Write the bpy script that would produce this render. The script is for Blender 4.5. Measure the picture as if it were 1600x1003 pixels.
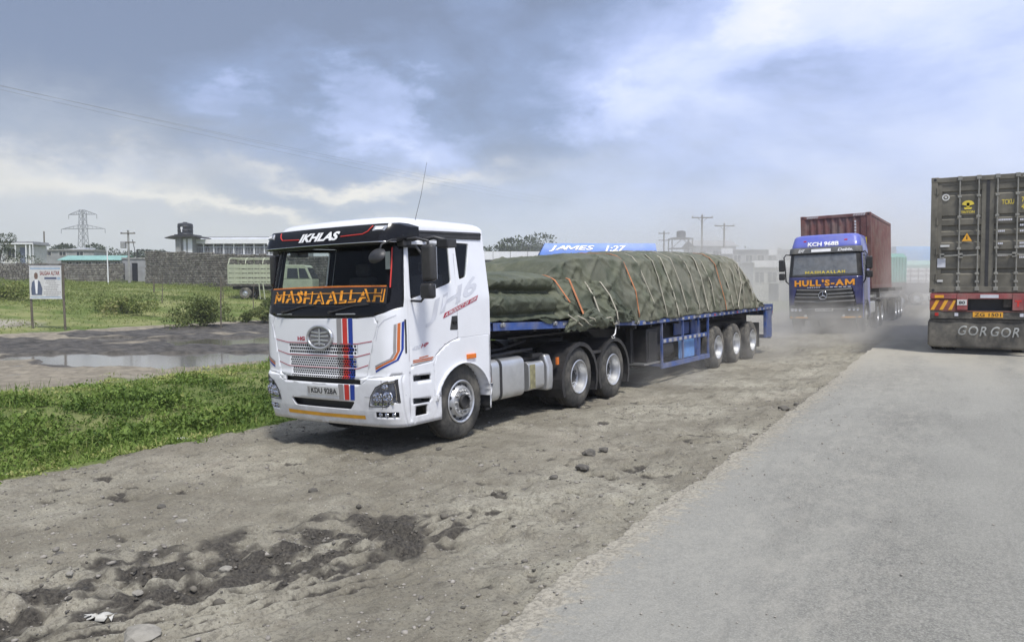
import bpy, bmesh, math, random
import numpy as np
from mathutils import Vector, Matrix
from mathutils.geometry import tessellate_polygon
random.seed(7)
RNG = np.random.default_rng(11)
R = math.radians
SC = bpy.context.scene
for o in list(bpy.data.objects):
    bpy.data.objects.remove(o)
C = SC.collection

# ------------------------------------------------------------------ camera, sky, sun, exposure
cam_data = bpy.data.cameras.new('camera')
cam = bpy.data.objects.new('camera', cam_data)
C.objects.link(cam)
cam.location = (0, 0, 1.8)
cam.rotation_euler = (R(90 - 2.93), 0, R(30.3))
cam_data.sensor_width = 36
cam_data.lens = 27.0
cam_data.clip_start = 0.1
cam_data.clip_end = 6000
SC.camera = cam

SUN_EL, SUN_AZ = 63, 128          # azimuth clockwise from +Y
world = bpy.data.worlds.new('World')
SC.world = world
world.use_nodes = True
def build_sky():
    nt = world.node_tree
    nt.nodes.clear()
    N, L = nt.nodes, nt.links
    def val(v):
        return v
    def mth(op, a, b=None, c=None, clamp=False):
        n = N.new('ShaderNodeMath'); n.operation = op; n.use_clamp = clamp
        for i, x in enumerate((a, b, c)):
            if x is None: continue
            if isinstance(x, (int, float)): n.inputs[i].default_value = x
            else: L.new(x, n.inputs[i])
        return n.outputs[0]
    def vmth(op, a, b=None, scale=None):
        n = N.new('ShaderNodeVectorMath'); n.operation = op
        L.new(a, n.inputs[0])
        if b is not None:
            if isinstance(b, tuple): n.inputs[1].default_value = b
            else: L.new(b, n.inputs[1])
        if scale is not None: n.inputs['Scale'].default_value = scale
        return n.outputs[0]
    def mixc(fac, a, b):
        n = N.new('ShaderNodeMix'); n.data_type = 'RGBA'
        if isinstance(fac, (int, float)): n.inputs[0].default_value = fac
        else: L.new(fac, n.inputs[0])
        for i, x in ((6, a), (7, b)):
            if isinstance(x, tuple): n.inputs[i].default_value = (*x, 1)
            else: L.new(x, n.inputs[i])
        return n.outputs[2]
    def step(x, a, b):
        n = N.new('ShaderNodeMapRange'); n.interpolation_type = 'SMOOTHSTEP'
        L.new(x, n.inputs[0]); n.inputs[1].default_value = a; n.inputs[2].default_value = b
        return n.outputs[0]
    tc = N.new('ShaderNodeTexCoord').outputs['Generated']
    def noise(vec, scale, detail=8, rough=.55, dist=0):
        n = N.new('ShaderNodeTexNoise'); L.new(vec, n.inputs['Vector'])
        n.inputs['Scale'].default_value = scale; n.inputs['Detail'].default_value = detail
        n.inputs['Roughness'].default_value = rough; n.inputs['Distortion'].default_value = dist
        return n
    # cloud layer coordinates: flatten towards the horizon
    sx = N.new('ShaderNodeSeparateXYZ'); L.new(tc, sx.inputs[0])
    st = vmth('MULTIPLY', tc, (1, 1, 2.1))
    n_w = noise(st, 3.2, 6, .6)
    wrp = vmth('SCALE', vmth('SUBTRACT', n_w.outputs['Color'], (.5, .5, .5)), scale=.34)
    n_w2 = noise(st, 13, 5, .65)
    wrp2 = vmth('SCALE', vmth('SUBTRACT', n_w2.outputs['Color'], (.5, .5, .5)), scale=.07)
    d2 = vmth('ADD', vmth('ADD', tc, wrp), wrp2)
    sw = N.new('ShaderNodeSeparateXYZ'); L.new(d2, sw.inputs[0])
    az = mth('ARCTAN2', sx.outputs[0], sx.outputs[1])
    azw = mth('ARCTAN2', sw.outputs[0], sw.outputs[1])
    el = sx.outputs[2]
    elw = mth('ADD', mth('MULTIPLY', el, .35), mth('MULTIPLY', sw.outputs[2], .65))
    def blob(a, e, sa, se, amp):
        da = mth('DIVIDE', mth('SUBTRACT', azw, R(a)), R(sa))
        de = mth('DIVIDE', mth('SUBTRACT', elw, math.sin(R(e))), R(se))
        q = mth('ADD', mth('MULTIPLY', da, da), mth('MULTIPLY', de, de))
        return mth('MULTIPLY', mth('EXPONENT', mth('MULTIPLY', q, -1)), amp)
    fb = noise(st, 4.0, 9, .58, .4).outputs['Fac']
    fine = noise(st, 9.0, 8, .6, .3).outputs['Fac']
    b = mth('ADD', mth('MULTIPLY', mth('SUBTRACT', fb, .5), .80), mth('MULTIPLY', mth('SUBTRACT', fine, .5), .30))
    # brighter towards the veiled sun side, darker bank on the left
    b = mth('ADD', b, mth('ADD', mth('MULTIPLY', step(az, R(-70), R(0)), .50), -.02))
    for args in BLOBS:
        b = mth('ADD', b, blob(*args))
    # billowing heads with crisper edges
    edge = mth('ADD', mth('MULTIPLY', mth('SUBTRACT', fine, .5), 1.5), mth('MULTIPLY', mth('SUBTRACT', noise(st, 21, 6, .62).outputs['Fac'], .5), .55))
    for a, e, sa, se, amp in PUFFS:
        b = mth('ADD', b, mth('MULTIPLY', step(mth('ADD', blob(a, e, sa, se, 1.), edge), .30, .90), amp))
    ramp = N.new('ShaderNodeValToRGB')
    L.new(b, ramp.inputs[0])
    cr = ramp.color_ramp
    cr.elements[0].position = 0.0; cr.elements[0].color = (.150, .190, .290, 1)
    cr.elements[1].position = 1.0; cr.elements[1].color = (.74, .75, .78, 1)
    for p, c in ((.22, (.205, .268, .430)), (.45, (.385, .462, .725)), (.62, (.540, .605, .830)), (.80, (.64, .68, .80))):
        e = cr.elements.new(p); e.color = (*c, 1)
    cloud = ramp.outputs[0]
    # pale dusty band low on the horizon, creamy on the left
    hz = mth('SUBTRACT', 1, step(elw, .01, .24))
    cream = mth('SUBTRACT', 1, step(az, R(-48), R(-22)))
    hcol = mixc(cream, (.52, .555, .635), (.60, .59, .575))
    cloud = mixc(mth('MULTIPLY', hz, .75), cloud, hcol)
    streak = mth('MULTIPLY', blob(-41, 8.3, 9, .75, 1.0), .72)
    streak = mth('ADD', streak, mth('MULTIPLY', blob(-50, 5.4, 8, .6, 1.0), .6))
    streak = mth('ADD', streak, mth('MULTIPLY', blob(-60, 6.4, 5, 1.6, 1.0), .55))
    cloud = mixc(mth('MINIMUM', streak, 1), cloud, (.90, .83, .70))
    dark = mth('ADD', blob(-47, 6.9, 9, .75, .55), blob(-64, 9.2, 7, .9, .5))
    cloud = mixc(mth('MINIMUM', dark, 1), cloud, (.30, .345, .44))
    sky = N.new('ShaderNodeTexSky')
    sky.sky_type = 'NISHITA'; sky.sun_disc = False
    sky.sun_elevation = R(SUN_EL); sky.sun_rotation = R(SUN_AZ)
    skyc = vmth('SCALE', sky.outputs[0], scale=.10)
    fin = mixc(.86, skyc, cloud)
    # the overcast thickens and whitens overhead
    over = step(el, .45, .95)
    fin = mixc(mth('MULTIPLY', over, .7), fin, (.66, .70, .82))
    bg = N.new('ShaderNodeBackground'); L.new(fin, bg.inputs[0]); bg.inputs[1].default_value = 1.0
    out = N.new('ShaderNodeOutputWorld'); L.new(bg.outputs[0], out.inputs[0])
# (azimuth, elevation, half widths, brightness) of the cloud masses over the plain
BLOBS = [(-4.5, 19.0, 9, 4.5, .30), (-12.5, 17.5, 4.0, 2.6, .12), (-18, 13, 7, 2.6, .20), (-41, 14, 6, 3.4, .12), (-52, 12, 5, 2.2, .16),
         (-33, 11.5, 5, 2.0, .16), (5, 12, 12, 5, .05), (-45, 19.5, 14, 4, -.16), (-64, 14, 9, 6, -.16), (-29, 19, 6, 4, -.14), (-29.5, 11.2, 4, 1.6, -.10), (-10, 13.2, 5, 1.2, -.16)]
PUFFS = [(-41, 14.8, 5.5, 3.2, .17), (-13, 17.6, 4.0, 2.2, .20), (-33, 11.3, 4.5, 1.9, .11), (-51, 12.6, 4, 1.5, .08), (-24, 12.0, 5, 2.2, .12), (-60, 7.6, 6, 1.6, .15), (-5, 18.5, 8, 3.5, .05)]
build_sky()

sun_d = bpy.data.lights.new('sun', 'SUN')
sun = bpy.data.objects.new('sun', sun_d); C.objects.link(sun)
sun_d.energy = 2.7
sun_d.angle = R(10)
sun_d.color = (1.0, .965, .91)
sun.rotation_euler = (R(90 - SUN_EL), 0, R(180 - SUN_AZ))

SC.view_settings.view_transform = 'Standard'
SC.view_settings.look = 'None'
SC.view_settings.exposure = 0.52
SC.view_settings.gamma = 1
SC.view_settings.use_curve_mapping = False
SC.render.engine = 'CYCLES'
SC.cycles.use_denoising = True
SC.cycles.max_bounces = 8
SC.cycles.volume_bounces = 1
SC.cycles.transparent_max_bounces = 16
SC.cycles.volume_step_rate = 2.0
SC.cycles.caustics_reflective = False
SC.cycles.caustics_refractive = False

# ------------------------------------------------------------------ materials
class NT:
    def __init__(s, m):
        s.t = m.node_tree; s.N = s.t.nodes; s.L = s.t.links
    def set(s, inp, v):
        if hasattr(v, 'is_linked') or isinstance(v, bpy.types.NodeSocket): s.L.new(v, inp)
        elif isinstance(v, tuple) and len(v) == 3 and inp.type == 'RGBA': inp.default_value = (*v, 1)
        else: inp.default_value = v
    def noise(s, vec, scale, detail=4, rough=.55, dist=0, out='Fac'):
        n = s.N.new('ShaderNodeTexNoise')
        if vec is not None: s.L.new(vec, n.inputs['Vector'])
        n.inputs['Scale'].default_value = scale; n.inputs['Detail'].default_value = detail
        n.inputs['Roughness'].default_value = rough; n.inputs['Distortion'].default_value = dist
        return n.outputs[out]
    def voro(s, vec, scale, feature='F1', out='Distance'):
        n = s.N.new('ShaderNodeTexVoronoi'); n.feature = feature
        if vec is not None: s.L.new(vec, n.inputs['Vector'])
        n.inputs['Scale'].default_value = scale
        return n.outputs[out]
    def mr(s, x, a, b, c=0., d=1.):
        n = s.N.new('ShaderNodeMapRange'); n.interpolation_type = 'SMOOTHSTEP'
        s.L.new(x, n.inputs[0])
        for i, v in enumerate((a, b, c, d)): n.inputs[i + 1].default_value = v
        return n.outputs[0]
    def m(s, op, a, b=None, clamp=False):
        n = s.N.new('ShaderNodeMath'); n.operation = op; n.use_clamp = clamp
        for i, x in enumerate((a, b)):
            if x is not None: s.set(n.inputs[i], x)
        return n.outputs[0]
    def mix(s, f, a, b, mode='MIX'):
        n = s.N.new('ShaderNodeMix'); n.data_type = 'RGBA'; n.blend_type = mode
        s.set(n.inputs[0], f); s.set(n.inputs[6], a); s.set(n.inputs[7], b)
        return n.outputs[2]
    def scale(s, vec, v):
        n = s.N.new('ShaderNodeVectorMath'); n.operation = 'MULTIPLY'
        s.L.new(vec, n.inputs[0]); n.inputs[1].default_value = v
        return n.outputs[0]
    def bump(s, h, strength, dist, prev=None):
        n = s.N.new('ShaderNodeBump'); s.L.new(h, n.inputs['Height'])
        n.inputs['Strength'].default_value = strength; n.inputs['Distance'].default_value = dist
        if prev is not None: s.L.new(prev, n.inputs['Normal'])
        return n.outputs[0]
    def attr(s, name, out='Fac'):
        n = s.N.new('ShaderNodeAttribute'); n.attribute_name = name
        return n.outputs[out]
    def coord(s, which='Object'):
        return s.N.new('ShaderNodeTexCoord').outputs[which]
    def pos(s):
        return s.N.new('ShaderNodeNewGeometry').outputs['Position']
def newmat(name):
    m = bpy.data.materials.new(name); m.use_nodes = True
    t = NT(m)
    return m, t, m.node_tree.nodes['Principled BSDF']
DUST = (.30, .275, .225)
def pm(name, col, rough=.5, metal=0., var=.12, vs=6., bump=0., bs=40., dust=0., dlow=None, coat=0., spec=.5, grain=0.):
    """paint, metal, rubber, cloth: colour with uneven tone, dust film and fine relief"""
    m, t, p = newmat(name)
    oc = t.coord()
    n1 = t.noise(oc, vs, 5, .6)
    c = t.mix(t.mr(n1, .3, .7), tuple(x * (1 - var) for x in col), tuple(min(1, x * (1 + var)) for x in col))
    if grain:
        c = t.mix(grain, c, t.mix(t.noise(oc, bs, 3), (0, 0, 0), (1, 1, 1)), 'OVERLAY')
    if dust:
        f = t.m('MULTIPLY', t.mr(t.noise(oc, 2.3, 7, .68), .35, .72), dust)
        if dlow:
            sp = t.N.new('ShaderNodeSeparateXYZ'); t.L.new(oc, sp.inputs[0])
            zz = t.m('ADD', sp.outputs[2], t.m('MULTIPLY', t.m('SUBTRACT', n1, .5), .5))
            f = t.m('ADD', t.m('MULTIPLY', t.mr(zz, dlow[0], dlow[1], dlow[2], 0), t.mr(t.noise(oc, 5, 6, .7), .25, .6)), f, True)
        c = t.mix(f, c, DUST)
        t.L.new(t.m('ADD', t.m('MULTIPLY', f, .5), rough, True), p.inputs['Roughness'])
    else:
        t.L.new(t.mr(n1, .2, .8, rough * .85, min(1, rough * 1.15)), p.inputs['Roughness'])
    t.L.new(c, p.inputs['Base Color'])
    p.inputs['Metallic'].default_value = metal
    p.inputs['Specular IOR Level'].default_value = spec
    if coat:
        p.inputs['Coat Weight'].default_value = coat; p.inputs['Coat Roughness'].default_value = .06
    if bump:
        t.L.new(t.bump(t.noise(oc, bs, 4, .6), bump, .01), p.inputs['Normal'])
    return m
def glassmat(name, tint, rough=.02, refl=1.0):
    m = bpy.data.materials.new(name); m.use_nodes = True
    t = NT(m); t.N.clear()
    tr = t.N.new('ShaderNodeBsdfTransparent'); tr.inputs[0].default_value = (*tint, 1)
    gl = t.N.new('ShaderNodeBsdfGlossy'); gl.inputs['Roughness'].default_value = rough
    fr = t.N.new('ShaderNodeFresnel'); fr.inputs[0].default_value = 1.5
    bf = t.N.new('ShaderNodeNewGeometry').outputs['Backfacing']
    f = t.m('MULTIPLY', t.m('MULTIPLY', fr.outputs[0], refl), t.m('SUBTRACT', 1., bf), True)
    mx = t.N.new('ShaderNodeMixShader'); t.L.new(f, mx.inputs[0]); t.L.new(tr.outputs[0], mx.inputs[1]); t.L.new(gl.outputs[0], mx.inputs[2])
    o = t.N.new('ShaderNodeOutputMaterial'); t.L.new(mx.outputs[0], o.inputs[0])
    return m
M = {}
M['white'] = pm('white_paint', (.80, .81, .83), .28, var=.02, vs=1.5, dust=.07, dlow=(.35, 1.05, .34), coat=.5)
M['white_flat'] = pm('white_lacquer', (.80, .80, .80), .5, var=.05, dust=.08)
M['black_gloss'] = pm('black_gloss', (.006, .006, .007), .16, var=.1, dust=.012, spec=.28)
M['black'] = pm('black_plastic', (.022, .022, .024), .45, var=.2, dust=.10)
M['chassis'] = pm('chassis_black', (.020, .020, .021), .6, var=.3, dust=.10)
M['dark_in'] = pm('cab_lining', (.012, .012, .012), .8, var=.2)
M['seat'] = pm('seat_cloth', (.05, .048, .05), .9, var=.2)
M['rubber'] = pm('tyre_rubber', (.030, .030, .029), .8, var=.25, vs=9, dust=.42, bump=.3, bs=90)
M['rubber_far'] = pm('tyre_rubber_dusty', (.035, .034, .032), .85, var=.25, vs=9, dust=.8, bump=.3, bs=90)
M['rim'] = pm('rim_silver', (.62, .63, .64), .38, metal=.75, var=.12, dust=.25)
M['steel'] = pm('steel', (.45, .45, .45), .4, metal=.9, var=.15, dust=.12)
M['alu'] = pm('aluminium_tank', (.60, .61, .61), .36, metal=.7, var=.08, vs=3, dust=.28, bump=.05, bs=12)
M['chrome'] = pm('chrome', (.75, .75, .76), .12, metal=1., var=.05)
M['silver'] = pm('silver_badge', (.50, .51, .53), .3, metal=.6, var=.1)
M['blue_trailer'] = pm('blue_trailer_paint', (.022, .070, .26), .5, var=.25, vs=5, dust=.55, bump=.05, bs=50)
M['blue_light'] = pm('pale_blue_drum', (.14, .32, .66), .4, var=.1, dust=.2)
M['red'] = pm('red_tape', (.55, .035, .025), .45, var=.1)
M['red_dark'] = pm('dark_red_decal', (.40, .03, .06), .4, var=.08)
M['decal_grey'] = pm('grey_decal', (.30, .285, .28), .4, var=.08)
M['decal_pale'] = pm('pale_grey_decal', (.60, .61, .65), .4, var=.06)
M['decal_orange'] = pm('orange_decal', (.55, .14, .03), .4, var=.08)
M['decal_blue'] = pm('blue_decal', (.012, .045, .30), .4, var=.08)
M['orange_letter'] = pm('orange_letter', (.90, .36, .03), .5, var=.15)
M['yellow'] = pm('yellow_reflective', (.78, .38, .02), .4, var=.1, dust=.1)
M['yellow_letter'] = pm('yellow_letter', (.70, .55, .06), .5, var=.1, dust=.1)
M['amber'] = pm('amber_lens', (.70, .17, .02), .2, var=.1)
M['red_lens'] = pm('red_lens', (.45, .02, .015), .2, var=.1)
M['clear'] = glassmat('lamp_glass', (.92, .93, .95), .03, 1.2)
M['glass'] = glassmat('windscreen_glass', (.92, .94, .93), .02, .45)
M['glass_side'] = glassmat('side_window_glass', (.88, .90, .90), .02, .6)
M['glass_dusty'] = pm('dusty_windscreen', (.16, .17, .18), .25, var=.2, dust=.25, coat=.5)
M['ink'] = pm('black_print_and_shade', (.02, .02, .022), .5, var=.1)  # print, and the shade painted into grille holes and the trailer gap
M['plate'] = pm('plate_white', (.62, .62, .60), .4, var=.06, dust=.15)
M['rope'] = pm('pale_strap', (.42, .39, .31), .9, var=.2, vs=3)
M['rope_orange'] = pm('orange_strap', (.50, .20, .09), .9, var=.25, vs=3)
M['wood'] = pm('weathered_post', (.13, .11, .085), .9, var=.3, vs=3, bump=.4, bs=30)
M['concrete'] = pm('grey_concrete', (.30, .295, .28), .9, var=.2, vs=2, bump=.3, bs=25)
M['galv'] = pm('galvanised_roof', (.62, .64, .66), .45, metal=.2, var=.08, vs=1)
M['plaster'] = pm('pale_plaster', (.50, .49, .46), .9, var=.12, vs=1.2)
M['plaster_grey'] = pm('grey_plaster', (.30, .30, .30), .9, var=.15, vs=1.2)
M['dark_win'] = pm('dark_pane', (.03, .033, .04), .15, var=.2)
M['teal_roof'] = pm('teal_sheet', (.20, .36, .32), .5, var=.12, vs=1.5)
M['tank_black'] = pm('black_tank', (.025, .026, .03), .5, var=.15)

# ------------------------------------------------------------------ mesh helpers
class MB:
    """collects shapes and links them as ONE mesh object"""
    def __init__(s):
        s.v, s.f, s.m, s.mi = [], [], [], 0
    def add(s, vs, fs, mi=None):
        b = len(s.v); s.v += [tuple(v) for v in vs]
        k = s.mi if mi is None else mi
        for f in fs:
            s.f.append(tuple(i + b for i in f)); s.m.append(k)
        return s
    def box(s, x0, x1, y0, y1, z0, z1, mi=None):
        vs = [(x, y, z) for z in (z0, z1) for y in (y0, y1) for x in (x0, x1)]
        return s.add(vs, [(0, 2, 3, 1), (4, 5, 7, 6), (0, 1, 5, 4), (2, 6, 7, 3), (0, 4, 6, 2), (1, 3, 7, 5)], mi)
    def bar(s, a, b, wx, wz, mi=None, up=(0, 0, 1)):
        a, b = Vector(a), Vector(b); d = (b - a).normalized()
        u = Vector(up)
        if abs(d.dot(u)) > .98: u = Vector((0, 1, 0))
        sx = d.cross(u).normalized() * wx / 2; sz = d.cross(sx).normalized() * wz / 2
        vs = [p + i * sx + j * sz for p in (a, b) for i, j in ((-1, -1), (1, -1), (1, 1), (-1, 1))]
        return s.add(vs, [(3, 2, 1, 0), (4, 5, 6, 7), (0, 1, 5, 4), (1, 2, 6, 5), (2, 3, 7, 6), (3, 0, 4, 7)], mi)
    def tube(s, pts, r, n=6, mi=None, r2=None, cap=True):
        pts = [Vector(p) for p in pts]; rings = []
        last = None
        for i, p in enumerate(pts):
            d = (pts[min(i + 1, len(pts) - 1)] - pts[max(i - 1, 0)]).normalized()
            if last is None:
                u = d.orthogonal().normalized()
            else:
                u = (last - d * last.dot(d)).normalized()
            last = u; w = d.cross(u)
            rr = r if r2 is None else r + (r2 - r) * i / (len(pts) - 1)
            rings.append([p + (u * math.cos(k * 2 * math.pi / n) + w * math.sin(k * 2 * math.pi / n)) * rr for k in range(n)])
        vs = [q for g in rings for q in g]; fs = []
        for i in range(len(pts) - 1):
            for k in range(n):
                fs.append((i * n + k, i * n + (k + 1) % n, (i + 1) * n + (k + 1) % n, (i + 1) * n + k))
        if cap:
            fs.append(tuple(reversed(range(n)))); fs.append(tuple((len(pts) - 1) * n + k for k in range(n)))
        return s.add(vs, fs, mi)
    def cyl(s, a, b, r, n=16, mi=None, r2=None):
        return s.tube([a, b], r, n, mi, r2)
    def prism(s, poly, axis, a, b, mi=None):
        """2D polygon extruded along an axis; poly is (y,z), (x,z) or (x,y)"""
        n = len(poly)
        def P(p, t): return {'x': (t, p[0], p[1]), 'y': (p[0], t, p[1]), 'z': (p[0], p[1], t)}[axis]
        vs = [P(p, a) for p in poly] + [P(p, b) for p in poly]
        fs = [(i, (i + 1) % n, n + (i + 1) % n, n + i) for i in range(n)]
        for t in tessellate_polygon([[Vector((p[0], p[1], 0)) for p in poly]]):
            fs.append(tuple(t)); fs.append(tuple(n + i for i in reversed(t)))
        return s.add(vs, fs, mi)
    def lathe(s, prof, c, ax, n=32, mi=None, close=False, mod=None):
        """profile of (radius, distance along ax) turned round ax through c"""
        c, ax = Vector(c), Vector(ax).normalized(); u = ax.orthogonal().normalized(); w = ax.cross(u)
        vs, fs = [], []; k = len(prof)
        for j in range(n):
            t = 2 * math.pi * j / n; d = u * math.cos(t) + w * math.sin(t)
            for i, (r, h) in enumerate(prof):
                if mod: r += mod(i, j)
                vs.append(c + d * r + ax * h)
        for j in range(n):
            q = (j + 1) % n
            for i in range(k if close else k - 1):
                i2 = (i + 1) % k
                fs.append((j * k + i, q * k + i, q * k + i2, j * k + i2))
        return s.add(vs, fs, mi)
    def sphere(s, c, r, n=10, mi=None, sc=(1, 1, 1)):
        prof = [(math.sin(math.pi * i / n) * r, -math.cos(math.pi * i / n) * r) for i in range(n + 1)]
        b = len(s.v); s.lathe(prof, (0, 0, 0), (0, 0, 1), n * 2, mi)
        for i in range(b, len(s.v)):
            q = s.v[i]; s.v[i] = (c[0] + q[0] * sc[0], c[1] + q[1] * sc[1], c[2] + q[2] * sc[2])
        return s
    def disc(s, c, ax, r, holes=(), th=.004, n=36, mi=None):
        """round plate with round holes: holes are (radius from centre, angle, hole radius, count)"""
        loops = [[Vector((math.cos(2 * math.pi * k / n) * r, math.sin(2 * math.pi * k / n) * r, 0)) for k in range(n)]]
        for hr, a0, rr, cnt in holes:
            for q in range(cnt):
                a = a0 + 2 * math.pi * q / cnt
                loops.append([Vector((hr * math.cos(a) + rr * math.cos(-2 * math.pi * k / 10), hr * math.sin(a) + rr * math.sin(-2 * math.pi * k / 10), 0)) for k in range(10)])
        flat = [p for l in loops for p in l]
        tris = tessellate_polygon(loops)
        ax = Vector(ax).normalized(); u = ax.orthogonal().normalized(); w = ax.cross(u); c = Vector(c)
        k = len(flat)
        vs = [c + u * p.x + w * p.y for p in flat] + [c + u * p.x + w * p.y - ax * th for p in flat]
        fs = [tuple(t) for t in tris] + [tuple(i + k for i in reversed(t)) for t in tris]
        b = 0
        for l in loops:
            m_ = len(l)
            for i in range(m_):
                fs.append((b + i, b + (i + 1) % m_, k + b + (i + 1) % m_, k + b + i))
            b += m_
        return s.add(vs, fs, mi)
    def build(s, name, mats, parent=None, smooth=None, bevel=0, seg=2, **props):
        me = bpy.data.meshes.new(name)
        me.from_pydata(s.v, [], s.f)
        if not isinstance(mats, (list, tuple)): mats = [mats]
        for m in mats: me.materials.append(M[m] if isinstance(m, str) else m)
        if len(mats) > 1: me.polygons.foreach_set('material_index', s.m)
        return link(me, name, parent, smooth, bevel, seg, **props)
def link(me, name, parent=None, smooth=None, bevel=0, seg=2, **props):
    bm = bmesh.new(); bm.from_mesh(me)
    bmesh.ops.recalc_face_normals(bm, faces=bm.faces)
    bm.to_mesh(me); bm.free()
    if smooth:
        me.polygons.foreach_set('use_smooth', [True] * len(me.polygons))
        if smooth < 180: me.set_sharp_from_angle(angle=R(smooth))
    me.update()
    o = bpy.data.objects.new(name, me); C.objects.link(o)
    if parent is not None: o.parent = parent
    if bevel:
        b = o.modifiers.new('bevel', 'BEVEL'); b.width = bevel; b.segments = seg; b.limit_method = 'ANGLE'; b.angle_limit = R(40)
    for k, v in props.items(): o[k] = v
    return o
def tag(o, label, cat, group=None):
    o['label'] = label; o['category'] = cat
    if group: o['group'] = group
    return o
def thing(name, label, cat, loc=(0, 0, 0), rz=0, group=None, mat=None):
    o = bpy.data.objects.new(name, None); C.objects.link(o)
    o.empty_display_size = .3
    if mat is not None: o.matrix_world = mat
    else: o.location = loc; o.rotation_euler = (0, 0, R(rz))
    return tag(o, label, cat, group)
def copy_tree(o, parent=None):
    c = o.copy(); C.objects.link(c)
    if parent is not None: c.parent = parent
    for ch in o.children: copy_tree(ch, c)
    return c
def frame_mat(o, ang, lean):
    """x across, y to the rear, z up; rear swung towards +X by ang, +x side raised by lean"""
    a, l = R(ang), R(lean)
    ey = Vector((math.sin(a), math.cos(a), 0)); ex = Vector((math.cos(a), -math.sin(a), 0)); ez = Vector((0, 0, 1))
    ex2 = ex * math.cos(l) + ez * math.sin(l); ez2 = ez * math.cos(l) - ex * math.sin(l)
    m = Matrix((ex2, ey, ez2)).transposed().to_4x4(); m.translation = Vector(o)
    return m
FONT = {}
def text_data(body, shear=0., bold=0., space=1.):
    key = (body, shear, bold, space)
    if key in FONT: return FONT[key]
    if 'M' in body and bold > 0 and len(body) > 1:
        # set letter by letter, with an M drawn here (the fill of the built-in bold M is faulty)
        V, F_, x = [], [], 0.
        for ch in body:
            if ch == ' ': x += .38; continue
            if ch == 'M':
                H, t, W = .70 + bold, .085 + 2 * bold, .80 + 2 * bold
                p = [(0, 0), (0, H), (t * 1.15, H), (W / 2, H * .42), (W - t * 1.15, H), (W, H), (W, 0), (W - t, 0), (W - t, H - t * 1.9), (W / 2 + t * .42, H * .16), (W / 2 - t * .42, H * .16), (t, H - t * 1.9), (t, 0)]
                vs = np.array([(a + shear * b, b - bold * .5) for a, b in p]); fs = [tuple(q) for q in tessellate_polygon([[Vector((a, b, 0)) for a, b in p]])]
            else:
                raw, fs = char_data(ch, shear, bold); vs = raw.copy()
            vs = vs.copy(); vs[:, 0] -= vs[:, 0].min() if ch != 'M' else 0
            b0 = sum(len(v) for v in V); V.append(vs + np.array([x, 0])); F_ += [tuple(i + b0 for i in f) for f in fs]
            x += (vs[:, 0].max() - shear * .7) + .07 * space + (space - 1) * .35
        vs = np.concatenate(V); lo, hi = vs.min(0), vs.max(0)
        FONT[key] = ((vs - lo) / (hi - lo), F_)
        return FONT[key]
    raw, fs = char_data(body, shear, bold, space)
    lo, hi = raw.min(0), raw.max(0)
    FONT[key] = ((raw - lo) / (hi - lo), fs)
    return FONT[key]
def char_data(body, shear=0., bold=0., space=1.):
    cu = bpy.data.curves.new('lettering', 'FONT'); cu.body = body; cu.size = 1; cu.shear = shear; cu.offset = bold
    cu.space_character = space; cu.resolution_u = 3
    o = bpy.data.objects.new('lettering', cu); C.objects.link(o)
    bpy.context.view_layer.update()
    me = o.to_mesh()
    vs = np.array([v.co[:] for v in me.vertices]); fs = [tuple(p.vertices) for p in me.polygons]
    o.to_mesh_clear(); bpy.data.objects.remove(o); bpy.data.curves.remove(cu)
    return vs[:, :2], fs
def letters(name, body, mp, mat, parent, shear=0., bold=0., space=1., label=None):
    """lettering laid on a surface: mp(u, v) with u, v from 0 to 1 gives the 3D point"""
    uv, fs = text_data(body, shear, bold, space)
    me = bpy.data.meshes.new(name)
    me.from_pydata([tuple(mp(u, v)) for u, v in uv], [], fs)
    me.materials.append(M[mat])
    o = bpy.data.objects.new(name, me); C.objects.link(o); o.parent = parent
    if label: o['label'] = label
    return o
# numpy value noise for terrain and cloth
def _h(ix, iy, seed):
    n = (ix.astype(np.int64) * 374761393 + iy.astype(np.int64) * 668265263 + seed * 974711) & 0x7fffffff
    n = ((n ^ (n >> 13)) * 1274126177) & 0x7fffffff
    return ((n ^ (n >> 16)) & 0xffff) / 65535.
def vnoise(x, y, seed=0):
    x = np.asarray(x, float); y = np.asarray(y, float)
    ix, iy = np.floor(x), np.floor(y); fx, fy = x - ix, y - iy
    fx = fx * fx * fx * (fx * (fx * 6 - 15) + 10); fy = fy * fy * fy * (fy * (fy * 6 - 15) + 10)
    a, b, c, d = _h(ix, iy, seed), _h(ix + 1, iy, seed), _h(ix, iy + 1, seed), _h(ix + 1, iy + 1, seed)
    return (a + (b - a) * fx) * (1 - fy) + (c + (d - c) * fx) * fy
def fbm(x, y, sc, oc=4, seed=0, gain=.5):
    t = 0; a = 1.; s_ = 0
    for k in range(oc):
        t = t + a * (vnoise(np.asarray(x) / sc * 2 ** k + 17.3 * k, np.asarray(y) / sc * 2 ** k - 9.1 * k, seed + k) - .5); s_ += a; a *= gain
    return t / s_ * 2
def sstep(x, a, b):
    t = np.clip((np.asarray(x, float) - a) / (b - a), 0, 1); return t * t * (3 - 2 * t)
def seg_dist(X, Y, pts):
    """distance to a polyline and the signed side / run along it"""
    best = np.full(np.shape(X), 1e9); side = np.zeros(np.shape(X)); run = np.zeros(np.shape(X)); acc = 0
    for (ax, ay), (bx, by) in zip(pts[:-1], pts[1:]):
        dx, dy = bx - ax, by - ay; l = math.hypot(dx, dy)
        t = np.clip(((X - ax) * dx + (Y - ay) * dy) / (l * l), 0, 1)
        qx, qy = X - ax - t * dx, Y - ay - t * dy
        d = np.hypot(qx, qy); k = d < best
        best = np.where(k, d, best); side = np.where(k, np.sign(dx * qy - dy * qx) * d, side); run = np.where(k, acc + t * l, run)
        acc += l
    return best, side, run
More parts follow.
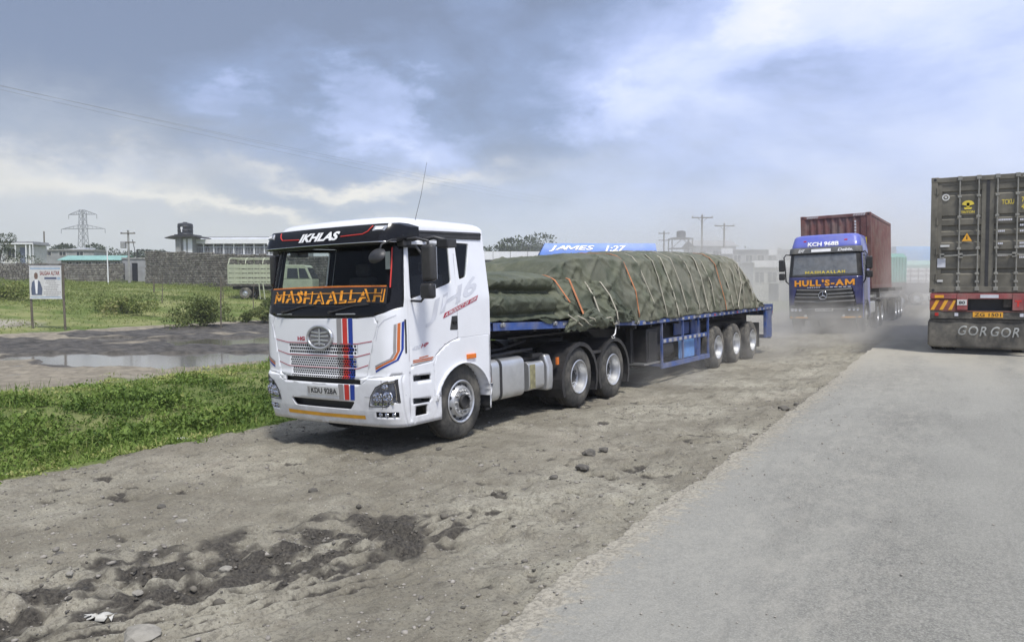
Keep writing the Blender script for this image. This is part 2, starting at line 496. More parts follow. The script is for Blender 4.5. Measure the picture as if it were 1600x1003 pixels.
def in_poly(X, Y, poly):
    r = np.zeros(np.shape(X), bool); n = len(poly)
    for i in range(n):
        (x0, y0), (x1, y1) = poly[i], poly[(i + 1) % n]
        c = ((y0 > Y) != (y1 > Y)) & (X < (x1 - x0) * (Y - y0) / (y1 - y0 + 1e-12) + x0)
        r ^= c
    return r

# ------------------------------------------------------------------ the land
ROAD_L, ROAD_R = -2.06, 5.6
PUDDLES = [((-20.4, 14.6), 3.0, 1.7, 32), ((-23.6, 13.6), 1.9, 1.0, 30), ((-28.9, 19.0), 1.7, .6, 25), ((-23.8, 20.8), 2.8, 1.7, 32), ((-18.2, 18.2), 1.5, .45, 35)]
PXS = [-4000, -400, -130, -85, -72, -60, -47.5, -40, -36, -33, -18, -16.4, -15, -12.4, -10.8, -9.7, -9.3, -4.6, -3.2, -2.45, -2.12, -2.0, 5.5, 5.75, 7, 12, 200, 4000]
PZS = [1.75, 1.75, 1.75, 1.7, 1.45, 1.05, .35, -.28, -.45, -.48, -.5, -.44, -.46, -.72, -.80, -.52, -.462, -.336, -.26, -.19, -.16, -.16, -.16, -.05, -.2, -.25, -.3, -.3]
RUT = [(-6.6, 1.0), (-5.45, 2.4), (-5.1, 3.4), (-4.75, 4.1), (-4.25, 4.8)]
RUT2 = [(-5.0, 1.2), (-4.3, 2.6), (-4.0, 3.4), (-3.75, 4.3), (-3.35, 5.6)]
def terrain(X, Y):
    X = np.asarray(X, float); Y = np.asarray(Y, float)
    z = np.interp(X, PXS, PZS)
    near = (X > -17) & (X < -2.05)
    up = sstep(Y, 22.5, 28)
    z = np.where(near, z + (-.045 - z) * up, z)
    dirt = sstep(X, -10.0, -9.4) * sstep(-X, 2.1, 2.5)
    lot = sstep(X, -37, -34.5) * sstep(-X, 16.2, 17.2)
    wob = fbm(X, Y, 3.0, 3, 5)
    mud = np.zeros_like(z)
    # dirt shoulder
    act = dirt * (Y < 60)
    calm = 1 - .6 * np.exp(-((X + 6.3) / 1.9) ** 2) * sstep(Y, 7.0, 8.5)
    lng = fbm(X * 1.0 + .12 * Y, Y * .16, .34, 4, 95)
    rel = .034 * lng + .058 * fbm(X, Y, 1.1, 4, 1) + .042 * fbm(X * 1.5, Y * .8, .26, 4, 2) + .016 * fbm(X, Y, .09, 2, 3)
    pits = np.clip(fbm(X * .8, Y * 1.3, .28, 4, 41) - .22, 0, 1) * -.20 * sstep(fbm(X, Y, 1.6, 2, 44), -.3, .25)
    z = z + act * calm * (rel + pits)
    d1, s1, r1 = seg_dist(X, Y, RUT); d2, s2, r2 = seg_dist(X, Y, RUT2)
    tr1 = fbm(r1 * .30, s1, .16, 4, 91); tr3 = np.sin(s1 * 34 + 3 * fbm(r1, s1 * .3, 1.2, 2, 92))
    b1 = np.exp(-(d1 / .78) ** 2) * sstep(fbm(r1 * .5, s1, .55, 5, 8), -.60, .10) + .75 * np.exp(-((X + 3.85) / .55) ** 2 - ((Y - 4.7) / .75) ** 2) * sstep(fbm(X, Y, .28, 5, 18), -.05, .35); b2 = np.exp(-(d2 / .50) ** 2) * sstep(fbm(r2 * .4, s2, .5, 3, 19), -.5, .1) * (Y < 6.5)
    clod = np.abs(fbm(X, Y, .22, 4, 9))
    z = z + act * (b1 * (.11 * clod + .05 * fbm(X, Y, .10, 3, 10) + .09 * tr1 + .022 * tr3 - .05) + b2 * (.034 * np.sin(s2 * 46 + 2 * wob) - .02 + .03 * fbm(X, Y, .5, 2, 12)))
    mud = act * np.clip(b1 * (.74 - 1.3 * tr1 + 1.3 * fbm(X, Y, .20, 5, 14)) + 1.15 * b2 * sstep(np.sin(s2 * 46 + 2 * wob) * -1 + fbm(X, Y, .2, 3, 15), .1, 1.0), 0, 1)
    mud = np.maximum(mud, act * sstep(-pits, .012, .05) * .75)  # shade of the small dents painted in through the mud mask
    mud = np.maximum(mud, act * .42 * sstep(-rel - .3 * fbm(X, Y, .5, 3, 96) * .1, .008, .055))  # hollows darkened: damp soil plus painted shade that deepens the relief
    # rutted lot with standing water
    zl = .05 * fbm(X, Y, 2.2, 4, 20) + .045 * fbm(X * .6, Y * 1.4, .5, 3, 21) + .045 * np.sin((X + .12 * Y + 1.1 * wob) * 3.1) + .05 * np.abs(fbm(X * 1.6, Y * .6, .6, 4, 25))
    wet = np.zeros_like(z)
    for (cx, cy), ra, rb, an in PUDDLES:
        c_, s_ = math.cos(R(an)), math.sin(R(an))
        u = ((X - cx) * c_ + (Y - cy) * s_) / ra; v = (-(X - cx) * s_ + (Y - cy) * c_) / rb
        q = np.hypot(u, v) + .22 * fbm(X, Y, 1.1, 3, 22)
        wet = np.maximum(wet, 1 - sstep(q, .85, 1.5))
    zl = zl * (1 - .8 * wet) - .20 * sstep(wet, .1, .8)
    z = z + lot * (Y < 60) * zl
    lotmud = lot * np.clip(sstep(wet, .05, .5) + sstep(fbm(X, Y, 3.5, 4, 24) + .75 * sstep(X, -34.5, -33) * sstep(-X + .8 * fbm(X, Y, 1.5, 3, 26), 18.2, 19.6) * sstep(Y + 1.5 * fbm(X, Y, 2., 3, 27), 11.0, 13.5) - .25, .0, .5), 0, 1)
    z = z + (.10 * fbm(X, Y, 5, 3, 30) + .05 * fbm(X, Y, 1.2, 3, 31)) * sstep(-X, 34, 38) * sstep(X, -140, -100)
    z = z + .05 * fbm(X, Y, 1.0, 3, 33) * sstep(-X, 9.6, 10.2) * sstep(X, -16.8, -15.8)
    mud = np.maximum(mud, lotmud)
    return z, mud
def gz(x, y):
    return float(terrain(np.array([x]), np.array([y]))[0][0])
def axis(parts):
    out = []
    for a, b, s in parts:
        n = max(1, int(round((b - a) / s))); out += list(np.linspace(a, b, n, endpoint=False))
    out.append(parts[-1][1])
    return np.array(out)
def geo(a, b, n):
    return list(np.sign(a) * np.geomspace(abs(a), abs(b), n))
gx = np.array(geo(-3000, -150, 12) + list(axis([(-145, -60, 3.), (-60, -37, 1.), (-37, -17.5, .2), (-17.5, -9.9, .12), (-9.9, -7, .045), (-7, -2.0, .028), (-2.0, 12, 2)])) + geo(14, 3000, 14))
gy = np.array([-60, -30, -15, -8, -4, -2, 0, 1] + list(axis([(1.6, 8.5, .03), (8.5, 16, .055), (16, 30, .16), (30, 60, .6)])) + geo(61, 4000, 30))
GX, GY = np.meshgrid(gx, gy)
GZ, GM = terrain(GX, GY)
def grid_mesh(name, X, Y, Z):
    ny, nx = X.shape
    co = np.stack([X, Y, Z], -1).reshape(-1, 3).astype(np.float32)
    i = np.arange(ny * nx).reshape(ny, nx)
    q = np.stack([i[:-1, :-1], i[:-1, 1:], i[1:, 1:], i[1:, :-1]], -1).reshape(-1, 4)
    me = bpy.data.meshes.new(name)
    me.vertices.add(len(co)); me.vertices.foreach_set('co', co.ravel())
    me.loops.add(q.size); me.loops.foreach_set('vertex_index', q.ravel().astype(np.int32))
    me.polygons.add(len(q)); me.polygons.foreach_set('loop_start', np.arange(0, q.size, 4, dtype=np.int32))
    me.polygons.foreach_set('use_smooth', np.ones(len(q), bool))
    me.update(calc_edges=True)
    return me
def put_attr(me, name, a):
    at = me.attributes.new(name, 'FLOAT', 'POINT'); at.data.foreach_set('value', np.asarray(a, np.float32).ravel())
gm = grid_mesh('ground', GX, GY, GZ)
put_attr(gm, 'mud', GM)
soil = np.clip(sstep(GX, -9.9, -9.3), 0, 1)
fld = sstep(-GX, 34.2, 36.5) * sstep(fbm(GX, GY, 4, 3, 52), -.85, -.5)
vrg = sstep(-GX, 9.35, 9.8) * sstep(GX, -17.0, -16.0)
edge_n = .35 * fbm(GX, GY, .7, 3, 50)
vrg = sstep(-GX + edge_n, 9.35, 9.7) * sstep(GX + 1.6 * edge_n, -16.9, -16.2)
path = np.exp(-((GX + 40.5) / 2.6) ** 2) * sstep(-GY, -24, -19)
put_attr(gm, 'grass', np.clip(np.maximum(vrg, fld * (1 - .9 * path)), 0, 1))
put_attr(gm, 'lot', sstep(-GX, 16.2, 17.2) * sstep(GX, -37, -34.5))
def ground_mat():
    m, t, p = newmat('packed_earth')
    P = t.pos()
    mud, gr, lot = t.attr('mud'), t.attr('grass'), t.attr('lot')
    big = t.noise(P, .55, 6, .6); mid = t.noise(P, 3.2, 6, .65); fine = t.noise(P, 38, 5, .7); peb = t.noise(P, 120, 3, .6)
    c = t.mix(t.mr(big, .32, .68), (.200, .182, .138), (.385, .362, .288))
    c = t.mix(t.m('MULTIPLY', t.mr(mid, .42, .70), .60), c, (.185, .165, .128))
    c = t.mix(t.m('MULTIPLY', t.mr(t.noise(P, .28, 4, .6), .52, .75), .30), c, (.270, .215, .165))
    c = t.mix(t.m('MULTIPLY', t.mr(fine, .47, .62), .60), c, (.140, .126, .098))
    grit = t.voro(P, 26); gsel = t.noise(P, 26, 1, .5)
    c = t.mix(t.m('MULTIPLY', t.m('MULTIPLY', t.mr(grit, .22, .12), t.mr(gsel, .56, .60)), .85), c, (.085, .077, .062))
    c = t.mix(t.m('MULTIPLY', t.m('MULTIPLY', t.mr(t.voro(P, 34), .24, .14), t.mr(t.noise(P, 31, 1), .57, .61)), .8), c, (.50, .48, .42))
    dk = t.noise(t.scale(P, (1.0, .55, 1)), 5.0, 7, .72)
    c = t.mix(t.m('MULTIPLY', t.mr(dk, .53, .66), .70), c, (.120, .108, .084))
    c = t.mix(t.m('MULTIPLY', t.mr(peb, .60, .72), .55), c, (.46, .44, .40))
    md = t.mix(t.mr(fine, .3, .7), (.030, .027, .023), (.115, .103, .084))
    c = t.mix(lot, c, t.mix(t.mr(mid, .35, .65), (.285, .252, .195), (.185, .163, .126)))
    md = t.mix(lot, md, t.mix(t.mr(mid, .3, .7), (.040, .037, .032), (.118, .107, .092)))
    c = t.mix(t.mr(t.m('ADD', mud, t.m('MULTIPLY', t.m('SUBTRACT', fine, .5), .5)), .28, .72), c, md)
    gc = t.mix(t.mr(t.noise(P, .35, 5, .6), .35, .65), (.095, .140, .030), (.24, .245, .10))
    gc = t.mix(t.m('MULTIPLY', t.mr(mid, .5, .7), .6), gc, (.085, .08, .045))
    c = t.mix(t.mr(t.m('ADD', gr, t.m('MULTIPLY', t.m('SUBTRACT', mid, .5), .8)), .3, .7), c, gc)
    t.L.new(c, p.inputs['Base Color'])
    t.L.new(t.mr(mud, .2, 1, .95, .62), p.inputs['Roughness'])
    p.inputs['Specular IOR Level'].default_value = .25
    b = t.bump(t.noise(P, 17, 8, .74), .75, .05)
    b = t.bump(t.noise(P, 90, 3, .6), .5, .010, b)
    t.L.new(b, p.inputs['Normal'])
    return m
gm.materials.append(ground_mat())
ground = bpy.data.objects.new('ground', gm); C.objects.link(ground); ground['kind'] = 'structure'

# road: one worn sheet of asphalt with a crumbled edge of its own thickness
def road():
    ys = np.array([-40, -20, -8] + list(axis([(-2, 2, .4), (2, 12, .03), (12, 20, .06), (20, 60, .3)])) + geo(62, 4000, 30))
    xl = ROAD_L + .045 * fbm(ys * 1., ys * 0 + 3, 2.6, 3, 60) + .035 * fbm(ys, ys * 0 + 8, .34, 5, 61, .75) + .05 * np.clip(fbm(ys, ys * 0 + 2, .16, 3, 68) - .25, 0, 1)
    us = np.array([0, .01, .03, .06, .12, .2, .35, .55, .8, 1.0])
    us = np.concatenate([us, np.linspace(1.4, 7.2, 12)])
    X = xl[:, None] + us[None, :]; X[:, -1] = ROAD_R
    Y = np.repeat(ys[:, None], len(us), 1)
    Z = np.zeros_like(X) + .012 * fbm(X, Y, 2.5, 3, 62)
    e = np.clip(1 - us / .35, 0, 1)[None, :]
    Z = Z - .035 * e ** 1.5 * (1 + .9 * fbm(X, Y, .5, 3, 63)) + .014 * e * fbm(X, Y, .10, 3, 64)
    skirt = Z[:, :1] - .16
    X = np.concatenate([X[:, :1] - .02, X], 1); Y = np.concatenate([Y[:, :1], Y], 1); Z = np.concatenate([skirt, Z], 1)
    me = grid_mesh('road', X, Y, Z)
    ed = np.clip(1 - (X - xl[:, None]) / .5, 0, 1)
    put_attr(me, 'edge', ed)
    m, t, p = newmat('dusty_asphalt')
    P = t.pos()
    st = t.scale(P, (1, .22, 1))
    tone = t.noise(P, .5, 5, .6); agg = t.noise(P, 75, 4, .75); agg2 = t.voro(P, 95)
    c = t.mix(t.mr(tone, .3, .7), (.140, .137, .119), (.200, .195, .168))
    c = t.mix(t.m('MULTIPLY', t.mr(agg, .42, .66), .75), c, (.35, .342, .308))
    c = t.mix(t.m('MULTIPLY', t.mr(agg2, .18, .05), .55), c, (.07, .07, .068))
    c = t.mix(t.m('MULTIPLY', t.mr(t.noise(P, 34, 4, .7), .54, .70), .5), c, (.075, .075, .072))
    sk = t.noise(t.scale(P, (1, .7, 1)), 26, 5, .8)
    c = t.mix(t.m('MULTIPLY', t.mr(sk, .50, .64), .50), c, (.31, .30, .262))
    c = t.mix(t.m('MULTIPLY', t.mr(sk, .47, .36), .55), c, (.115, .114, .106))
    c = t.mix(t.m('MULTIPLY', t.m('MULTIPLY', t.mr(t.voro(P, 17), .16, .09), t.mr(t.noise(P, 17, 1), .60, .63)), .8), c, (.06, .058, .054))
    # pale dust and gravel dragged in from the shoulder, and wheel-polished lanes
    sp = t.N.new('ShaderNodeSeparateXYZ'); t.L.new(P, sp.inputs[0])
    wx = t.m('ADD', sp.outputs[0], t.m('MULTIPLY', t.m('SUBTRACT', t.noise(st, .9, 4, .6), .5), 1.6))
    band = t.m('MULTIPLY', t.mr(wx, -2.1, -1.5), t.mr(wx, .1, -.75))
    sd = t.noise(t.scale(P, (1, .45, 1)), 6.5, 6, .72)
    c = t.mix(t.m('MULTIPLY', band, t.mr(sd, .42, .70, 0, .42)), c, (.36, .34, .29))
    c = t.mix(t.m('MULTIPLY', t.mr(t.noise(t.scale(P, (1.6, .8, 1)), 14, 5, .75), .66, .73), t.m('MULTIPLY', band, .65)), c, (.54, .51, .44))
    lane = t.m('MULTIPLY', t.mr(t.noise(st, .45, 3, .5), .38, .62), .5)
    c = t.mix(lane, c, (.30, .293, .260))
    c = t.mix(t.m('MULTIPLY', t.mr(t.noise(t.scale(P, (1.3, .4, 1)), 1.6, 6, .7), .50, .70), .20), c, (.36, .35, .30))
    c = t.mix(t.m('MULTIPLY', t.mr(t.noise(t.scale(P, (1.8, .25, 1)), 2.3, 6, .7), .52, .70), .25), c, (.105, .103, .092))
    c = t.mix(t.m('MULTIPLY', t.mr(t.m('ADD', t.attr('edge'), t.m('MULTIPLY', t.m('SUBTRACT', t.noise(P, 9, 7, .75), .5), 2.4)), .35, .8), .75), c, t.mix(t.mr(t.noise(P, 30, 5, .75), .4, .62), (.40, .365, .29), (.20, .18, .14)))
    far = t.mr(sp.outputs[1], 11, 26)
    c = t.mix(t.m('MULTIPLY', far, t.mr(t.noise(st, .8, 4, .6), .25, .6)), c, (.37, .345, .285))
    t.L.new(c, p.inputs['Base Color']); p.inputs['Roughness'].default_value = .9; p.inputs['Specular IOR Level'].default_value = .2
    b = t.bump(agg, .5, .012); b = t.bump(t.noise(P, 30, 4, .7), .35, .014, b)
    t.L.new(b, p.inputs['Normal'])
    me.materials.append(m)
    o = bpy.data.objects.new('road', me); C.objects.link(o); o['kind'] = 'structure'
road()

# standing water in the lot
def water():
    m, t, p = newmat('puddle_water')
    p.inputs['Base Color'].default_value = (.12, .11, .095, 1); p.inputs['Roughness'].default_value = .10
    p.inputs['Specular IOR Level'].default_value = .42
    t.L.new(t.bump(t.noise(t.pos(), 5, 3), .03, .02), p.inputs['Normal'])
    b = MB(); b.box(-35.5, -17.15, 7.0, 34.0, -.66, -.540); o = b.build('puddle_water', m); o['kind'] = 'structure'
water()

# ------------------------------------------------------------------ vegetation
def leafmat(name, a, b, c, trans=.25):
    m, t, p = newmat(name)
    tint = t.attr('tint')
    col = t.mix(t.mr(tint, 0, .55), a, b); col = t.mix(t.mr(tint, .55, 1), col, c)
    t.L.new(col, p.inputs['Base Color']); p.inputs['Roughness'].default_value = .6; p.inputs['Specular IOR Level'].default_value = .25
    tr = t.N.new('ShaderNodeBsdfTranslucent'); t.L.new(col, tr.inputs[0])
    mx = t.N.new('ShaderNodeMixShader'); mx.inputs[0].default_value = trans
    out = t.N['Material Output']
    t.L.new(p.outputs[0], mx.inputs[1]); t.L.new(tr.outputs[0], mx.inputs[2]); t.L.new(mx.outputs[0], out.inputs[0])
    return m
M['verge_leaf'] = leafmat('verge_leaf', (.050, .095, .014), (.155, .230, .044), (.38, .38, .14))
M['field_leaf'] = leafmat('field_leaf', (.105, .145, .035), (.215, .255, .075), (.36, .34, .15))
M['bush_leaf'] = leafmat('bush_leaf', (.070, .100, .028), (.150, .185, .055), (.26, .26, .10))
M['tree_leaf'] = leafmat('tree_leaf', (.030, .045, .020), (.055, .075, .032), (.08, .10, .045))
M['dry_stem'] = pm('dry_stem', (.20, .165, .11), .9, var=.3)
def leaves(name, P, D, Ln, Wd, tint, mat, parent=None, **props):
    """many small bent leaves: base point, direction, length, width (numpy)"""
    n = len(P)
    up = np.array([0, 0, 1.]) + RNG.normal(0, .6, (n, 3))
    D = D / np.linalg.norm(D, axis=1, keepdims=True)
    S = np.cross(D, up); S /= np.linalg.norm(S, axis=1, keepdims=True) + 1e-9
    Nn = np.cross(S, D)
    Ln = Ln[:, None]; Wd = Wd[:, None]
    mid = P + D * Ln * .5 + Nn * Ln * .08
    tip = P + D * Ln - Nn * Ln * .12
    V = np.stack([P, mid - S * Wd * .5, mid + S * Wd * .5, tip], 1).reshape(-1, 3).astype(np.float32)
    i = np.arange(n)[:, None] * 4
    T = np.concatenate([i + 0, i + 2, i + 1, i + 1, i + 2, i + 3], 1).reshape(-1).astype(np.int32)
    me = bpy.data.meshes.new(name)
    me.vertices.add(len(V)); me.vertices.foreach_set('co', V.ravel())
    me.loops.add(len(T)); me.loops.foreach_set('vertex_index', T)
    me.polygons.add(len(T) // 3); me.polygons.foreach_set('loop_start', np.arange(0, len(T), 3, dtype=np.int32))
    me.update(calc_edges=True)
    put_attr(me, 'tint', np.repeat(np.clip(tint, 0, 1), 4))
    me.materials.append(M[mat])
    o = bpy.data.objects.new(name, me); C.objects.link(o)
    if parent is not None: o.parent = parent
    for k, v in props.items(): o[k] = v
    return o
def rdir(n, up=.6, spread=1.):
    D = RNG.normal(0, spread, (n, 3)); D[:, 2] = np.abs(D[:, 2]) * .6 + up
    return D
def verge():
    n = 17000
    X = RNG.uniform(-16.9, -9.25, n); Y = RNG.uniform(1.0, 26, n) ** 1.0
    e = .35 * fbm(X, Y, .7, 3, 50)
    dens = sstep(-X + e, 9.35, 9.75) * sstep(X + 1.6 * e, -16.8, -15.6)
    lump = fbm(X, Y, .95, 4, 70) + .25 * fbm(X, Y, .35, 3, 69)
    k = RNG.uniform(0, 1, n) < dens * (.22 + .78 * sstep(lump, -.30, .15))
    X, Y, lump = X[k], Y[k], lump[k]
    hgt = .025 + (.24 * sstep(lump, -.05, .6) + .10 * sstep(fbm(X, Y, .45, 3, 78), 0, .6)) * sstep(-X, 9.7, 11.2) * (.45 + .55 * sstep(X, -15.8, -13.8))
    Z, _ = terrain(X, Y)
    per = 15
    tint0 = .39 + .40 * fbm(X, Y, 2.2, 3, 71) + .42 * fbm(X, Y, .5, 3, 72) + .20 * sstep(X, -10.6, -9.5) + .32 * sstep(-X, 14.6, 16.3)
    Pb = np.repeat(np.stack([X, Y, Z], 1), per, 0); m_ = len(Pb)
    h = np.repeat(hgt, per)
    Pb = Pb + RNG.normal(0, 1, (m_, 3)) * np.array([.085, .085, 0]) 
    Pb[:, 2] += RNG.uniform(-.02, 1, m_) * h * .85
    D = rdir(m_, .45)
    L = RNG.uniform(.03, .085, m_) * (1 + 1.8 * h)
    W = L * RNG.uniform(.28, .60, m_)
    tint = np.repeat(tint0, per) + RNG.normal(0, .13, m_)
    leaves('verge_grass', Pb, D, L, W, tint, 'verge_leaf', kind='stuff')
    # thin blades among the weeds
    n = 16000
    X = RNG.uniform(-16.6, -9.3, n); Y = RNG.uniform(1.5, 24, n)
    k = fbm(X, Y, 1.1, 3, 75) > -.05; X, Y = X[k], Y[k]; Z, _ = terrain(X, Y); m_ = len(X)
    leaves('grass_blades', np.stack([X, Y, Z], 1), rdir(m_, 1.4, .5), RNG.uniform(.10, .30, m_), RNG.uniform(.006, .012, m_),
           .55 + .3 * fbm(X, Y, 1.3, 3, 76) + RNG.normal(0, .12, m_), 'verge_leaf', kind='stuff')
verge()
def field():
    n = 46000
    r = RNG.uniform(0, 1, n) ** .7
    X = -35 - 62 * r; Y = RNG.uniform(2, 78, n)
    lump = fbm(X, Y, 3.2, 4, 80); big = fbm(X, Y, 9, 3, 81)
    path = np.exp(-((X + 40.5) / 2.6) ** 2) * sstep(-Y, -24, -19)
    k = (RNG.uniform(0, 1, n) < (.25 + .75 * sstep(lump + .5 * big, -.35, .25)) * (1 - path) * sstep(-X, 34.6, 36.2))
    X, Y, lump = X[k], Y[k], lump[k]; Z, _ = terrain(X, Y)
    per = 8; m_ = len(X) * per
    h = np.repeat(.06 + .40 * sstep(lump, .15, .75), per)
    P = np.repeat(np.stack([X, Y, Z], 1), per, 0) + RNG.normal(0, 1, (m_, 3)) * np.array([.28, .28, 0]); P[:, 2] += RNG.uniform(0, 1, m_) * h
    L = RNG.uniform(.06, .15, m_) * (1 + h); t0 = .42 + .3 * fbm(X, Y, 5, 3, 82) - .25 * sstep(lump, .25, .7)
    leaves('field_grass', P, rdir(m_, .6), L, L * RNG.uniform(.25, .5, m_), np.repeat(t0, per) + RNG.normal(0, .14, m_), 'field_leaf', kind='stuff')
field()
def shrub(name, label, cat, x, y, rx, ry, h, n, leaf, mat, seed, group=None, clumps=16):
    rng = np.random.default_rng(seed)
    z = gz(x, y) - .05
    t = thing(name, label, cat, (x, y, z), 0, group)
    cs = np.stack([rng.normal(0, .42, clumps) * rx, rng.normal(0, .42, clumps) * ry, rng.uniform(.25, .85, clumps) * h], 1)
    cs[:, 2] *= np.clip(1.12 - (np.hypot(cs[:, 0] / rx, cs[:, 1] / ry)) ** 2 * .55, .3, 1)
    rad = rng.uniform(.22, .42, clumps) * min(rx, h)
    q = rng.integers(0, clumps, n)
    d = rng.normal(0, 1, (n, 3)); d /= np.linalg.norm(d, axis=1, keepdims=True); rr = rng.uniform(.3, 1, n) ** .5
    P = cs[q] + d * (rad[q] * rr)[:, None] * np.array([1.1, 1.1, .9]); P[:, 2] = np.maximum(P[:, 2], .02)
    D = d * .8 + rng.normal(0, .5, (n, 3)); D[:, 2] += .3
    L = rng.uniform(.6, 1.4, n) * leaf
    leaves('crown', P, D, L, L * rng.uniform(.35, .6, n), .45 + .18 * rng.normal(0, 1, clumps)[q] + rng.normal(0, .16, n), mat, t)
    b = MB()
    for c in cs[:: 2]:
        b.tube([(0 + c[0] * .1, c[1] * .1, 0), (c[0] * .5, c[1] * .5, c[2] * .55), tuple(c)], .03 * h / 1.5, 5, r2=.008)
    b.build('stem', 'wood', t)
    return t
shrub('bush', 'large leafy green bush at the field edge left of the white truck', 'bush', -33.2, 25.6, 2.1, 1.5, 1.45, 5200, .13, 'bush_leaf', 1)
shrub('bush', 'lower spreading bush between the big bush and the white cab', 'bush', -33.0, 29.6, 2.2, 1.4, .9, 3600, .12, 'bush_leaf', 2)
shrub('bush', 'small dark bush in front of the parked green truck', 'bush', -36.2, 33.2, 1.5, 1.2, 1.2, 2600, .13, 'bush_leaf', 3)
shrub('bush', 'weedy green clump in the field right of the signboard', 'bush', -43.0, 27.8, 2.6, 1.4, 1.0, 2600, .16, 'field_leaf', 4)
shrub('bush', 'scrubby clump in the field at the left edge below the wall', 'bush', -53.0, 26.6, 2.6, 1.6, 1.3, 2400, .18, 'field_leaf', 5)
def sapling(x, y, h, label, seed):
    t = thing('sapling', label, 'sapling', (x, y, gz(x, y) - .05), 0, 'bare saplings in the field')
    rng = random.Random(seed); b = MB()
    b.tube([(0, 0, 0), (rng.uniform(-.1, .1), 0, h * .5), (rng.uniform(-.15, .15), 0, h)], .035, 5, r2=.012)
    for k in range(5):
        a = rng.uniform(0, 6.28); z = h * rng.uniform(.4, .9)
        b.tube([(0, 0, z), (.3 * math.cos(a), .3 * math.sin(a), z + .25)], .014, 4, r2=.005)
    b.build('trunk', 'wood', t)
sapling(-45.5, 37.0, 2.3, 'tall bare sapling in the field before the long stone wall', 1)
sapling(-47.5, 33.5, 2.0, 'thin bare sapling in the field below the utility pole', 2)
sapling(-38.5, 33.6, 2.2, 'bare sapling standing nearest the parked green truck', 3)

def tree(x, y, h, w, label, seed, n=3600, group='hazy trees on the horizon', base=None, leaf=None):
    rng = np.random.default_rng(seed)
    z = gz(x, y) - .2 if base is None else base
    t = thing('tree', label, 'tree', (x, y, z), 0, group)
    b = MB(); b.tube([(0, 0, 0), (.1, 0, h * .3), (-.05, .1, h * .7)], h * .035, 7, r2=h * .012)
    nc = 11
    cs = np.stack([rng.normal(0, .34, nc) * w, rng.normal(0, .34, nc) * w, rng.uniform(.38, .92, nc) * h], 1)
    for c in cs: b.tube([(0, 0, h * rng.uniform(.25, .5)), (c[0] * .5, c[1] * .5, c[2] * .75), tuple(c)], h * .014, 5, r2=h * .004)
    b.build('trunk', 'wood', t)
    q = rng.integers(0, nc, n); d = rng.normal(0, 1, (n, 3)); d /= np.linalg.norm(d, axis=1, keepdims=True)
    rad = rng.uniform(.16, .30, nc) * w
    P = cs[q] + d * (rad[q] * rng.uniform(.3, 1, n) ** .5)[:, None] * np.array([1.2, 1.2, .7])
    L = rng.uniform(.6, 1.4, n) * (leaf or h * .055)
    leaves('crown', P, d + rng.normal(0, .4, (n, 3)), L, L * .6, .5 + .2 * rng.normal(0, 1, nc)[q] + rng.normal(0, .15, n), 'tree_leaf', t)
def view(px, d):
    """surveyed bearing from the roadside: column of the picture plan and distance ahead -> map position"""
    a = R(30.3); xc = (px - 800) / 1200 * d
    return xc * math.cos(a) - d * math.sin(a), xc * math.sin(a) + d * math.cos(a)
TREES = [(70, 230, 10, 14, 'low tree clump on the horizon left of the pylon'), (100, 210, 11, 10, 'round tree on the horizon just left of the pylon'),
         (128, 240, 10, 15, 'tree behind the pylon legs on the horizon'), (160, 220, 9.5, 14, 'tree on the horizon right of the pylon'),
         (190, 230, 9, 15, 'tree on the horizon behind the utility pole'), (225, 200, 8, 14, 'tree on the horizon left of the water tower'),
         (247, 190, 8.5, 8, 'taller tree just left of the water tower building'), (262, 180, 6, 9, 'tree against the side of the water tower building'),
         (765, 260, 11, 14, 'hazy tree clump just behind the white cab'), (790, 250, 12, 12, 'small hazy tree in the gap behind the cab'), (812, 240, 15, 16, 'tallest hazy tree left of the blue tarped trailer'),
         (833, 260, 12.5, 12, 'hazy tree touching the front of the blue tarped trailer')]
for k, (px, d, h, w, lb) in enumerate(TREES):
    x, y = view(px, d); tree(x, y, h, w, lb, 100 + k, base=.8)
x, y = view(-2, 92); tree(x, y, 6.2, 5, 'dark tree cut by the left edge beside the small house', 130, 6000, None, leaf=.17)
x, y = view(1195, 120); tree(x, y, 6.5, 9, 'hazy tree behind the shops beyond the load', 131, 1500, base=-.2)

# ------------------------------------------------------------------ loose stones and litter
def rock_mesh(name, r, seed, mat, flat=.7):
    rng = random.Random(seed); bm = bmesh.new()
    bmesh.ops.create_icosphere(bm, subdivisions=2, radius=1)
    ax = [Vector((rng.gauss(0, 1), rng.gauss(0, 1), rng.gauss(0, 1))).normalized() for _ in range(9)]
    for v in bm.verts:
        k = 1.
        for a in ax: k = min(k, rng.uniform(.66, .70) / max(.2, v.co.dot(a)) if v.co.dot(a) > .66 else k)
        v.co *= k * r; v.co.z *= flat
    me = bpy.data.meshes.new(name); bm.to_mesh(me); bm.free(); me.materials.append(M[mat])
    return me
M['stone'] = pm('pale_stone', (.25, .235, .20), .9, var=.2, vs=14, bump=.5, bs=40)
M['stone_dark'] = pm('dark_clod', (.10, .092, .078), .95, var=.3, vs=14, bump=.6, bs=40)
M['litter'] = pm('litter', (.46, .45, .41), .7, var=.12, vs=10)
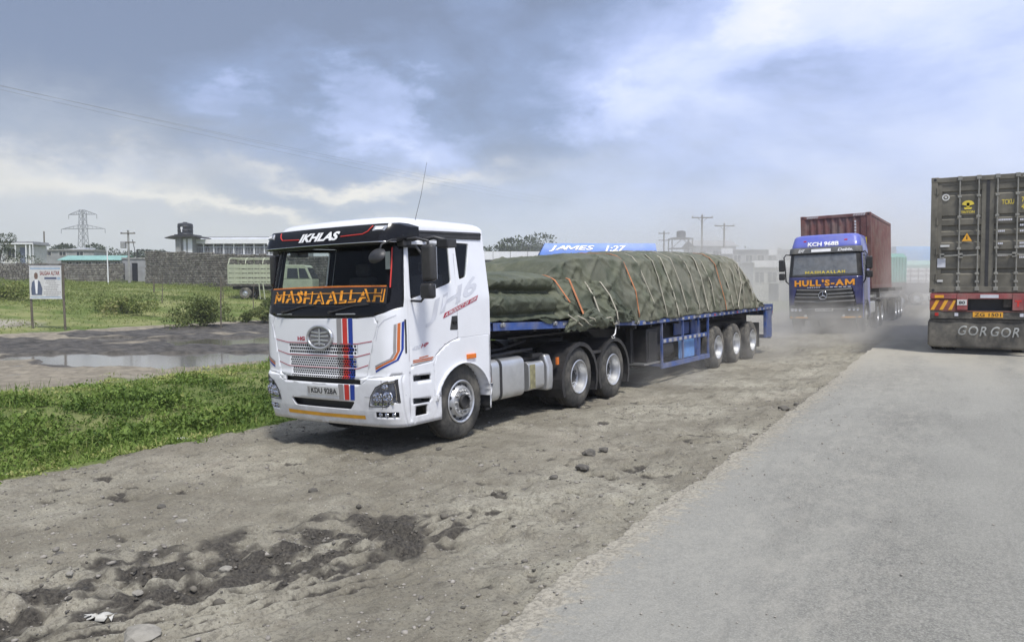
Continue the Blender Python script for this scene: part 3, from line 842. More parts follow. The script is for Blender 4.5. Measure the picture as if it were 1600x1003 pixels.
ROCKS = [(-4.73, 3.82, .055, 'stone', 'pale angular stone at the edge of the muddy rut'), (-6.03, 4.40, .055, 'stone', 'round stone on the open dirt left of the truck shadow'),
         (-5.70, 5.71, .06, 'stone_dark', 'dark clod on the dirt in front of the white truck'), (-5.60, 3.14, .035, 'stone', 'small pale stone in the bottom left dirt'),
         (-4.83, 3.17, .045, 'stone', 'pale stone above the lowest mud bank'), (-4.13, 2.72, .12, 'stone', 'flat pale stone cut by the bottom edge'),
         (-3.59, 7.70, .10, 'stone_dark', 'dark flat clod nearest the road on the dirt'), (-3.81, 8.35, .11, 'stone_dark', 'larger dark clod of the pair right of the drive wheels'),
         (-3.70, 8.55, .07, 'stone_dark', 'smaller dark clod of the pair right of the drive wheels'), (-3.73, 6.64, .07, 'stone_dark', 'dark clod on the dirt below the trailer tanks'),
         (-3.62, 7.06, .06, 'stone_dark', 'dark clod just behind another on the open dirt'), (-5.77, 8.0, .05, 'stone_dark', 'dark clod beside the front wheel'),
         (-10.93, 5.33, .085, 'litter', 'white chunk of rubble at the left edge of the grass'), (-10.75, 5.62, .07, 'litter', 'second white rubble chunk in the grass'),
         (-2.30, 12.2, .11, 'stone_dark', 'dark earth lump on the road edge beyond the trailer'), (-2.24, 12.9, .06, 'stone_dark', 'smaller earth lump on the road edge'),
         (-6.26, 3.43, .05, 'stone_dark', 'dark stone at the left edge of the dirt'), (-6.6, 4.6, .05, 'stone_dark', 'dark lump near the left dirt edge')]
for k, (x, y, r, mt, lb) in enumerate(ROCKS):
    o = bpy.data.objects.new('stone', rock_mesh('stone', r, k, mt, .55)); C.objects.link(o)
    o.location = (x, y, gz(x, y) + r * .22); o.rotation_euler = (0, 0, k * 1.3)
    tag(o, lb, 'stone', 'loose stones and clods')
def sheet_litter(x, y, w, h, rz, lb):
    b = MB(); n = 7; rng = random.Random(int(x * 100)); vs = []
    for j in range(n):
        for i in range(n):
            vs.append(((i / (n - 1) - .5) * w + rng.uniform(-.02, .02), (j / (n - 1) - .5) * h * (.5 + .5 * abs(math.sin(i * 1.3))) + rng.uniform(-.015, .015), .008 + rng.uniform(0, .035)))
    b.add(vs, [(j * n + i, j * n + i + 1, (j + 1) * n + i + 1, (j + 1) * n + i) for j in range(n - 1) for i in range(n - 1)])
    o = b.build('plastic_litter', 'litter', None, 60); so = o.modifiers.new('solid', 'SOLIDIFY'); so.thickness = .002
    o.location = (x, y, gz(x, y) + .005); o.rotation_euler = (.1, 0, rz); tag(o, lb, 'litter', 'scraps of litter')
sheet_litter(-4.70, 2.82, .16, .09, .8, 'white plastic scrap pressed in the mud at bottom left')
sheet_litter(-9.9, 7.3, .22, .10, .3, 'white scrap in the grass edge left of the truck')
sheet_litter(-11.5, 10.2, .2, .12, 1.0, 'white scrap in the verge beside the headlight')
def gravel():
    me0 = rock_mesh('pebble', 1, 5, 'stone', .6)
    bm = bmesh.new(); bmesh.ops.create_icosphere(bm, subdivisions=1, radius=1)
    V0 = np.array([v.co[:] for v in bm.verts]); F0 = np.array([[v.index for v in f.verts] for f in bm.faces]); bm.free()
    n = 9000
    X = RNG.uniform(-9.4, -2.1, n); Y = 1.8 + RNG.uniform(0, 1, n) ** 1.5 * 12
    k = fbm(X, Y, .9, 3, 90) > RNG.uniform(-.5, .35, n); X, Y = X[k], Y[k]
    xe = np.concatenate([RNG.normal(-1.55, .55, 700), RNG.normal(-2.10, .09, 1500)]); ye = RNG.uniform(2.5, 16, 2200); kk = (xe > -2.0) | (np.arange(2200) > 700)
    X = np.concatenate([X, xe[kk]]); Y = np.concatenate([Y, ye[kk]]); n = len(X)
    Z, _ = terrain(X, Y); Z = np.where(X > -2.03, .004, Z)
    r = np.exp(RNG.normal(-4.85, .5, n)); r = np.clip(r, .003, .028); r = np.where(X > -2.03, r * .55, r)
    jit = RNG.uniform(.6, 1.25, (n, len(V0), 1))
    V = V0[None] * jit * r[:, None, None] * np.array([1, 1, .65]); a = RNG.uniform(0, 6.28, n)
    ca, sa = np.cos(a)[:, None], np.sin(a)[:, None]
    V = np.stack([V[..., 0] * ca - V[..., 1] * sa * 1.3, V[..., 0] * sa + V[..., 1] * ca * 1.3, V[..., 2]], -1) + np.stack([X, Y, Z + r * .2], 1)[:, None]
    F = (F0[None] + (np.arange(n) * len(V0))[:, None, None]).reshape(-1).astype(np.int32)
    me = bpy.data.meshes.new('gravel'); V = V.reshape(-1, 3).astype(np.float32)
    me.vertices.add(len(V)); me.vertices.foreach_set('co', V.ravel())
    me.loops.add(len(F)); me.loops.foreach_set('vertex_index', F)
    me.polygons.add(len(F) // 3); me.polygons.foreach_set('loop_start', np.arange(0, len(F), 3, dtype=np.int32)); me.update(calc_edges=True)
    put_attr(me, 'tint', np.repeat(np.where(X > -2.03, RNG.uniform(.7, 1.25, n), RNG.uniform(0, 1, n)), len(V0)))
    m, t, p = newmat('gravel_stone'); tn = t.attr('tint')
    t.L.new(t.mix(tn, (.08, .074, .062), (.33, .305, .265)), p.inputs['Base Color']); p.inputs['Roughness'].default_value = .9
    me.materials.append(m); bpy.data.meshes.remove(me0)
    o = bpy.data.objects.new('gravel', me); C.objects.link(o); o['kind'] = 'stuff'
gravel()

def clods():
    bm = bmesh.new(); bmesh.ops.create_icosphere(bm, subdivisions=1, radius=1)
    V0 = np.array([v.co[:] for v in bm.verts]); F0 = np.array([[v.index for v in f.verts] for f in bm.faces]); bm.free()
    n = 26000; X = RNG.uniform(-7.2, -2.6, n); Y = RNG.uniform(1.6, 8.0, n)
    Z, mud = terrain(X, Y); k = mud > RNG.uniform(.35, 3.0, n); X, Y, Z = X[k], Y[k], Z[k]; n = len(X)
    r = np.clip(np.exp(RNG.normal(-4.75, .65, n)), .003, .05)
    V = V0[None] * RNG.uniform(.5, 1.3, (n, len(V0), 1)) * r[:, None, None] * np.array([1, 1, .7])
    V = V + np.stack([X, Y, Z + r * .15], 1)[:, None]
    F = (F0[None] + (np.arange(n) * len(V0))[:, None, None]).reshape(-1).astype(np.int32); V = V.reshape(-1, 3).astype(np.float32)
    me = bpy.data.meshes.new('mud_clods'); me.vertices.add(len(V)); me.vertices.foreach_set('co', V.ravel())
    me.loops.add(len(F)); me.loops.foreach_set('vertex_index', F)
    me.polygons.add(len(F) // 3); me.polygons.foreach_set('loop_start', np.arange(0, len(F), 3, dtype=np.int32)); me.update(calc_edges=True)
    put_attr(me, 'tint', np.repeat(RNG.uniform(0, 1, n), len(V0)))
    m, t, p = newmat('clod_earth'); t.L.new(t.mix(t.attr('tint'), (.045, .041, .034), (.16, .145, .118)), p.inputs['Base Color']); p.inputs['Roughness'].default_value = .95
    me.materials.append(m); o = bpy.data.objects.new('mud_clods', me); C.objects.link(o); o['kind'] = 'stuff'
clods()

# ------------------------------------------------------------------ truck cabs: one lofted shell that is cut into its panels
class Cab:
    def __init__(s, PZ, WZ, z0, z1, yr, rad, bow, parent, dz=.05, roof=((.02, .03), (.05, .06), (.10, .085), (.19, .105), (.32, .115), (.5, .12))):
        s.PZ, s.WZ, s.rad, s.bow, s.yr, s.parent, s.z1 = PZ, WZ, rad, bow, yr, parent, z1
        zs = list(np.linspace(z0, z1, int(round((z1 - z0) / dz)) + 1))
        rows = [(z, z, 0.) for z in zs] + [(z1, z1 + h, i) for i, h in roof]
        bm = bmesh.new(); grid = []
        ns, nc, nf, nr = int(1.9 / dz), 10, int(2.1 / dz), 8
        for zq, z, i in rows:
            W = s.w(zq) - i; yP = s.P(zq) + i; yre = yr - i; r = max(.05, rad)
            pts = []
            ya = yP + bow + r
            for k in range(ns): pts.append((W, yre + (ya - yre) * k / ns))
            for k in range(nc):
                a = math.pi / 2 * k / nc; x = W - r + r * math.cos(a)
                pts.append((x, yP + bow * (x / W) ** 2 + r - r * math.sin(a)))
            half = [(W - r) * (1 - 2 * k / nf) for k in range(nf)]
            fr_ = [(x, yP + bow * (x / W) ** 2) for x in half]
            left = [(-x, y) for x, y in reversed(pts)]
            ring = pts + fr_ + [(-(W - r), yP + bow * ((W - r) / W) ** 2)] + left
            back = [(-W + 2 * W * k / nr, yre) for k in range(1, nr)]
            ring = ring + back
            grid.append([bm.verts.new((x, y, z)) for x, y in ring])
        n = len(grid[0])
        for a, b in zip(grid[:-1], grid[1:]):
            for k in range(n):
                q = (k + 1) % n
                bm.faces.new((a[k], b[k], b[q], a[q]))
        bm.faces.new(list(reversed(grid[-1])))
        bmesh.ops.recalc_face_normals(bm, faces=bm.faces)
        bm.normal_update()
        # orientation: outward
        f = max(bm.faces, key=lambda f: f.calc_center_median().z)
        if f.normal.z < 0: bmesh.ops.reverse_faces(bm, faces=bm.faces)
        bm.normal_update()
        s.bm = bm
    def w(s, z): return float(np.interp(z, *zip(*s.WZ)))
    def P(s, z): return float(np.interp(z, *zip(*s.PZ)))
    def F(s, x, z):
        W = s.w(z); a = min(abs(x), W); y = s.P(z) + s.bow * (a / W) ** 2
        if a > W - s.rad: y += s.rad - math.sqrt(max(0, s.rad ** 2 - (a - (W - s.rad)) ** 2))
        return y
    def front(s, x, z, off=.004): return Vector((x, s.F(x, z) - off, z))
    def side(s, y, z, off=.004): return Vector((s.w(z) + off, y, z))
    def surf(s, u, z, off=.004):
        """u runs round the perimeter from the middle of the front"""
        W = s.w(z); a = abs(u); sg = 1 if u >= 0 else -1; f = W - s.rad
        if a <= f: return Vector((u, s.P(z) + s.bow * (a / W) ** 2 - off, z))
        th = (a - f) / s.rad
        if th < math.pi / 2:
            x = f + s.rad * math.sin(th)
            return Vector((sg * (x + off * math.sin(th)), s.P(z) + s.bow * (x / W) ** 2 + s.rad - s.rad * math.cos(th) - off * math.cos(th), z))
        return Vector((sg * (W + off), s.P(z) + s.bow + s.rad + (a - f - s.rad * math.pi / 2), z))
    def carve(s, poly, view='front', sgn=1, lim=.25):
        bm = s.bm; ix = 0 if view == 'front' else 1
        lo = [min(p[k] for p in poly) - .06 for k in (0, 1)]; hi = [max(p[k] for p in poly) + .06 for k in (0, 1)]
        def ok(f):
            n = f.normal
            if view == 'front' and not n.y < -lim: return False
            if view == 'side' and not n.x * sgn > .5: return False
            c = f.calc_center_median()
            return lo[0] - .06 < c[ix] < hi[0] + .06 and lo[1] - .06 < c.z < hi[1] + .06
        reg = [f for f in bm.faces if ok(f)]
        m = len(poly)
        for i in range(m):
            a, b = poly[i], poly[(i + 1) % m]
            d = (b[0] - a[0], b[1] - a[1]); l = math.hypot(*d)
            if l < 1e-6: continue
            no = (-d[1] / l, d[0] / l)
            co = Vector((a[0], 0, a[1])) if ix == 0 else Vector((0, a[0], a[1]))
            nv = Vector((no[0], 0, no[1])) if ix == 0 else Vector((0, no[0], no[1]))
            es = {e for f in reg for e in f.edges}; vs = {v for f in reg for v in f.verts}
            ret = bmesh.ops.bisect_plane(bm, geom=list(reg) + list(es) + list(vs), dist=1e-5, plane_co=co, plane_no=nv)
            reg = [g for g in ret['geom'] if isinstance(g, bmesh.types.BMFace)]
        cen = [(f, f.calc_center_median()) for f in reg]
        if not cen: return []
        X = np.array([c[ix] for _, c in cen]); Z = np.array([c.z for _, c in cen])
        k = in_poly(X, Z, poly)
        return [f for (f, _), q in zip(cen, k) if q]
    def cut(s, poly, view='front', sgn=1, lim=.25):
        sel = s.carve(poly, view, sgn, lim)
        bmesh.ops.delete(s.bm, geom=sel, context='FACES')
    def take(s, poly, name, mats, view='front', sgn=1, off=0., gap=.0, keep=False, thick=.03, parent=None, lim=.25, label=None):
        outer = poly
        if gap: poly = shrink(poly, gap)
        sel = s.carve(poly, view, sgn, lim)
        b2 = bmesh.new(); mp = {}
        s.bm.normal_update()
        for f in sel:
            for v in f.verts:
                if v not in mp:
                    mp[v] = b2.verts.new(v.co + v.normal * off)
        for f in sel: b2.faces.new([mp[v] for v in f.verts])
        if not keep: bmesh.ops.delete(s.bm, geom=sel, context='FACES')
        if gap: s.cut(outer, view, sgn, lim)
        return s.emit(b2, name, mats, thick, parent, label)
    def emit(s, b2, name, mats, thick, parent=None, label=None):
        me = bpy.data.meshes.new(name); b2.to_mesh(me); b2.free()
        if not isinstance(mats, (list, tuple)): mats = [mats]
        for m in mats: me.materials.append(M[m])
        me.polygons.foreach_set('use_smooth', [True] * len(me.polygons)); me.set_sharp_from_angle(angle=R(38))
        o = bpy.data.objects.new(name, me); C.objects.link(o); o.parent = parent or s.parent
        if thick:
            so = o.modifiers.new('thickness', 'SOLIDIFY'); so.thickness = thick; so.offset = -1
            if len(mats) > 1: so.material_offset = 1
        if label: o['label'] = label
        return o
    def ribbon(s, name, mat, a, b, parent=None, off=.004, sub=10):
        """painted band between two paths of (u, z) on the shell"""
        def dense(p):
            out = []
            for (u0, z0), (u1, z1) in zip(p[:-1], p[1:]):
                for k in range(sub): out.append((u0 + (u1 - u0) * k / sub, z0 + (z1 - z0) * k / sub))
            return out + [p[-1]]
        A, B = dense(a), dense(b); n = len(A)
        mb = MB(); vs = [s.surf(*p, off) for p in A] + [s.surf(*p, off) for p in B]
        mb.add(vs, [(i, i + 1, n + i + 1, n + i) for i in range(n - 1)])
        return mb.build(name, mat, parent or s.parent, 180)
    def line(s, name, mat, path, wd, parent=None, off=.004):
        a, b = [], []
        for i, p in enumerate(path):
            q0, q1 = path[max(i - 1, 0)], path[min(i + 1, len(path) - 1)]
            dx, dz = q1[0] - q0[0], q1[1] - q0[1]; l = math.hypot(dx, dz)
            nx, nz = -dz / l * wd / 2, dx / l * wd / 2
            a.append((p[0] + nx, p[1] + nz)); b.append((p[0] - nx, p[1] - nz))
        return s.ribbon(name, mat, a, b, parent, off)
def shrink(p, d):
    """polygon moved inwards by d along every edge"""
    ar = sum(p[i - 1][0] * p[i][1] - p[i][0] * p[i - 1][1] for i in range(len(p))); sg = 1 if ar > 0 else -1
    out = []; m = len(p)
    for i in range(m):
        a, b, c = Vector(p[i - 1]), Vector(p[i]), Vector(p[(i + 1) % m])
        u, v = (b - a).normalized(), (c - b).normalized()
        n0, n1 = Vector((-u.y, u.x)) * sg, Vector((-v.y, v.x)) * sg
        k = n0 + n1; k = k / max(.35, k.length_squared / 2) if k.length > 1e-6 else n0
        q = b + k * d; out.append((q.x, q.y))
    return out
def lerp(a, b, t): return [(p[0] + (q[0] - p[0]) * t, p[1] + (q[1] - p[1]) * t) for p, q in zip(a, b)]
def mirror(p): return [(-x, z) for x, z in reversed(p)]
def rounded(p, r=.03, n=4):
    out = []; m = len(p)
    for i in range(m):
        a, b, c = Vector(p[i - 1]), Vector(p[i]), Vector(p[(i + 1) % m])
        u, v = (a - b), (c - b); k = min(r, u.length * .45, v.length * .45)
        p0, p1 = b + u.normalized() * k, b + v.normalized() * k
        for j in range(n + 1):
            t = j / n; q = p0 * (1 - t) ** 2 + b * 2 * t * (1 - t) + p1 * t * t
            out.append((q.x, q.y))
    return out

# ------------------------------------------------------------------ wheels
def tyre_mesh(r, wd, sgn, mat, rim_r, parent, lugs=44):
    """outer face at distance 0 along +sgn x, tyre runs inwards"""
    b = MB(); n = lugs * 2
    h = wd
    prof = [(rim_r, -.012), (rim_r + .02, -.002), (rim_r + .07, .0), (r - .13, -.004), (r - .075, -.012), (r - .035, -.03), (r - .008, -.05), (r, -.062),
            (r, -h * .36), (r - .012, -h * .37), (r - .012, -h * .40), (r, -h * .41), (r, -h * .59), (r - .012, -h * .60), (r - .012, -h * .63), (r, -h * .64), (r, -h + .06), (r - .03, -h + .03), (r - .08, -h + .012), (rim_r + .05, -h), (rim_r, -h + .01)]
    def mod(i, j): return -.014 if (5 <= i <= 7 or 16 <= i <= 18) and j % 2 else 0.
    b.lathe(prof, (0, 0, 0), (sgn, 0, 0), n, None, False, mod)
    return b.build('tyre', mat, parent, 35)
def wheel(parent, c, sgn, kind, mat='rubber', r=.53, wd=.30, rimmat='rim', detail=True):
    """c: centre of the outer tyre face; kind: steer (convex disc) or drive (deep dish, twin tyres)"""
    hub = MB()
    hub.lathe([(.0, .0), (.09, .0), (.11, -.02), (.125, -.05), (.125, -.2)], (sgn * (-.02 if kind == 'steer' else -.12), 0, 0), (sgn, 0, 0), 20)
    w = hub.build('wheel', 'rim' if kind == 'steer' else 'chassis', parent, 40)
    w.location = c
    rr = .285
    tyre_mesh(r, wd, sgn, mat, rr, w)
    b = MB()
    if kind == 'steer':
        b.lathe([(rr + .012, .004), (rr - .002, .012), (rr - .02, -.0), (rr - .035, -.06), (.24, -.045), (.205, .02), (.195, .03)], (0, 0, 0), (sgn, 0, 0), 40)
        b.disc((sgn * .030, 0, 0), (sgn, 0, 0), .197, holes=[(.163, 0, .011, 10)], th=.01, n=40)
        b.build('rim', rimmat, w, 40)
        holes = MB()
        for k in range(10):
            a = 2 * math.pi * (k + .5) / 10; y, z = .232 * math.cos(a), .232 * math.sin(a)
            p = Vector((sgn * -.016, y, z)); d = Vector((sgn * .8, math.cos(a) * .6, math.sin(a) * .6))
            holes.cyl(p - d * .03, p + d * .004, .023, 10)
        holes.build('hand_hole', 'ink', w, 40)
        cap = MB(); cap.lathe([(.085, -.01), (.105, .03), (.10, .055), (.085, .06), (.08, .03), (.0, .025)], (sgn * .02, 0, 0), (sgn, 0, 0), 24); cap.build('hub_ring', 'chassis', w, 40)
        nuts = MB()
        for k in range(10):
            a = 2 * math.pi * k / 10
            nuts.cyl((sgn * .03, .148 * math.cos(a), .148 * math.sin(a)), (sgn * .062, .148 * math.cos(a), .148 * math.sin(a)), .017, 6)
        nuts.build('wheel_nut', 'steel', w, None)
    else:
        d = .155
        b.lathe([(rr + .012, .002), (rr - .004, .01), (rr - .022, -.004), (rr - .03, -.05), (rr - .05, -.10), (rr - .055, -d), (.215, -d - .012), (.19, -d - .012)], (0, 0, 0), (sgn, 0, 0), 40)
        b.disc((-sgn * (d + .01), 0, 0), (sgn, 0, 0), .235, holes=[(.19, .2, .026, 10)] if detail else (), th=.012, n=40)
        b.build('rim', rimmat, w, 40)
        if detail:
            nuts = MB()
            for k in range(10):
                a = 2 * math.pi * k / 10
                nuts.cyl((-sgn * d, .148 * math.cos(a), .148 * math.sin(a)), (-sgn * (d - .03), .148 * math.cos(a), .148 * math.sin(a)), .016, 6)
            nuts.build('wheel_nut', 'steel', w, None)
        t2 = tyre_mesh(r, wd, sgn, mat, rr, w); t2.location = (-sgn * (wd + .04), 0, 0)
    return w

# ------------------------------------------------------------------ the white tractor unit
TM = frame_mat((-7.0677, 8.7641, -.4), 3.6, 1.5)
def white_truck():
    T = thing('semi_truck', 'white tractor unit with black visor and orange windscreen lettering parked on the dirt shoulder', 'truck', mat=TM)
    PZ = [(.34, -1.36), (.55, -1.42), (.93, -1.46), (.975, -1.455), (.995, -1.43), (1.4, -1.43), (1.76, -1.42), (1.9, -1.39), (2.65, -1.27), (2.9, -1.25), (3.2, -1.2)]
    WZ = [(0, 1.24), (1.95, 1.24), (2.85, 1.13), (3.2, 1.12)]
    c = Cab(PZ, WZ, .36, 2.90, .66, .22, .09, T)
    # glazing
    gl = rounded([(-1.13, 1.90), (1.13, 1.90), (1.075, 2.64), (-1.075, 2.64)], .05)
    c.take(gl, 'windscreen', 'glass', off=-.012, thick=.006)
    sur = [(-1.30, 1.885), (-1.17, 1.835), (-1.08, 1.79), (-.92, 1.745), (-.67, 1.726), (.67, 1.726), (.92, 1.745), (1.08, 1.79), (1.17, 1.835), (1.30, 1.885), (1.30, 2.76), (-1.30, 2.76)]
    c.take(sur, 'windscreen_surround', ['black_gloss', 'dark_in'], off=.002)
    # bonnet lid, slot, bumper
    lid = [(-.80, .99), (-.70, .957), (.70, .957), (.80, .99), (.835, 1.14), (.91, 1.43), (.985, 1.655), (.93, 1.742), (.67, 1.722), (-.67, 1.722), (-.93, 1.742), (-.985, 1.655), (-.91, 1.43), (-.835, 1.14)]
    c.cut([(-.68, .893), (.72, .893), (.72, .957), (-.68, .957)])
    # three perforated bands cut out of the lid and refilled with shallow holes, the shade inside painted black
    bands = [(1.262, 1.392, 3, .615, .66), (1.098, 1.222, 4, .585, .64), (.962, 1.082, 4, .545, .62)]
    for z0, z1, nr, xl, xr in bands: c.cut([(-xl, z0), (xr, z0), (xr, z1), (-xl, z1)])
    c.take(lid, 'front_lid', ['white', 'dark_in'], gap=.005)
    gr = MB()
    for z0, z1, nr, xl, xr in bands:
        rh = (z1 - z0) / nr; cw = .040
        for r_ in range(nr):
            n = int((xl + xr) / cw); x = -xl; st = (xl + xr - n * cw) / 2 + (cw * .25 if r_ % 2 else -cw * .25) + cw * .0
            edges = [-xl] + [-xl + max(.002, st) + k * cw for k in range(n)] + [xr]
            za, zb = z0 + r_ * rh, z0 + (r_ + 1) * rh; zc = (za + zb) / 2
            for k in range(len(edges) - 1):
                a, b = edges[k], edges[k + 1]; xc = (a + b) / 2
                mi = 1 if .328 < xc < .425 else 2 if .425 < xc < .522 else 3 if .522 < xc < .612 else 0
                out = [(a, za), (xc, za), (b, za), (b, zc), (b, zb), (xc, zb), (a, zb), (a, zc)]
                if b - a < cw * .8:
                    gr.add([c.front(*p, 0) for p in (out[0], out[2], out[4], out[6])], [(0, 1, 2, 3)], mi); continue
                hw, hh = .0182, rh * .41
                inn = [(xc + hw * math.cos(t), zc + hh * math.sin(t)) for t in [math.pi * (1.25 + .25 * j) for j in range(8)]]
                vs = [c.front(*p, 0) for p in out] + [c.front(*p, 0) for p in inn] + [c.front(*p, -.012) for p in inn]
                gr.add(vs, [(j, (j + 1) % 8, 8 + (j + 1) % 8, 8 + j) for j in range(8)], mi)
                gr.add(vs, [(8 + j, 8 + (j + 1) % 8, 16 + (j + 1) % 8, 16 + j) for j in range(8)] + [tuple(range(16, 24))], 4)
    g = gr.build('perforated_grille', ['white', 'decal_grey', 'red', 'decal_blue', 'ink'], T)
    bk = MB(); bk.box(-.8, .8, -1.36, -1.30, .86, 1.5); bk.build('grille_backing', 'ink', T)
    bump = [(-1.32, 1.03), (-.84, .975), (-.72, .893), (.72, .893), (.84, .975), (1.32, 1.03), (1.32, .30), (-1.32, .30)]
    hlR = [(.838, .632), (.877, .75), (.961, .859), (1.096, .927), (1.195, .955), (1.20, .684), (1.085, .638)]
    hlF = [(.825, .618), (.868, .758), (.955, .872), (1.095, .942), (1.208, .970), (1.214, .672), (1.088, .624)]
    hlL = mirror(hlR)
    fog = [(.915, .485), (1.19, .485), (1.195, .555), (.925, .558)]
    low = rounded([(-.56, .659), (.637, .672), (.60, .575), (-.45, .560)], .03, 3)
    low = rounded([(-.60, .668), (.60, .668), (.52, .566), (-.52, .566)], .03, 3)
    for p in (hlR, hlL, fog, mirror(fog), low): c.cut(p)
    c.take(bump, 'bumper', ['white', 'dark_in'], gap=.004)
    bk = MB(); bk.box(-.72, .72, -1.32, -1.27, .5, .95); bk.build('bumper_recess', 'ink', T)
    for sgn, hp, fp, hf in ((1, hlR, fog, hlF), (-1, hlL, mirror(fog), mirror(hlF))):
        h = MB()
        n = len(hp); vs = [c.front(x, z, .0) for x, z in hp] + [c.front(x, z, -.10) for x, z in hp]
        h.add(vs, [(i, (i + 1) % n, n + (i + 1) % n, n + i) for i in range(n)] + [tuple(range(n, 2 * n))])
        hl = h.build('headlight', 'decal_pale', T)
        ln = MB(); ln.add([c.front(x, z, .006) for x, z in hp], [tuple(range(n))]); ln.build('lens', 'clear', hl, None)
        rim_ = MB(); vs = [c.front(x, z, .010) for x, z in hp] + [c.front(x, z, .010) for x, z in hf] + [c.front(x, z, -.01) for x, z in hf]
        rim_.add(vs, [(i, (i + 1) % n, n + (i + 1) % n, n + i) for i in range(n)] + [(n + i, n + (i + 1) % n, 2 * n + (i + 1) % n, 2 * n + i) for i in range(n)])
        rim_.build('lens_frame', 'black', hl)
        rf = MB()
        for x, z, rr in ((.955, .735, .078), (1.095, .745, .080), (1.07, .875, .048)):
            p = c.front(sgn * x, z, -.022)
            rf.lathe([(rr, .0), (rr * .92, .012), (rr * .85, -.01), (rr * .5, -.06), (.0, -.075)], p, (0, -1, 0), 20)
            rf.sphere((p.x, p.y + .03, p.z), rr * .38, 7)
        for k in range(4):
            a = c.front(sgn * (.90 + k * .075), .655 + k * .003, -.012); rf.bar(a, a + Vector((sgn * .05, 0, .0)), .012, .02)
        pts = [c.front(sgn * x, z, -.010) for x, z in ((.90, .83), (.985, .885), (1.10, .925), (1.18, .938))]
        rf.tube(pts, .010, 6)
        rf.tube([c.front(sgn * x, z, -.012) for x, z in ((1.18, .70), (1.185, .80), (1.18, .91))], .012, 6)
        rf.build('reflector', 'chrome', hl, 40)
        gd = MB()
        cl = [c.front(sgn * x, z, .025) for x, z in ((.79, .74), (.90, .74), (1.05, .745), (1.24, .76))]
        gd.tube(cl, .003, 4); gd.tube([c.front(sgn * x, z, .025) for x, z in ((1.05, .60), (1.055, .75), (1.06, .96))], .003, 4)
        gd.build('wire_guard', 'black', hl)
        f = MB(); m_ = len(fp); vs = [c.front(x, z, .0) for x, z in fp] + [c.front(x, z, -.06) for x, z in fp]
        f.add(vs, [(i, (i + 1) % m_, m_ + (i + 1) % m_, m_ + i) for i in range(m_)] + [tuple(range(m_, 2 * m_))])
        fl = f.build('fog_lamp', 'black', T)
        ln = MB(); ln.add([c.front(x, z, .004) for x, z in fp], [tuple(range(m_))]); ln.build('lens', 'clear', fl)
        rf = MB()
        for x in (.975, 1.065, 1.145):
            p = c.front(sgn * x, .521, -.012); rf.lathe([(.030, 0), (.026, .006), (.014, -.02), (0, -.024)], p, (0, -1, 0), 14)
        rf.build('reflector', 'chrome', fl, 40)
    # doors, windows, wings
    dw = rounded([(-1.035, 1.945), (-.46, 2.085), (-.176, 2.159), (-.146, 2.665), (-.97, 2.64)], .04)
    sw_ = rounded([(-.008, 2.70), (.315, 2.70), (.165, 2.235), (.005, 2.195)], .035)
    door = [(-1.075, 1.10), (-.62, 1.14), (-.554, 1.216), (-.363, 1.331), (-.20, 1.385), (-.075, 1.409), (-.079, 2.112), (-.03, 2.72), (-1.06, 2.70), (-1.085, 1.9)]
    arch = [(-.47, .28), (-.47, .80)] + [(.0 + .60 * math.cos(a), .50 + .56 * math.sin(a)) for a in [R(150 - k * 10) for k in range(13)]] + [(.60, .70), (.64, .70), (.80, .70), (.80, .28)]
    for sg in (1, -1):
        c.take(dw, 'door_window', 'glass_side', 'side', sg, off=-.012, thick=.005)
        if sg > 0:
            fr_ = c.take(sw_, 'sleeper_window', 'glass_side', 'side', sg, off=-.006, thick=.005)
        c.cut(arch, 'side', sg)
    d1 = c.take(door, 'door', ['white', 'dark_in'], 'side', 1, gap=.006)
    c.take(door, 'door', ['white', 'dark_in'], 'side', -1, gap=.006)
    # steps let into the lower corner
    for p, nm in (([(-1.02, .91), (-.675, .90), (-.675, .972), (-1.02, .985)], 'upper'), ([(-1.03, .625), (-.70, .612), (-.675, .665), (-1.03, .70)], 'lower'), ([(-1.0, .47), (-.755, .47), (-.755, .59), (-.98, .595)], 'box')):
        c.cut(p, 'side', 1)
    c.cut([(-1.082, .42), (-1.070, .42), (-1.070, 1.03), (-1.082, 1.03)], 'side', 1)
    stp = MB()
    for z0, z1 in ((.905, .98), (.615, .69)):
        stp.box(1.06, 1.235, -1.03, -.67, z0 - .012, z0 + .006); stp.box(1.02, 1.06, -1.03, -.67, z0 - .02, z1 + .02)
    stp.build('step', 'silver', T, None, .004)
    st2 = MB(); st2.box(1.03, 1.08, -1.02, -.74, .44, .61); st2.box(.98, 1.225, -1.02, -.74, .455, .468); st2.build('step_recess', 'ink', T)
    fend = [(-.60, 1.10)] + [(-.554, 1.216), (-.363, 1.331), (-.20, 1.385), (-.07, 1.409), (.2, 1.415), (.58, 1.422), (.70, 1.422), (.70, .66), (-.60, .66)]
    c.take(fend, 'wheel_arch', ['white', 'dark_in'], 'side', 1, gap=.004)
    # remaining shell
    so_ = c.emit(c.bm, 'cab_body', ['white', 'dark_in'], .035)
    # swollen wing lip over the wheel
    wl = MB(); q = []
    for k in range(19):
        a = R(168 - k * 9); q.append((.61 * math.cos(a), .50 + .575 * math.sin(a)))
    q = [(-.60, .70)] + [p for p in q if p[1] > .55] + [(.655, .72)]
    for i in range(len(q) - 1):
        (y0, z0), (y1, z1) = q[i], q[i + 1]
        cy, cz = (0 - y0) * .05, (.5 - z0) * .05
        wl.add([(1.236, y0, z0), (1.236, y1, z1), (1.285, y1 * .985, z1 - .012), (1.285, y0 * .985, z0 - .012), (1.02, y0 * .98, z0 - .02), (1.02, y1 * .98, z1 - .02)], [(0, 1, 2, 3), (3, 2, 5, 4)])
    wl.build('wing_lip', 'white', T, 180)
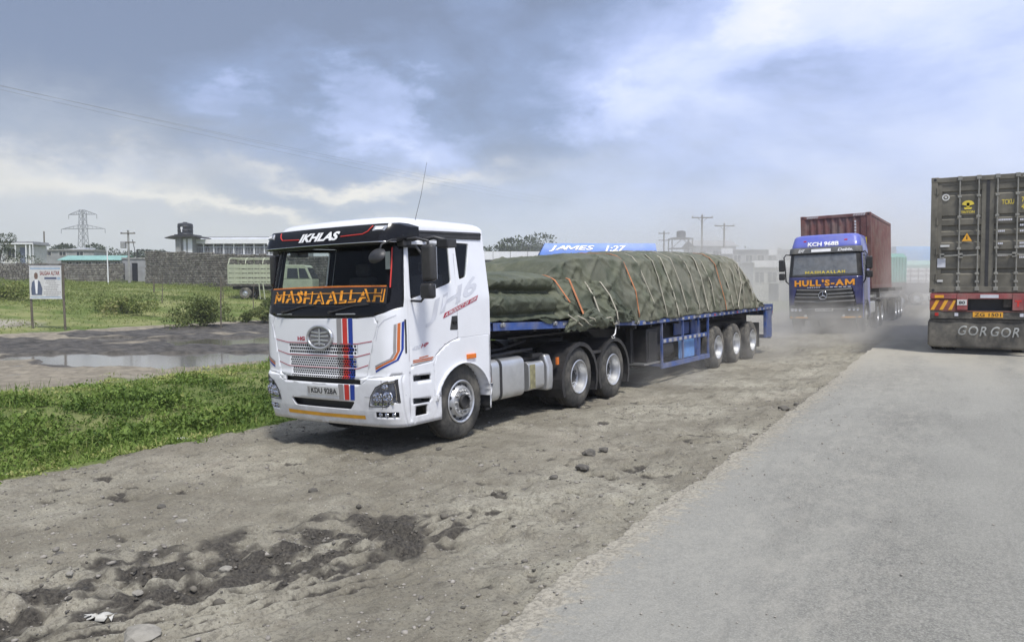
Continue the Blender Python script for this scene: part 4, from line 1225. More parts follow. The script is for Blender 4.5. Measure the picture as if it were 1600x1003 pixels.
    # rear quarter piece over the arch
    # floor pan, seats, dashboard, steering wheel
    i = MB(); i.box(-1.16, 1.16, -1.1, .6, 1.28, 1.36); i.box(-1.1, 1.1, .50, .56, 1.36, 2.8); i.box(-1.12, 1.12, -1.22, -.92, 1.36, 1.74)
    i.build('cab_floor', 'dark_in', T)
    d = MB(); d.prism([(-1.24, 1.70), (-1.20, 1.80), (-.98, 1.82), (-.80, 1.74), (-.78, 1.5), (-1.1, 1.5)], 'x', -1.08, 1.08); d.build('dashboard', 'dark_in', T, None, .03)
    for x in (-.62, .62):
        s_ = MB(); s_.box(x - .26, x + .26, -.55, .0, 1.56, 1.72); s_.box(x - .25, x + .25, -.05, .10, 1.7, 2.28); s_.box(x - .14, x + .14, -.02, .08, 2.30, 2.48)
        s_.build('seat', 'seat', T, None, .05, 3)
    sw = MB(); q = [(-.62 + .23 * math.cos(t), -.80 + .16 * math.sin(t), 1.92 + .14 * math.sin(t)) for t in np.linspace(0, 2 * math.pi, 25)]
    sw.tube(q, .016, 7, cap=False); sw.bar((-.83, -.80, 1.92), (-.41, -.80, 1.92), .03, .02); sw.tube([(-.62, -.80, 1.92), (-.62, -.95, 1.72)], .03, 8); sw.build('steering_wheel', 'black', T, 40)
    pp = MB(); pp.box(.96, 1.04, -1.17, -1.165, 2.33, 2.55); pp.build('licence_disc', 'plate', T)
    # visor with its marker lamps and lettering
    v = MB(); xs = np.linspace(-1.235, 1.235, 41)
    def vy(x, z):
        e = abs(x) / 1.235; return -1.285 + .09 * e ** 2 + .26 * max(0, (e - .80) / .20) ** 2.4
    prof = lambda x: [(vy(x, 0) + .10, 2.655), (vy(x, 0) - .145, 2.640), (vy(x, 0) - .165, 2.665), (vy(x, 0) - .135, 2.76), (vy(x, 0) - .095, 2.84), (vy(x, 0) - .05, 2.893), (vy(x, 0) + .10, 2.912)]
    k = 7; vs = []
    for x in xs:
        e = max(0, (abs(x) - 1.12) / .115); sc = 1 - .35 * e ** 2
        for y, z in prof(x): vs.append((x, y, 2.775 + (z - 2.775) * sc))
    fs = [(a * k + b_, (a + 1) * k + b_, (a + 1) * k + (b_ + 1) % k, a * k + (b_ + 1) % k) for a in range(len(xs) - 1) for b_ in range(k)]
    fs += [tuple(range(k)), tuple(reversed(range((len(xs) - 1) * k, len(xs) * k)))]
    v.add(vs, fs); vis = v.build('sun_visor', 'black_gloss', T, 30)
    def vm(x, z, off=.006):
        y0 = vy(x, 0); t = np.interp(z, [2.665, 2.76, 2.84, 2.893], [-.165, -.135, -.095, -.05]); return Vector((x, y0 + t - off, z + off * .3))
    letters('visor_lettering', 'IKHLAS', lambda u, v_: vm(-.33 + u * .74, 2.712 + v_ * .115, .010), 'white_flat', vis, shear=.25, bold=.045, space=.98)
    def vline(pts, wd, mat, nm):
        m_ = MB(); out = []
        for (x0, z0), (x1, z1) in zip(pts[:-1], pts[1:]):
            for k_ in range(8): out.append((x0 + (x1 - x0) * k_ / 8, z0 + (z1 - z0) * k_ / 8))
        out.append(pts[-1])
        m_.tube([vm(x, z, .003) for x, z in out], wd, 5); return m_.build(nm, mat, vis, 180)
    vline([(-.80, 2.868), (-.755, 2.80), (-.70, 2.768), (-.34, 2.756)], .008, 'red', 'red_line'); vline([(.43, 2.756), (.79, 2.768), (.86, 2.80), (.905, 2.868)], .008, 'red', 'red_line')
    vline([(-1.19, 2.660), (-.9, 2.662), (.9, 2.662), (1.19, 2.660)], .0075, 'chrome', 'chrome_strip')
    for sg in (1, -1):
        q = [(.93, 2.796), (1.085, 2.796), (1.105, 2.866), (.945, 2.866)]
        lm = MB(); lm.add([vm(sg * x, z, .004) for x, z in q] + [vm(sg * x, z, .016) for x, z in [(.935, 2.801), (1.08, 2.801), (1.098, 2.861), (.95, 2.861)]], [(0, 1, 5, 4), (1, 2, 6, 5), (2, 3, 7, 6), (3, 0, 4, 7), (4, 5, 6, 7)])
        mk = lm.build('marker_lamp', 'silver', vis)
        l2 = MB(); l2.add([vm(sg * x, z, .019) for x, z in [(.965, 2.812), (1.07, 2.812), (1.082, 2.848), (.975, 2.848)]], [(0, 1, 2, 3)]); l2.build('lens', 'white_flat', mk)
    # roof rail strips, antenna
    for sg in (1, -1):
        rs = MB(); rs.bar((sg * 1.135, -1.0, 2.775), (sg * 1.135, .60, 2.815), .05, .10); rs.bar((sg * 1.155, -1.0, 2.80), (sg * 1.155, .60, 2.84), .03, .02); rs.build('roof_strip', 'black', T, None, .01)
    an = MB(); an.cyl((1.06, -.74, 2.86), (1.06, -.72, 2.93), .028, 10, r2=.012); an.tube([(1.06, -.72, 2.92), (1.07, -.58, 3.3), (1.08, -.46, 3.74)], .004, 5, r2=.002); an.build('antenna', 'black', T, 40)
    # tape and lettering on the windscreen
    def tape(nm, mat, path, wd): c.line(nm, mat, path, wd, off=.004)
    tape('orange_tape', 'decal_orange', [(-1.04, 2.118), (-.5, 2.126), (0, 2.128), (.5, 2.126), (1.07, 2.118)], .018)
    tape('orange_tape', 'orange_letter', [(-1.04, 2.124), (-.5, 2.133), (0, 2.135), (.5, 2.133), (1.07, 2.124)], .007)
    tape('red_tape', 'red', [(1.115, 2.10), (1.10, 2.35), (1.08, 2.60)], .016)
    tape('red_tape', 'red', [(-1.115, 2.10), (-1.10, 2.35), (-1.08, 2.60)], .014)
    bk = MB(); n = 24; xs = np.linspace(-1.09, 1.09, n); bk.add([c.front(x, 1.905, .002) for x in xs] + [c.front(x, 2.115, .002) for x in xs], [(i, i + 1, n + i + 1, n + i) for i in range(n - 1)])
    bk.build('lettering_band', 'ink', T, 180)
    letters('windscreen_lettering', 'MASHAALLAH', lambda u, v_: c.front(-.985 + u * 2.05, 1.915 + v_ * .165 + .012 * math.sin(u * 9), .007), 'orange_letter', T, shear=.05, bold=.05, space=1.12)
    letters('lettering_face', 'MASHAALLAH', lambda u, v_: c.front(-.983 + u * 2.035, 1.934 + v_ * .148 + .012 * math.sin(u * 9), .011), 'ink', T, shear=.05, bold=-.012, space=1.12)
    c.line('lettering_stroke', 'orange_letter', [(-.95, 2.035), (0, 2.045), (1.02, 2.035)], .008, off=.013)
    # wipers
    wp = MB()
    for x in (-.72, .22):
        wp.tube([c.front(x, 1.80, .03), c.front(x + .40, 1.885, .025), c.front(x + .62, 1.90, .022)], .010, 5); wp.cyl(c.front(x, 1.80, .0), c.front(x, 1.80, .05), .02, 8)
    wp.build('wiper', 'black', T)
    for x in (-.70, .48):
        hd = MB(); hd.tube([c.front(x - .16, 1.775, .012), c.front(x + .16, 1.777, .012)], .009, 6); hd.build('grab_handle', 'silver', T, 40)
    # three-colour band, pin lines, corner swooshes
    L_ = [(.318, 1.722), (.330, 1.35), (.342, .962)]; R_ = [(.590, 1.722), (.598, 1.35), (.608, .962)]
    for nm, mt, a, b in (('grey_band', 'decal_grey', 0, .30), ('red_band', 'red', .37, .66), ('blue_band', 'decal_blue', .73, 1.)):
        A, B = lerp(L_, R_, a), lerp(L_, R_, b)
        for z0, z1 in ((1.395, 1.722), (1.225, 1.259), (1.085, 1.095)):
            f = lambda P_, z: (float(np.interp(-z, [-p[1] for p in P_], [p[0] for p in P_])), z)
            c.ribbon(nm, mt, [f(A, z1), f(A, z0)], [f(B, z1), f(B, z0)])
        c.ribbon(nm, mt, lerp([(.350, .888)], [(.628, .890)], a) + lerp([(.343, .684)], [(.604, .69)], a), lerp([(.350, .888)], [(.628, .890)], b) + lerp([(.343, .684)], [(.604, .69)], b))
    for z, dz_, xe in ((1.402, .036, .90), (1.242, .045, .868), (1.090, .050, .835)):
        c.line('pin_line', 'red_dark', [(-xe, z + dz_), (-.63, z), (.66, z + .0), (xe, z + dz_)], .010)
    out = [(1.32, 1.68), (1.31, 1.34), (1.24, 1.20), (.948, 1.050)]; inn = [(1.19, 1.64), (1.18, 1.29), (1.14, 1.225), (.94, 1.135)]
    for sg in (1, -1):
        fl = (lambda p: p) if sg > 0 else (lambda p: [(-x, z) for x, z in p])
        for nm, mt, a, b in (('grey_band', 'decal_grey', 0, .26), ('orange_band', 'decal_orange', .33, .62), ('blue_band', 'decal_blue', .74, 1.)):
            c.ribbon(nm, mt, fl(lerp(inn, out, a)), fl(lerp(inn, out, b)))
    for sg in (1, -1):
        c.line('panel_crease', 'decal_pale', [(sg * .96, 1.44), (sg * 1.0, 1.62), (sg * 1.08, 1.70), (sg * 1.22, 1.76)], .008)
        c.line('air_slot', 'ink', [(sg * 1.335, 1.70), (sg * 1.345, 1.5), (sg * 1.345, 1.28)], .028)
    # oval badge
    ec = (.03, 1.478)
    bd = MB(); p = c.front(ec[0], ec[1], .0)
    q = [Vector((p.x + .225 * math.cos(t), c.F(p.x + .225 * math.cos(t), p.z) - .022, p.z + .145 * math.sin(t))) for t in np.linspace(0, 2 * math.pi, 41)]
    bd.tube(q, .020, 8, cap=False)
    badge = bd.build('badge', 'silver', T, 60)
    f = MB(); n = 32; f.add([c.front(ec[0] + .225 * math.cos(2 * math.pi * k_ / n), ec[1] + .145 * math.sin(2 * math.pi * k_ / n), .012) for k_ in range(n)], [tuple(range(n))]); f.build('badge_field', 'decal_grey', badge)
    w_ = MB()
    w_.bar(c.front(ec[0], ec[1] - .105, .022), c.front(ec[0], ec[1] + .115, .022), .026, .02)
    for zz, l_, dz_ in ((.055, .155, .018), (.012, .165, .008), (-.035, .150, -.006), (-.08, .10, -.014)):
        for sg in (1, -1):
            w_.bar(c.front(ec[0] + sg * .018, ec[1] + zz, .022), c.front(ec[0] + sg * l_, ec[1] + zz + dz_, .022), .018, .026)
    w_.build('badge_wing', 'silver', badge, None, .004)
    letters('model_lettering', 'HG', lambda u, v_: c.front(-.425 + u * .15, 1.43 + v_ * .055, .005), 'red_dark', T, bold=.05)
    # number plate, yellow strip
    pl = MB(); pl.add([c.front(x, z, o_) for o_ in (.006, .014) for x, z in ((-.225, .735), (.350, .735), (.350, .845), (-.225, .845))], [(0, 1, 5, 4), (1, 2, 6, 5), (2, 3, 7, 6), (3, 0, 4, 7), (4, 5, 6, 7)])
    plate = pl.build('number_plate', 'plate', T)
    letters('plate_lettering', 'KDU 928A', lambda u, v_: c.front(-.15 + u * .475, .752 + v_ * .074, .017), 'ink', plate, bold=.02)
    e_ = MB(); e_.add([c.front(x, z, .016) for x, z in ((-.215, .75), (-.175, .75), (-.175, .83), (-.215, .83))], [(0, 1, 2, 3)]); e_.build('plate_emblem', 'decal_grey', plate)
    c.ribbon('yellow_strip', 'yellow', [(-.70, .497), (.0, .494), (.74, .500)], [(-.70, .446), (.0, .446), (.74, .452)])
    # side lettering
    S = c.side
    letters('model_lettering', 'JH6', lambda u, v_: S(-.76 + u * 1.13 + v_ * .03, 1.575 + u * .40 + v_ * .30, .004), 'decal_pale', T, shear=.12, bold=.03)
    st = MB(); st.add([S(y, z, .0055) for y, z in ((-.405, 1.683), (.349, 1.912), (.392, 1.982), (-.367, 1.752))], [(0, 1, 2, 3)]); rs = st.build('red_strip', 'red_dark', T)
    letters('strip_lettering', 'A PRODUCT OF  FAW', lambda u, v_: S(-.365 + u * .715 + v_ * .015, 1.702 + u * .219 + v_ * .048, .008), 'white_flat', rs, shear=.2, bold=.02)
    letters('power_lettering', '420', lambda u, v_: S(-1.03 + u * .17, 1.302 + u * .02 + v_ * .05, .004), 'decal_pale', T, shear=.3, bold=.03)
    letters('power_lettering', 'HP', lambda u, v_: S(-.86 + u * .15, 1.325 + u * .018 + v_ * .05, .004), 'red_dark', T, shear=.3, bold=.03)
    for k_, (a, b, z) in enumerate(((-.90, -.72, 1.195), (-1.02, -.62, 1.168), (-1.02, -.64, 1.145))):
        sl = MB(); sl.add([S(y, zz, .004) for y, zz in ((a, z), (b, z + .015), (b, z + .029), (a, z + .014))], [(0, 1, 2, 3)]); sl.build('red_script', 'decal_orange', T)
    # door handle, side marker
    hd = MB(); hd.prism([(-.262, 1.521), (-.09, 1.516), (-.09, 1.712), (-.215, 1.707)], 'x', 1.215, 1.246); h_ = hd.build('door_handle', 'black', T, None, .01)
    hb = MB(); hb.box(1.246, 1.262, -.21, -.12, 1.60, 1.64); hb.build('handle_grip', 'black_gloss', h_, None, .006)
    mk = MB(); mk.box(1.235, 1.268, .09, .285, 1.106, 1.172); mk.build('side_marker', 'amber', T, None, .008)
    # mirrors
    for sg in (1, -1):
        mm = MB(); mx_ = 1.52 if sg > 0 else 1.36; mw_ = .095 if sg > 0 else .075; mm.box(sg * mx_ - mw_, sg * mx_ + mw_, -1.05, -.93, 2.165, 2.62); mr_ = mm.build('mirror', 'black', T, 60, .045, 4)
        m2 = MB(); m2.box(sg * (mx_ - .02) - mw_, sg * (mx_ - .02) + mw_, -1.06, -.94, 1.95, 2.145); m2.build('wide_mirror', 'black', mr_, 60, .04, 4)
        gm_ = MB(); gm_.box(sg * mx_ - mw_ + .02, sg * mx_ + mw_ - .02, -.932, -.926, 2.19, 2.59); gm_.box(sg * (mx_ - .02) - mw_ + .02, sg * (mx_ - .02) + mw_ - .02, -.942, -.936, 1.97, 2.125); gm_.build('mirror_glass', 'chrome', mr_)
        am = MB(); am.tube([(sg * 1.15, -1.05, 2.69), (sg * (mx_ - .14), -1.06, 2.70), (sg * mx_, -1.0, 2.66), (sg * mx_, -1.0, 2.55)], .022, 7)
        lo_ = MB(); lo_.tube([(sg * 1.22, -1.02, 1.93), (sg * (mx_ - .12), -1.02, 1.92), (sg * (mx_ - .06), -1.0, 1.99), (sg * (mx_ - .05), -1.0, 2.1)], .016, 7); lo_.build('lower_arm', 'black', mr_, 60)
        am.tube([(sg * 1.15, -1.04, 2.62), (sg * (mx_ - .18), -1.02, 2.60), (sg * (mx_ - .1), -1.0, 2.5)], .02, 7)
        am.box(sg * 1.17 - .05, sg * 1.17 + .05, -1.12, -.96, 2.61, 2.75); am.build('mirror_arm', 'black', mr_, 60, .008)
        kb = MB(); kb.tube([(sg * 1.14, -.66, 2.71), (sg * 1.30, -.62, 2.735), (sg * 1.40, -.52, 2.70)], .03, 7); kb.box(sg * 1.41 - .09, sg * 1.41 + .09, -.60, -.40, 2.60, 2.71); kb.build('kerb_mirror', 'black', T, 60, .03, 3)
    fm = MB(); fm.lathe([(.0, .05), (.07, .04), (.115, .015), (.13, -.01), (.12, -.02), (0, -.02)], (1.13, -1.50, 2.485), (0, -.9, .42), 24)
    for k_ in range(len(fm.v)): x, y, z = fm.v[k_]; fm.v[k_] = (x, y, 2.485 + (z - 2.485) * .78)
    f_ = fm.build('front_mirror', 'black', T, 40)
    ar = MB(); ar.tube([(1.17, -1.10, 2.69), (1.19, -1.30, 2.68), (1.17, -1.45, 2.62), (1.14, -1.47, 2.52)], .012, 7); ar.build('mirror_arm', 'black', f_, 60)
    # ladder frame, axles, tanks, wings over the drive wheels
    ch = MB()
    for x in (-.42, .42): ch.box(x - .04, x + .04, -1.2, 5.2, .72, .98)
    for y in (-.9, .6, 1.8, 2.8, 3.9, 5.1): ch.box(-.38, .38, y - .06, y + .06, .74, .94)
    for y in (0, 3.30, 4.61): ch.cyl((-.95, y, .53), (.95, y, .53), .10, 10)
    for y in (3.30, 4.61): ch.sphere((0, y, .56), .26, 8)
    ch.box(-.55, .55, -1.1, .45, .30, .60); ch.box(-1.15, .55, .85, 2.5, .36, .70); ch.box(-.5, .5, 2.6, 5.2, .42, .72); ch.box(-1.0, 1.0, -1.25, -1.0, .36, .50); ch.box(-.55, .55, -.95, .55, .55, 1.28); ch.box(-1.05, -.5, .8, 2.4, .45, .95)  # the first low boxes are added to block light and darken the underside
    for sg in (1, -1): ch.box(sg * .62 - .05, sg * .62 + .05, -.7, .75, .62, .68)
    ch.build('chassis', 'chassis', T)
    wl_ = MB()
    for sg in (1, -1):
        for k_ in range(12):
            a0, a1 = R(20 + k_ * 13), R(20 + (k_ + 1) * 13)
            wl_.add([(sg * x, .62 * math.cos(a), .50 + .60 * math.sin(a)) for a in (a0, a1) for x in (.75, 1.20)], [(0, 1, 3, 2)])
        wl_.box(sg * .72 - .01, sg * .72 + .01, -.65, .68, .5, 1.25)
    wl_.build('wheel_liner', 'black', T, 180)
    fw = MB(); fw.lathe([(.0, 1.16), (.45, 1.16), (.47, 1.13), (.47, 1.09), (.0, 1.09)], (0, 3.95, 0), (0, 0, 1), 28); fw.box(-.45, .45, 3.6, 4.4, .98, 1.09); fw.build('fifth_wheel', 'chassis', T, 40)
    tank_prof = rounded([(.62, .40), (1.16, .40), (1.16, 1.02), (.62, 1.02)], .13, 5)
    def tank(y0, y1, prof, nm, straps):
        b = MB(); b.prism(prof, 'y', y0, y1); t_ = b.build(nm, 'alu', T, 50, .02, 3)
        s_ = MB()
        cx = sum(p[0] for p in prof) / len(prof); cz = sum(p[1] for p in prof) / len(prof)
        for y in straps: s_.prism([(cx + (x - cx) * 1.03, cz + (z - cz) * 1.025) for x, z in prof], 'y', y - .028, y + .028)
        s_.build('tank_strap', 'chassis', t_, 50)
        return t_
    t1 = tank(.80, 1.66, tank_prof, 'fuel_tank', (1.02, ))
    st = MB(); st.cyl((.95, 1.05, 1.0), (.95, 1.05, 1.07), .05, 12); st.build('filler_cap', 'chassis', t1, 40)
    p2 = rounded([(.66, .44), (1.13, .44), (1.13, .90), (.66, .90)], .10, 5)
    t2 = tank(1.84, 2.30, p2, 'reservoir_tank', ())
    M['muddy'] = pm('muddy_plate', (.26, .24, .13), .7, var=.35, vs=9)
    mp = MB(); mp.box(1.130, 1.136, 1.87, 2.02, .48, .86); mp.build('mud_stain_plate', 'muddy', t2)
    gp = MB(); gp.prism([(.62, .40), (1.145, .40), (1.165, .55), (1.165, .80), (1.10, .98), (.62, 1.02)], 'y', 2.36, 2.53); gp.build('tank_guard', 'alu', T, 50, .03, 3)
    ms = MB(); ms.box(.62, 1.10, .66, .80, .42, .98); ms.tube([(1.0, .95, 1.06), (1.05, 1.5, 1.09), (.95, 2.2, 1.08)], .03, 7); ms.tube([(.8, .7, 1.1), (.85, 1.5, 1.13), (.7, 2.4, 1.2)], .025, 7); ms.box(.62, 1.05, 1.70, 1.82, .5, .95); ms.box(.60, 1.0, 1.84, 2.36, .92, .97)
    ms.box(.7, 1.1, 2.0, 2.3, .97, 1.02); ms.build('pipes_and_brackets', 'chassis', T, None)
    fl_ = MB(); fl_.box(1.06, 1.10, .70, .80, .30, .72); fl_.build('mud_flap', 'chassis', T)
    ml = MB(); ml.box(1.09, 1.115, .70, .76, .66, .76); ml.build('marker_lamp', 'amber', T)
    def wing(yc):
        b = MB(); n = 16; prof = [(.60 + 0, -.02)]
        A = [R(205 - k * (230 / n)) for k in range(n + 1)]
        for i in range(n):
            for rr, x0, x1 in ((.625, .62, 1.25),):
                p = [(rr * math.cos(a) + yc, .50 + rr * .98 * math.sin(a)) for a in (A[i], A[i + 1])]
                q_ = [((rr + .02) * math.cos(a) + yc, .50 + (rr + .02) * .98 * math.sin(a)) for a in (A[i], A[i + 1])]
                b.add([(x, *pp_) for x in (x0, x1) for pp_ in p] + [(x, *pp_) for x in (x0, x1) for pp_ in q_], [(0, 1, 3, 2), (4, 6, 7, 5), (2, 3, 7, 6), (0, 4, 5, 1)])
                p2_ = [((rr - .05) * math.cos(a) + yc, .50 + (rr - .05) * .98 * math.sin(a)) for a in (A[i], A[i + 1])]
                b.add([(1.25, *q_[0]), (1.25, *q_[1]), (1.252, *p2_[1]), (1.252, *p2_[0])], [(0, 1, 2, 3)])
        return b.build('wheel_wing', 'black', T, 60)
    for sg in (1, -1):
        for yc in (3.30, 4.61):
            w1 = wing(yc)
            if sg < 0: w1.scale.x = -1
    br = MB(); br.box(.62, 1.24, 3.80, 4.10, .88, .93); br.build('wing_bridge', 'chassis', T, None, .01)
    am = MB(); am.box(1.17, 1.20, 2.60, 2.66, .80, .92); am.build('marker_lamp', 'amber', T)
    for sg in (1, -1):
        wheel(T, (sg * 1.20, 0, .53), sg, 'steer')
        wheel(T, (sg * 1.22, 3.30, .53), sg, 'drive'); wheel(T, (sg * 1.22, 4.61, .53), sg, 'drive')
    return T
white_truck()

# ------------------------------------------------------------------ flatbed trailer behind it
M['reflector'] = pm('dusty_reflector', (.40, .40, .40), .4, var=.15, vs=9, dust=.45)
def blue_trailer():
    T = thing('flatbed_trailer', 'long blue three-axle flatbed trailer with open side rack behind the white truck', 'trailer', mat=TM)
    zt = lambda y: float(np.interp(y, [.6, 3.2, 5.8, 10, 15.3], [1.575, 1.50, 1.385, 1.40, 1.435]))
    d = MB()
    ys = list(np.linspace(.72, 15.28, 30))
    for a, b in zip(ys[:-1], ys[1:]):
        za, zb = zt(a), zt(b)
        d.add([(x, y, z + o) for y, z in ((a, za), (b, zb)) for o in (-.05, -.012) for x in (-1.2, 1.2)], [(0, 1, 3, 2), (4, 6, 7, 5), (0, 4, 5, 1), (2, 3, 7, 6), (0, 2, 6, 4), (1, 5, 7, 3)])
    d.build('deck', 'chassis', T)
    for sg in (1, -1):
        r = MB()
        for a, b in zip(ys[:-1], ys[1:]):
            za, zb = zt(a), zt(b); ha = .115 if a < 3.2 else .085
            x0, x1 = sg * 1.20, sg * 1.25
            r.add([(x, y, z + o) for y, z in ((a, za), (b, zb)) for o in (-ha, 0) for x in (x0, x1)], [(0, 4, 5, 1), (2, 3, 7, 6), (0, 2, 6, 4), (1, 5, 7, 3)])
        r.build('side_rail', 'blue_trailer', T)
        y = 2.72; k = 0
        while y < 15.1:
            l = .17 if y < 3.3 else .13
            if not (3.4 < y < 5.6):
                x = sg * 1.254; red = (y < 3.4 and k % 2) or (y > 9.9 and k % 5 == 3)
                b_ = MB(); b_.add([(x, y, zt(y) - .068), (x, y + l, zt(y + l) - .068), (x, y + l, zt(y + l) - .022), (x, y, zt(y) - .022)], [(0, 1, 2, 3)])
                b_.build('red_reflector' if red else 'white_reflector', 'red_dark' if red else 'reflector', T)
            y += l + (.012 if y < 3.3 else .22); k += 1
    b = MB(); b.box(-1.2, 1.2, .68, .78, 1.46, 1.575); b.build('front_rail', 'blue_trailer', T, None, .01)
    bm_ = MB()
    for x in (-.48, .48):
        bm_.prism([(1.0, 1.30), (4.9, 1.22), (5.6, .86), (15.0, .92), (15.0, 1.36), (5.0, 1.30), (1.0, 1.46)], 'x', x - .07, x + .07)
    for y in np.arange(1.2, 15.2, .75): bm_.box(-1.19, 1.19, y - .04, y + .04, zt(y) - .15, zt(y) - .055)
    bm_.box(-.9, .9, 1.6, 4.6, 1.27, 1.30)
    bm_.box(-.9, .9, 6.9, 9.9, .55, 1.2); bm_.box(-.9, .9, 9.95, 13.8, .62, 1.1)  # added boxes that keep light out from under the trailer
    bm_.build('chassis', 'chassis', T)
    # ratchets, ropes' hooks and a loose wire along the rail
    for y in (.95, 2.45, 5.65, 8.9):
        k = MB(); k.cyl((1.25, y, zt(y) - .03), (1.29, y, zt(y) - .03), .035, 10); k.box(1.25, 1.275, y - .06, y + .06, zt(y) - .06, zt(y) - .01); k.build('rail_hook', 'steel', T, None, .005)
    hb = MB(); hb.tube([(1.26, 4.62, 1.42), (1.29, 4.60, 1.30), (1.30, 4.55, 1.20), (1.28, 4.50, 1.16)], .016, 6); hb.tube([(1.30, 4.51, 1.17), (1.33, 4.47, 1.13), (1.30, 4.43, 1.12), (1.27, 4.47, 1.16)], .012, 5); hb.box(1.25, 1.30, 4.55, 4.75, 1.36, 1.44); hb.build('ratchet_strap', 'steel', T, 60)
    # landing gear and battery box
    lg = MB()
    for x in (-.85, .85): lg.box(x - .06, x + .06, 6.05, 6.17, .45, 1.30); lg.box(x - .12, x + .12, 5.98, 6.24, .42, .45)
    lg.bar((-.85, 6.1, .9), (.85, 6.1, .9), .05, .05); lg.bar((-.8, 6.1, .6), (-.4, 7.0, 1.2), .05, .05); lg.bar((.8, 6.1, .6), (.4, 7.0, 1.2), .05, .05)
    lg.build('landing_leg', 'chassis', T, None, .01)
    bx = MB(); bx.box(.78, 1.16, 6.28, 6.84, .50, 1.20); b_ = bx.build('battery_box', 'black', T, None, .02)
    bl = MB(); bl.box(1.16, 1.172, 6.34, 6.78, .56, 1.14); bl.build('box_lid', 'chassis', b_, None, .006)
    sl = MB(); sl.box(.70, 1.22, 6.0, 6.82, .47, .50); sl.build('box_shelf', 'steel', T)
    # open blue side rack
    for sg in (1, -1):
        rk = MB(); x = sg * 1.21
        for y in (6.93, 8.12, 9.10, 9.76): rk.box(x - .022, x + .022, y - .022, y + .022, .36, 1.33)
        rk.box(x - .025, x + .025, 6.90, 9.80, .33, .43)
        rk.box(x - .02, x + .02, 9.72, 9.80, .86, .92)
        rk.bar((sg * .5, 6.95, .40), (x, 6.95, .40), .05, .05); rk.bar((sg * .5, 9.76, .40), (x, 9.76, .40), .05, .05)
        rk.build('side_rack', 'blue_trailer', T)
    rl = MB(); rl.box(1.195, 1.232, 6.92, 9.62, .86, .955); rl.build('rack_rail', 'blue_trailer', T, None, .006)
    for k in range(9): wt = MB(); wt.box(1.232, 1.236, 6.98 + k * .295, 7.12 + k * .295, .875, .94); wt.build('white_reflector', 'reflector', T)
    wp = MB(); wp.box(1.10, 1.13, 8.12, 9.06, .43, .86); wp.build('rack_panel', 'blue_light', T, None, .01)
    wp2 = MB(); wp2.box(1.0, 1.03, 9.12, 9.74, .43, 1.30); wp2.box(.98, 1.0, 8.14, 9.08, .96, 1.31); wp2.build('rear_panel', 'blue_trailer', T)
    tb = MB(); tb.cyl((.86, 7.0, .68), (.86, 8.0, .68), .19, 18); tb.build('air_tank', 'chassis', T, 40)
    # running gear
    ax = MB()
    for y in (10.45, 11.87, 13.32):
        ax.cyl((-.95, y, .53), (.95, y, .53), .075, 10)
        for x in (-.5, .5): ax.box(x - .05, x + .05, y - .55, y + .55, .66, .72); ax.box(x - .05, x + .05, y - .62, y - .55, .66, .95)
    for x in (-1, 1): ax.prism([(9.9, 1.10), (13.9, 1.10), (13.9, 1.13), (9.9, 1.13)], 'x', x * .75 - .05, x * .75 + .05)
    ax.build('axle', 'chassis', T, 40)
    for y in (10.45, 11.87, 13.32):
        for sg in (1, -1): wheel(T, (sg * 1.23, y, .53), sg, 'drive', 'rubber_far')
    # tail: blue end posts, bumper, lamps
    tl = MB()
    for sg in (1, -1): tl.box(sg * 1.16, sg * 1.24, 14.62, 15.24, .52, 1.33); tl.box(sg * 1.0, sg * 1.25, 15.2, 15.34, 1.30, 1.50)
    tl.box(-1.24, 1.24, 15.24, 15.32, 1.16, 1.44); tl.box(-1.2, 1.2, 15.20, 15.30, .47, .58)
    tl.build('tail_frame', 'blue_trailer', T, None, .008)
    for sg in (1, -1):
        q = MB(); q.box(sg * 1.18 - .06, sg * 1.18 + .06, 15.32, 15.35, 1.22, 1.34); q.build('tail_lamp', 'red_lens', T)
    mf = MB()
    for sg in (1, -1): mf.box(sg * .7 - .02, sg * 1.22, 13.98, 13.995, .30, 1.0)
    mf.build('mud_flap', 'chassis', T)
blue_trailer()

# ------------------------------------------------------------------ the tarpaulin-covered cargo
def tarpmat():
    m, t, p = newmat('olive_canvas')
    oc = t.coord()
    c = t.mix(t.mr(t.noise(oc, 1.1, 6, .62), .30, .70), (.043, .054, .033), (.104, .113, .070))
    c = t.mix(t.m('MULTIPLY', t.mr(t.noise(oc, 5.5, 6, .68), .52, .72), .35), c, (.145, .142, .105))
    c = t.mix(t.m('MULTIPLY', t.mr(t.noise(oc, 13, 5, .7), .58, .72), .35), c, (.032, .040, .026))
    dst = t.attr('dust')
    c = t.mix(t.m('MULTIPLY', dst, t.mr(t.noise(oc, 2.4, 5, .6), .25, .65)), c, (.215, .205, .155))
    t.L.new(c, p.inputs['Base Color']); p.inputs['Roughness'].default_value = .62; p.inputs['Specular IOR Level'].default_value = .35
    st = t.scale(oc, (1, 1, .55))
    b = t.bump(t.noise(st, 7, 6, .6, .6), .45, .05); b = t.bump(t.noise(oc, 42, 3, .5), .22, .01, b)
    t.L.new(b, p.inputs['Normal'])
    return m
M['tarp'] = tarpmat()
def cloth_noise(y, s, seed):
    """creases that run down the cloth and fan out a little"""
    a = fbm(y + .15 * s, s * .25, .42, 3, seed); b = fbm(y * 1.2 - .5 * s, s * .4, .9, 3, seed + 5); r = 1 - np.abs(fbm(y * 1.0 + .45 * s, s * .35, .45, 2, seed + 9)) * 3.2
    r2 = 1 - np.abs(fbm(y * .9 - .6 * s, s * .35, .6, 2, seed + 13)) * 3.4
    r3 = 1 - np.abs(fbm(y * 1.3 + 1.0 * s, s * .9, .5, 2, seed + 17)) * 4.
    return .040 * a + .042 * b + .046 * np.clip(r, 0, 1) ** 3 + .046 * np.clip(r2, 0, 1) ** 3 + .035 * np.clip(r3, 0, 1) ** 2
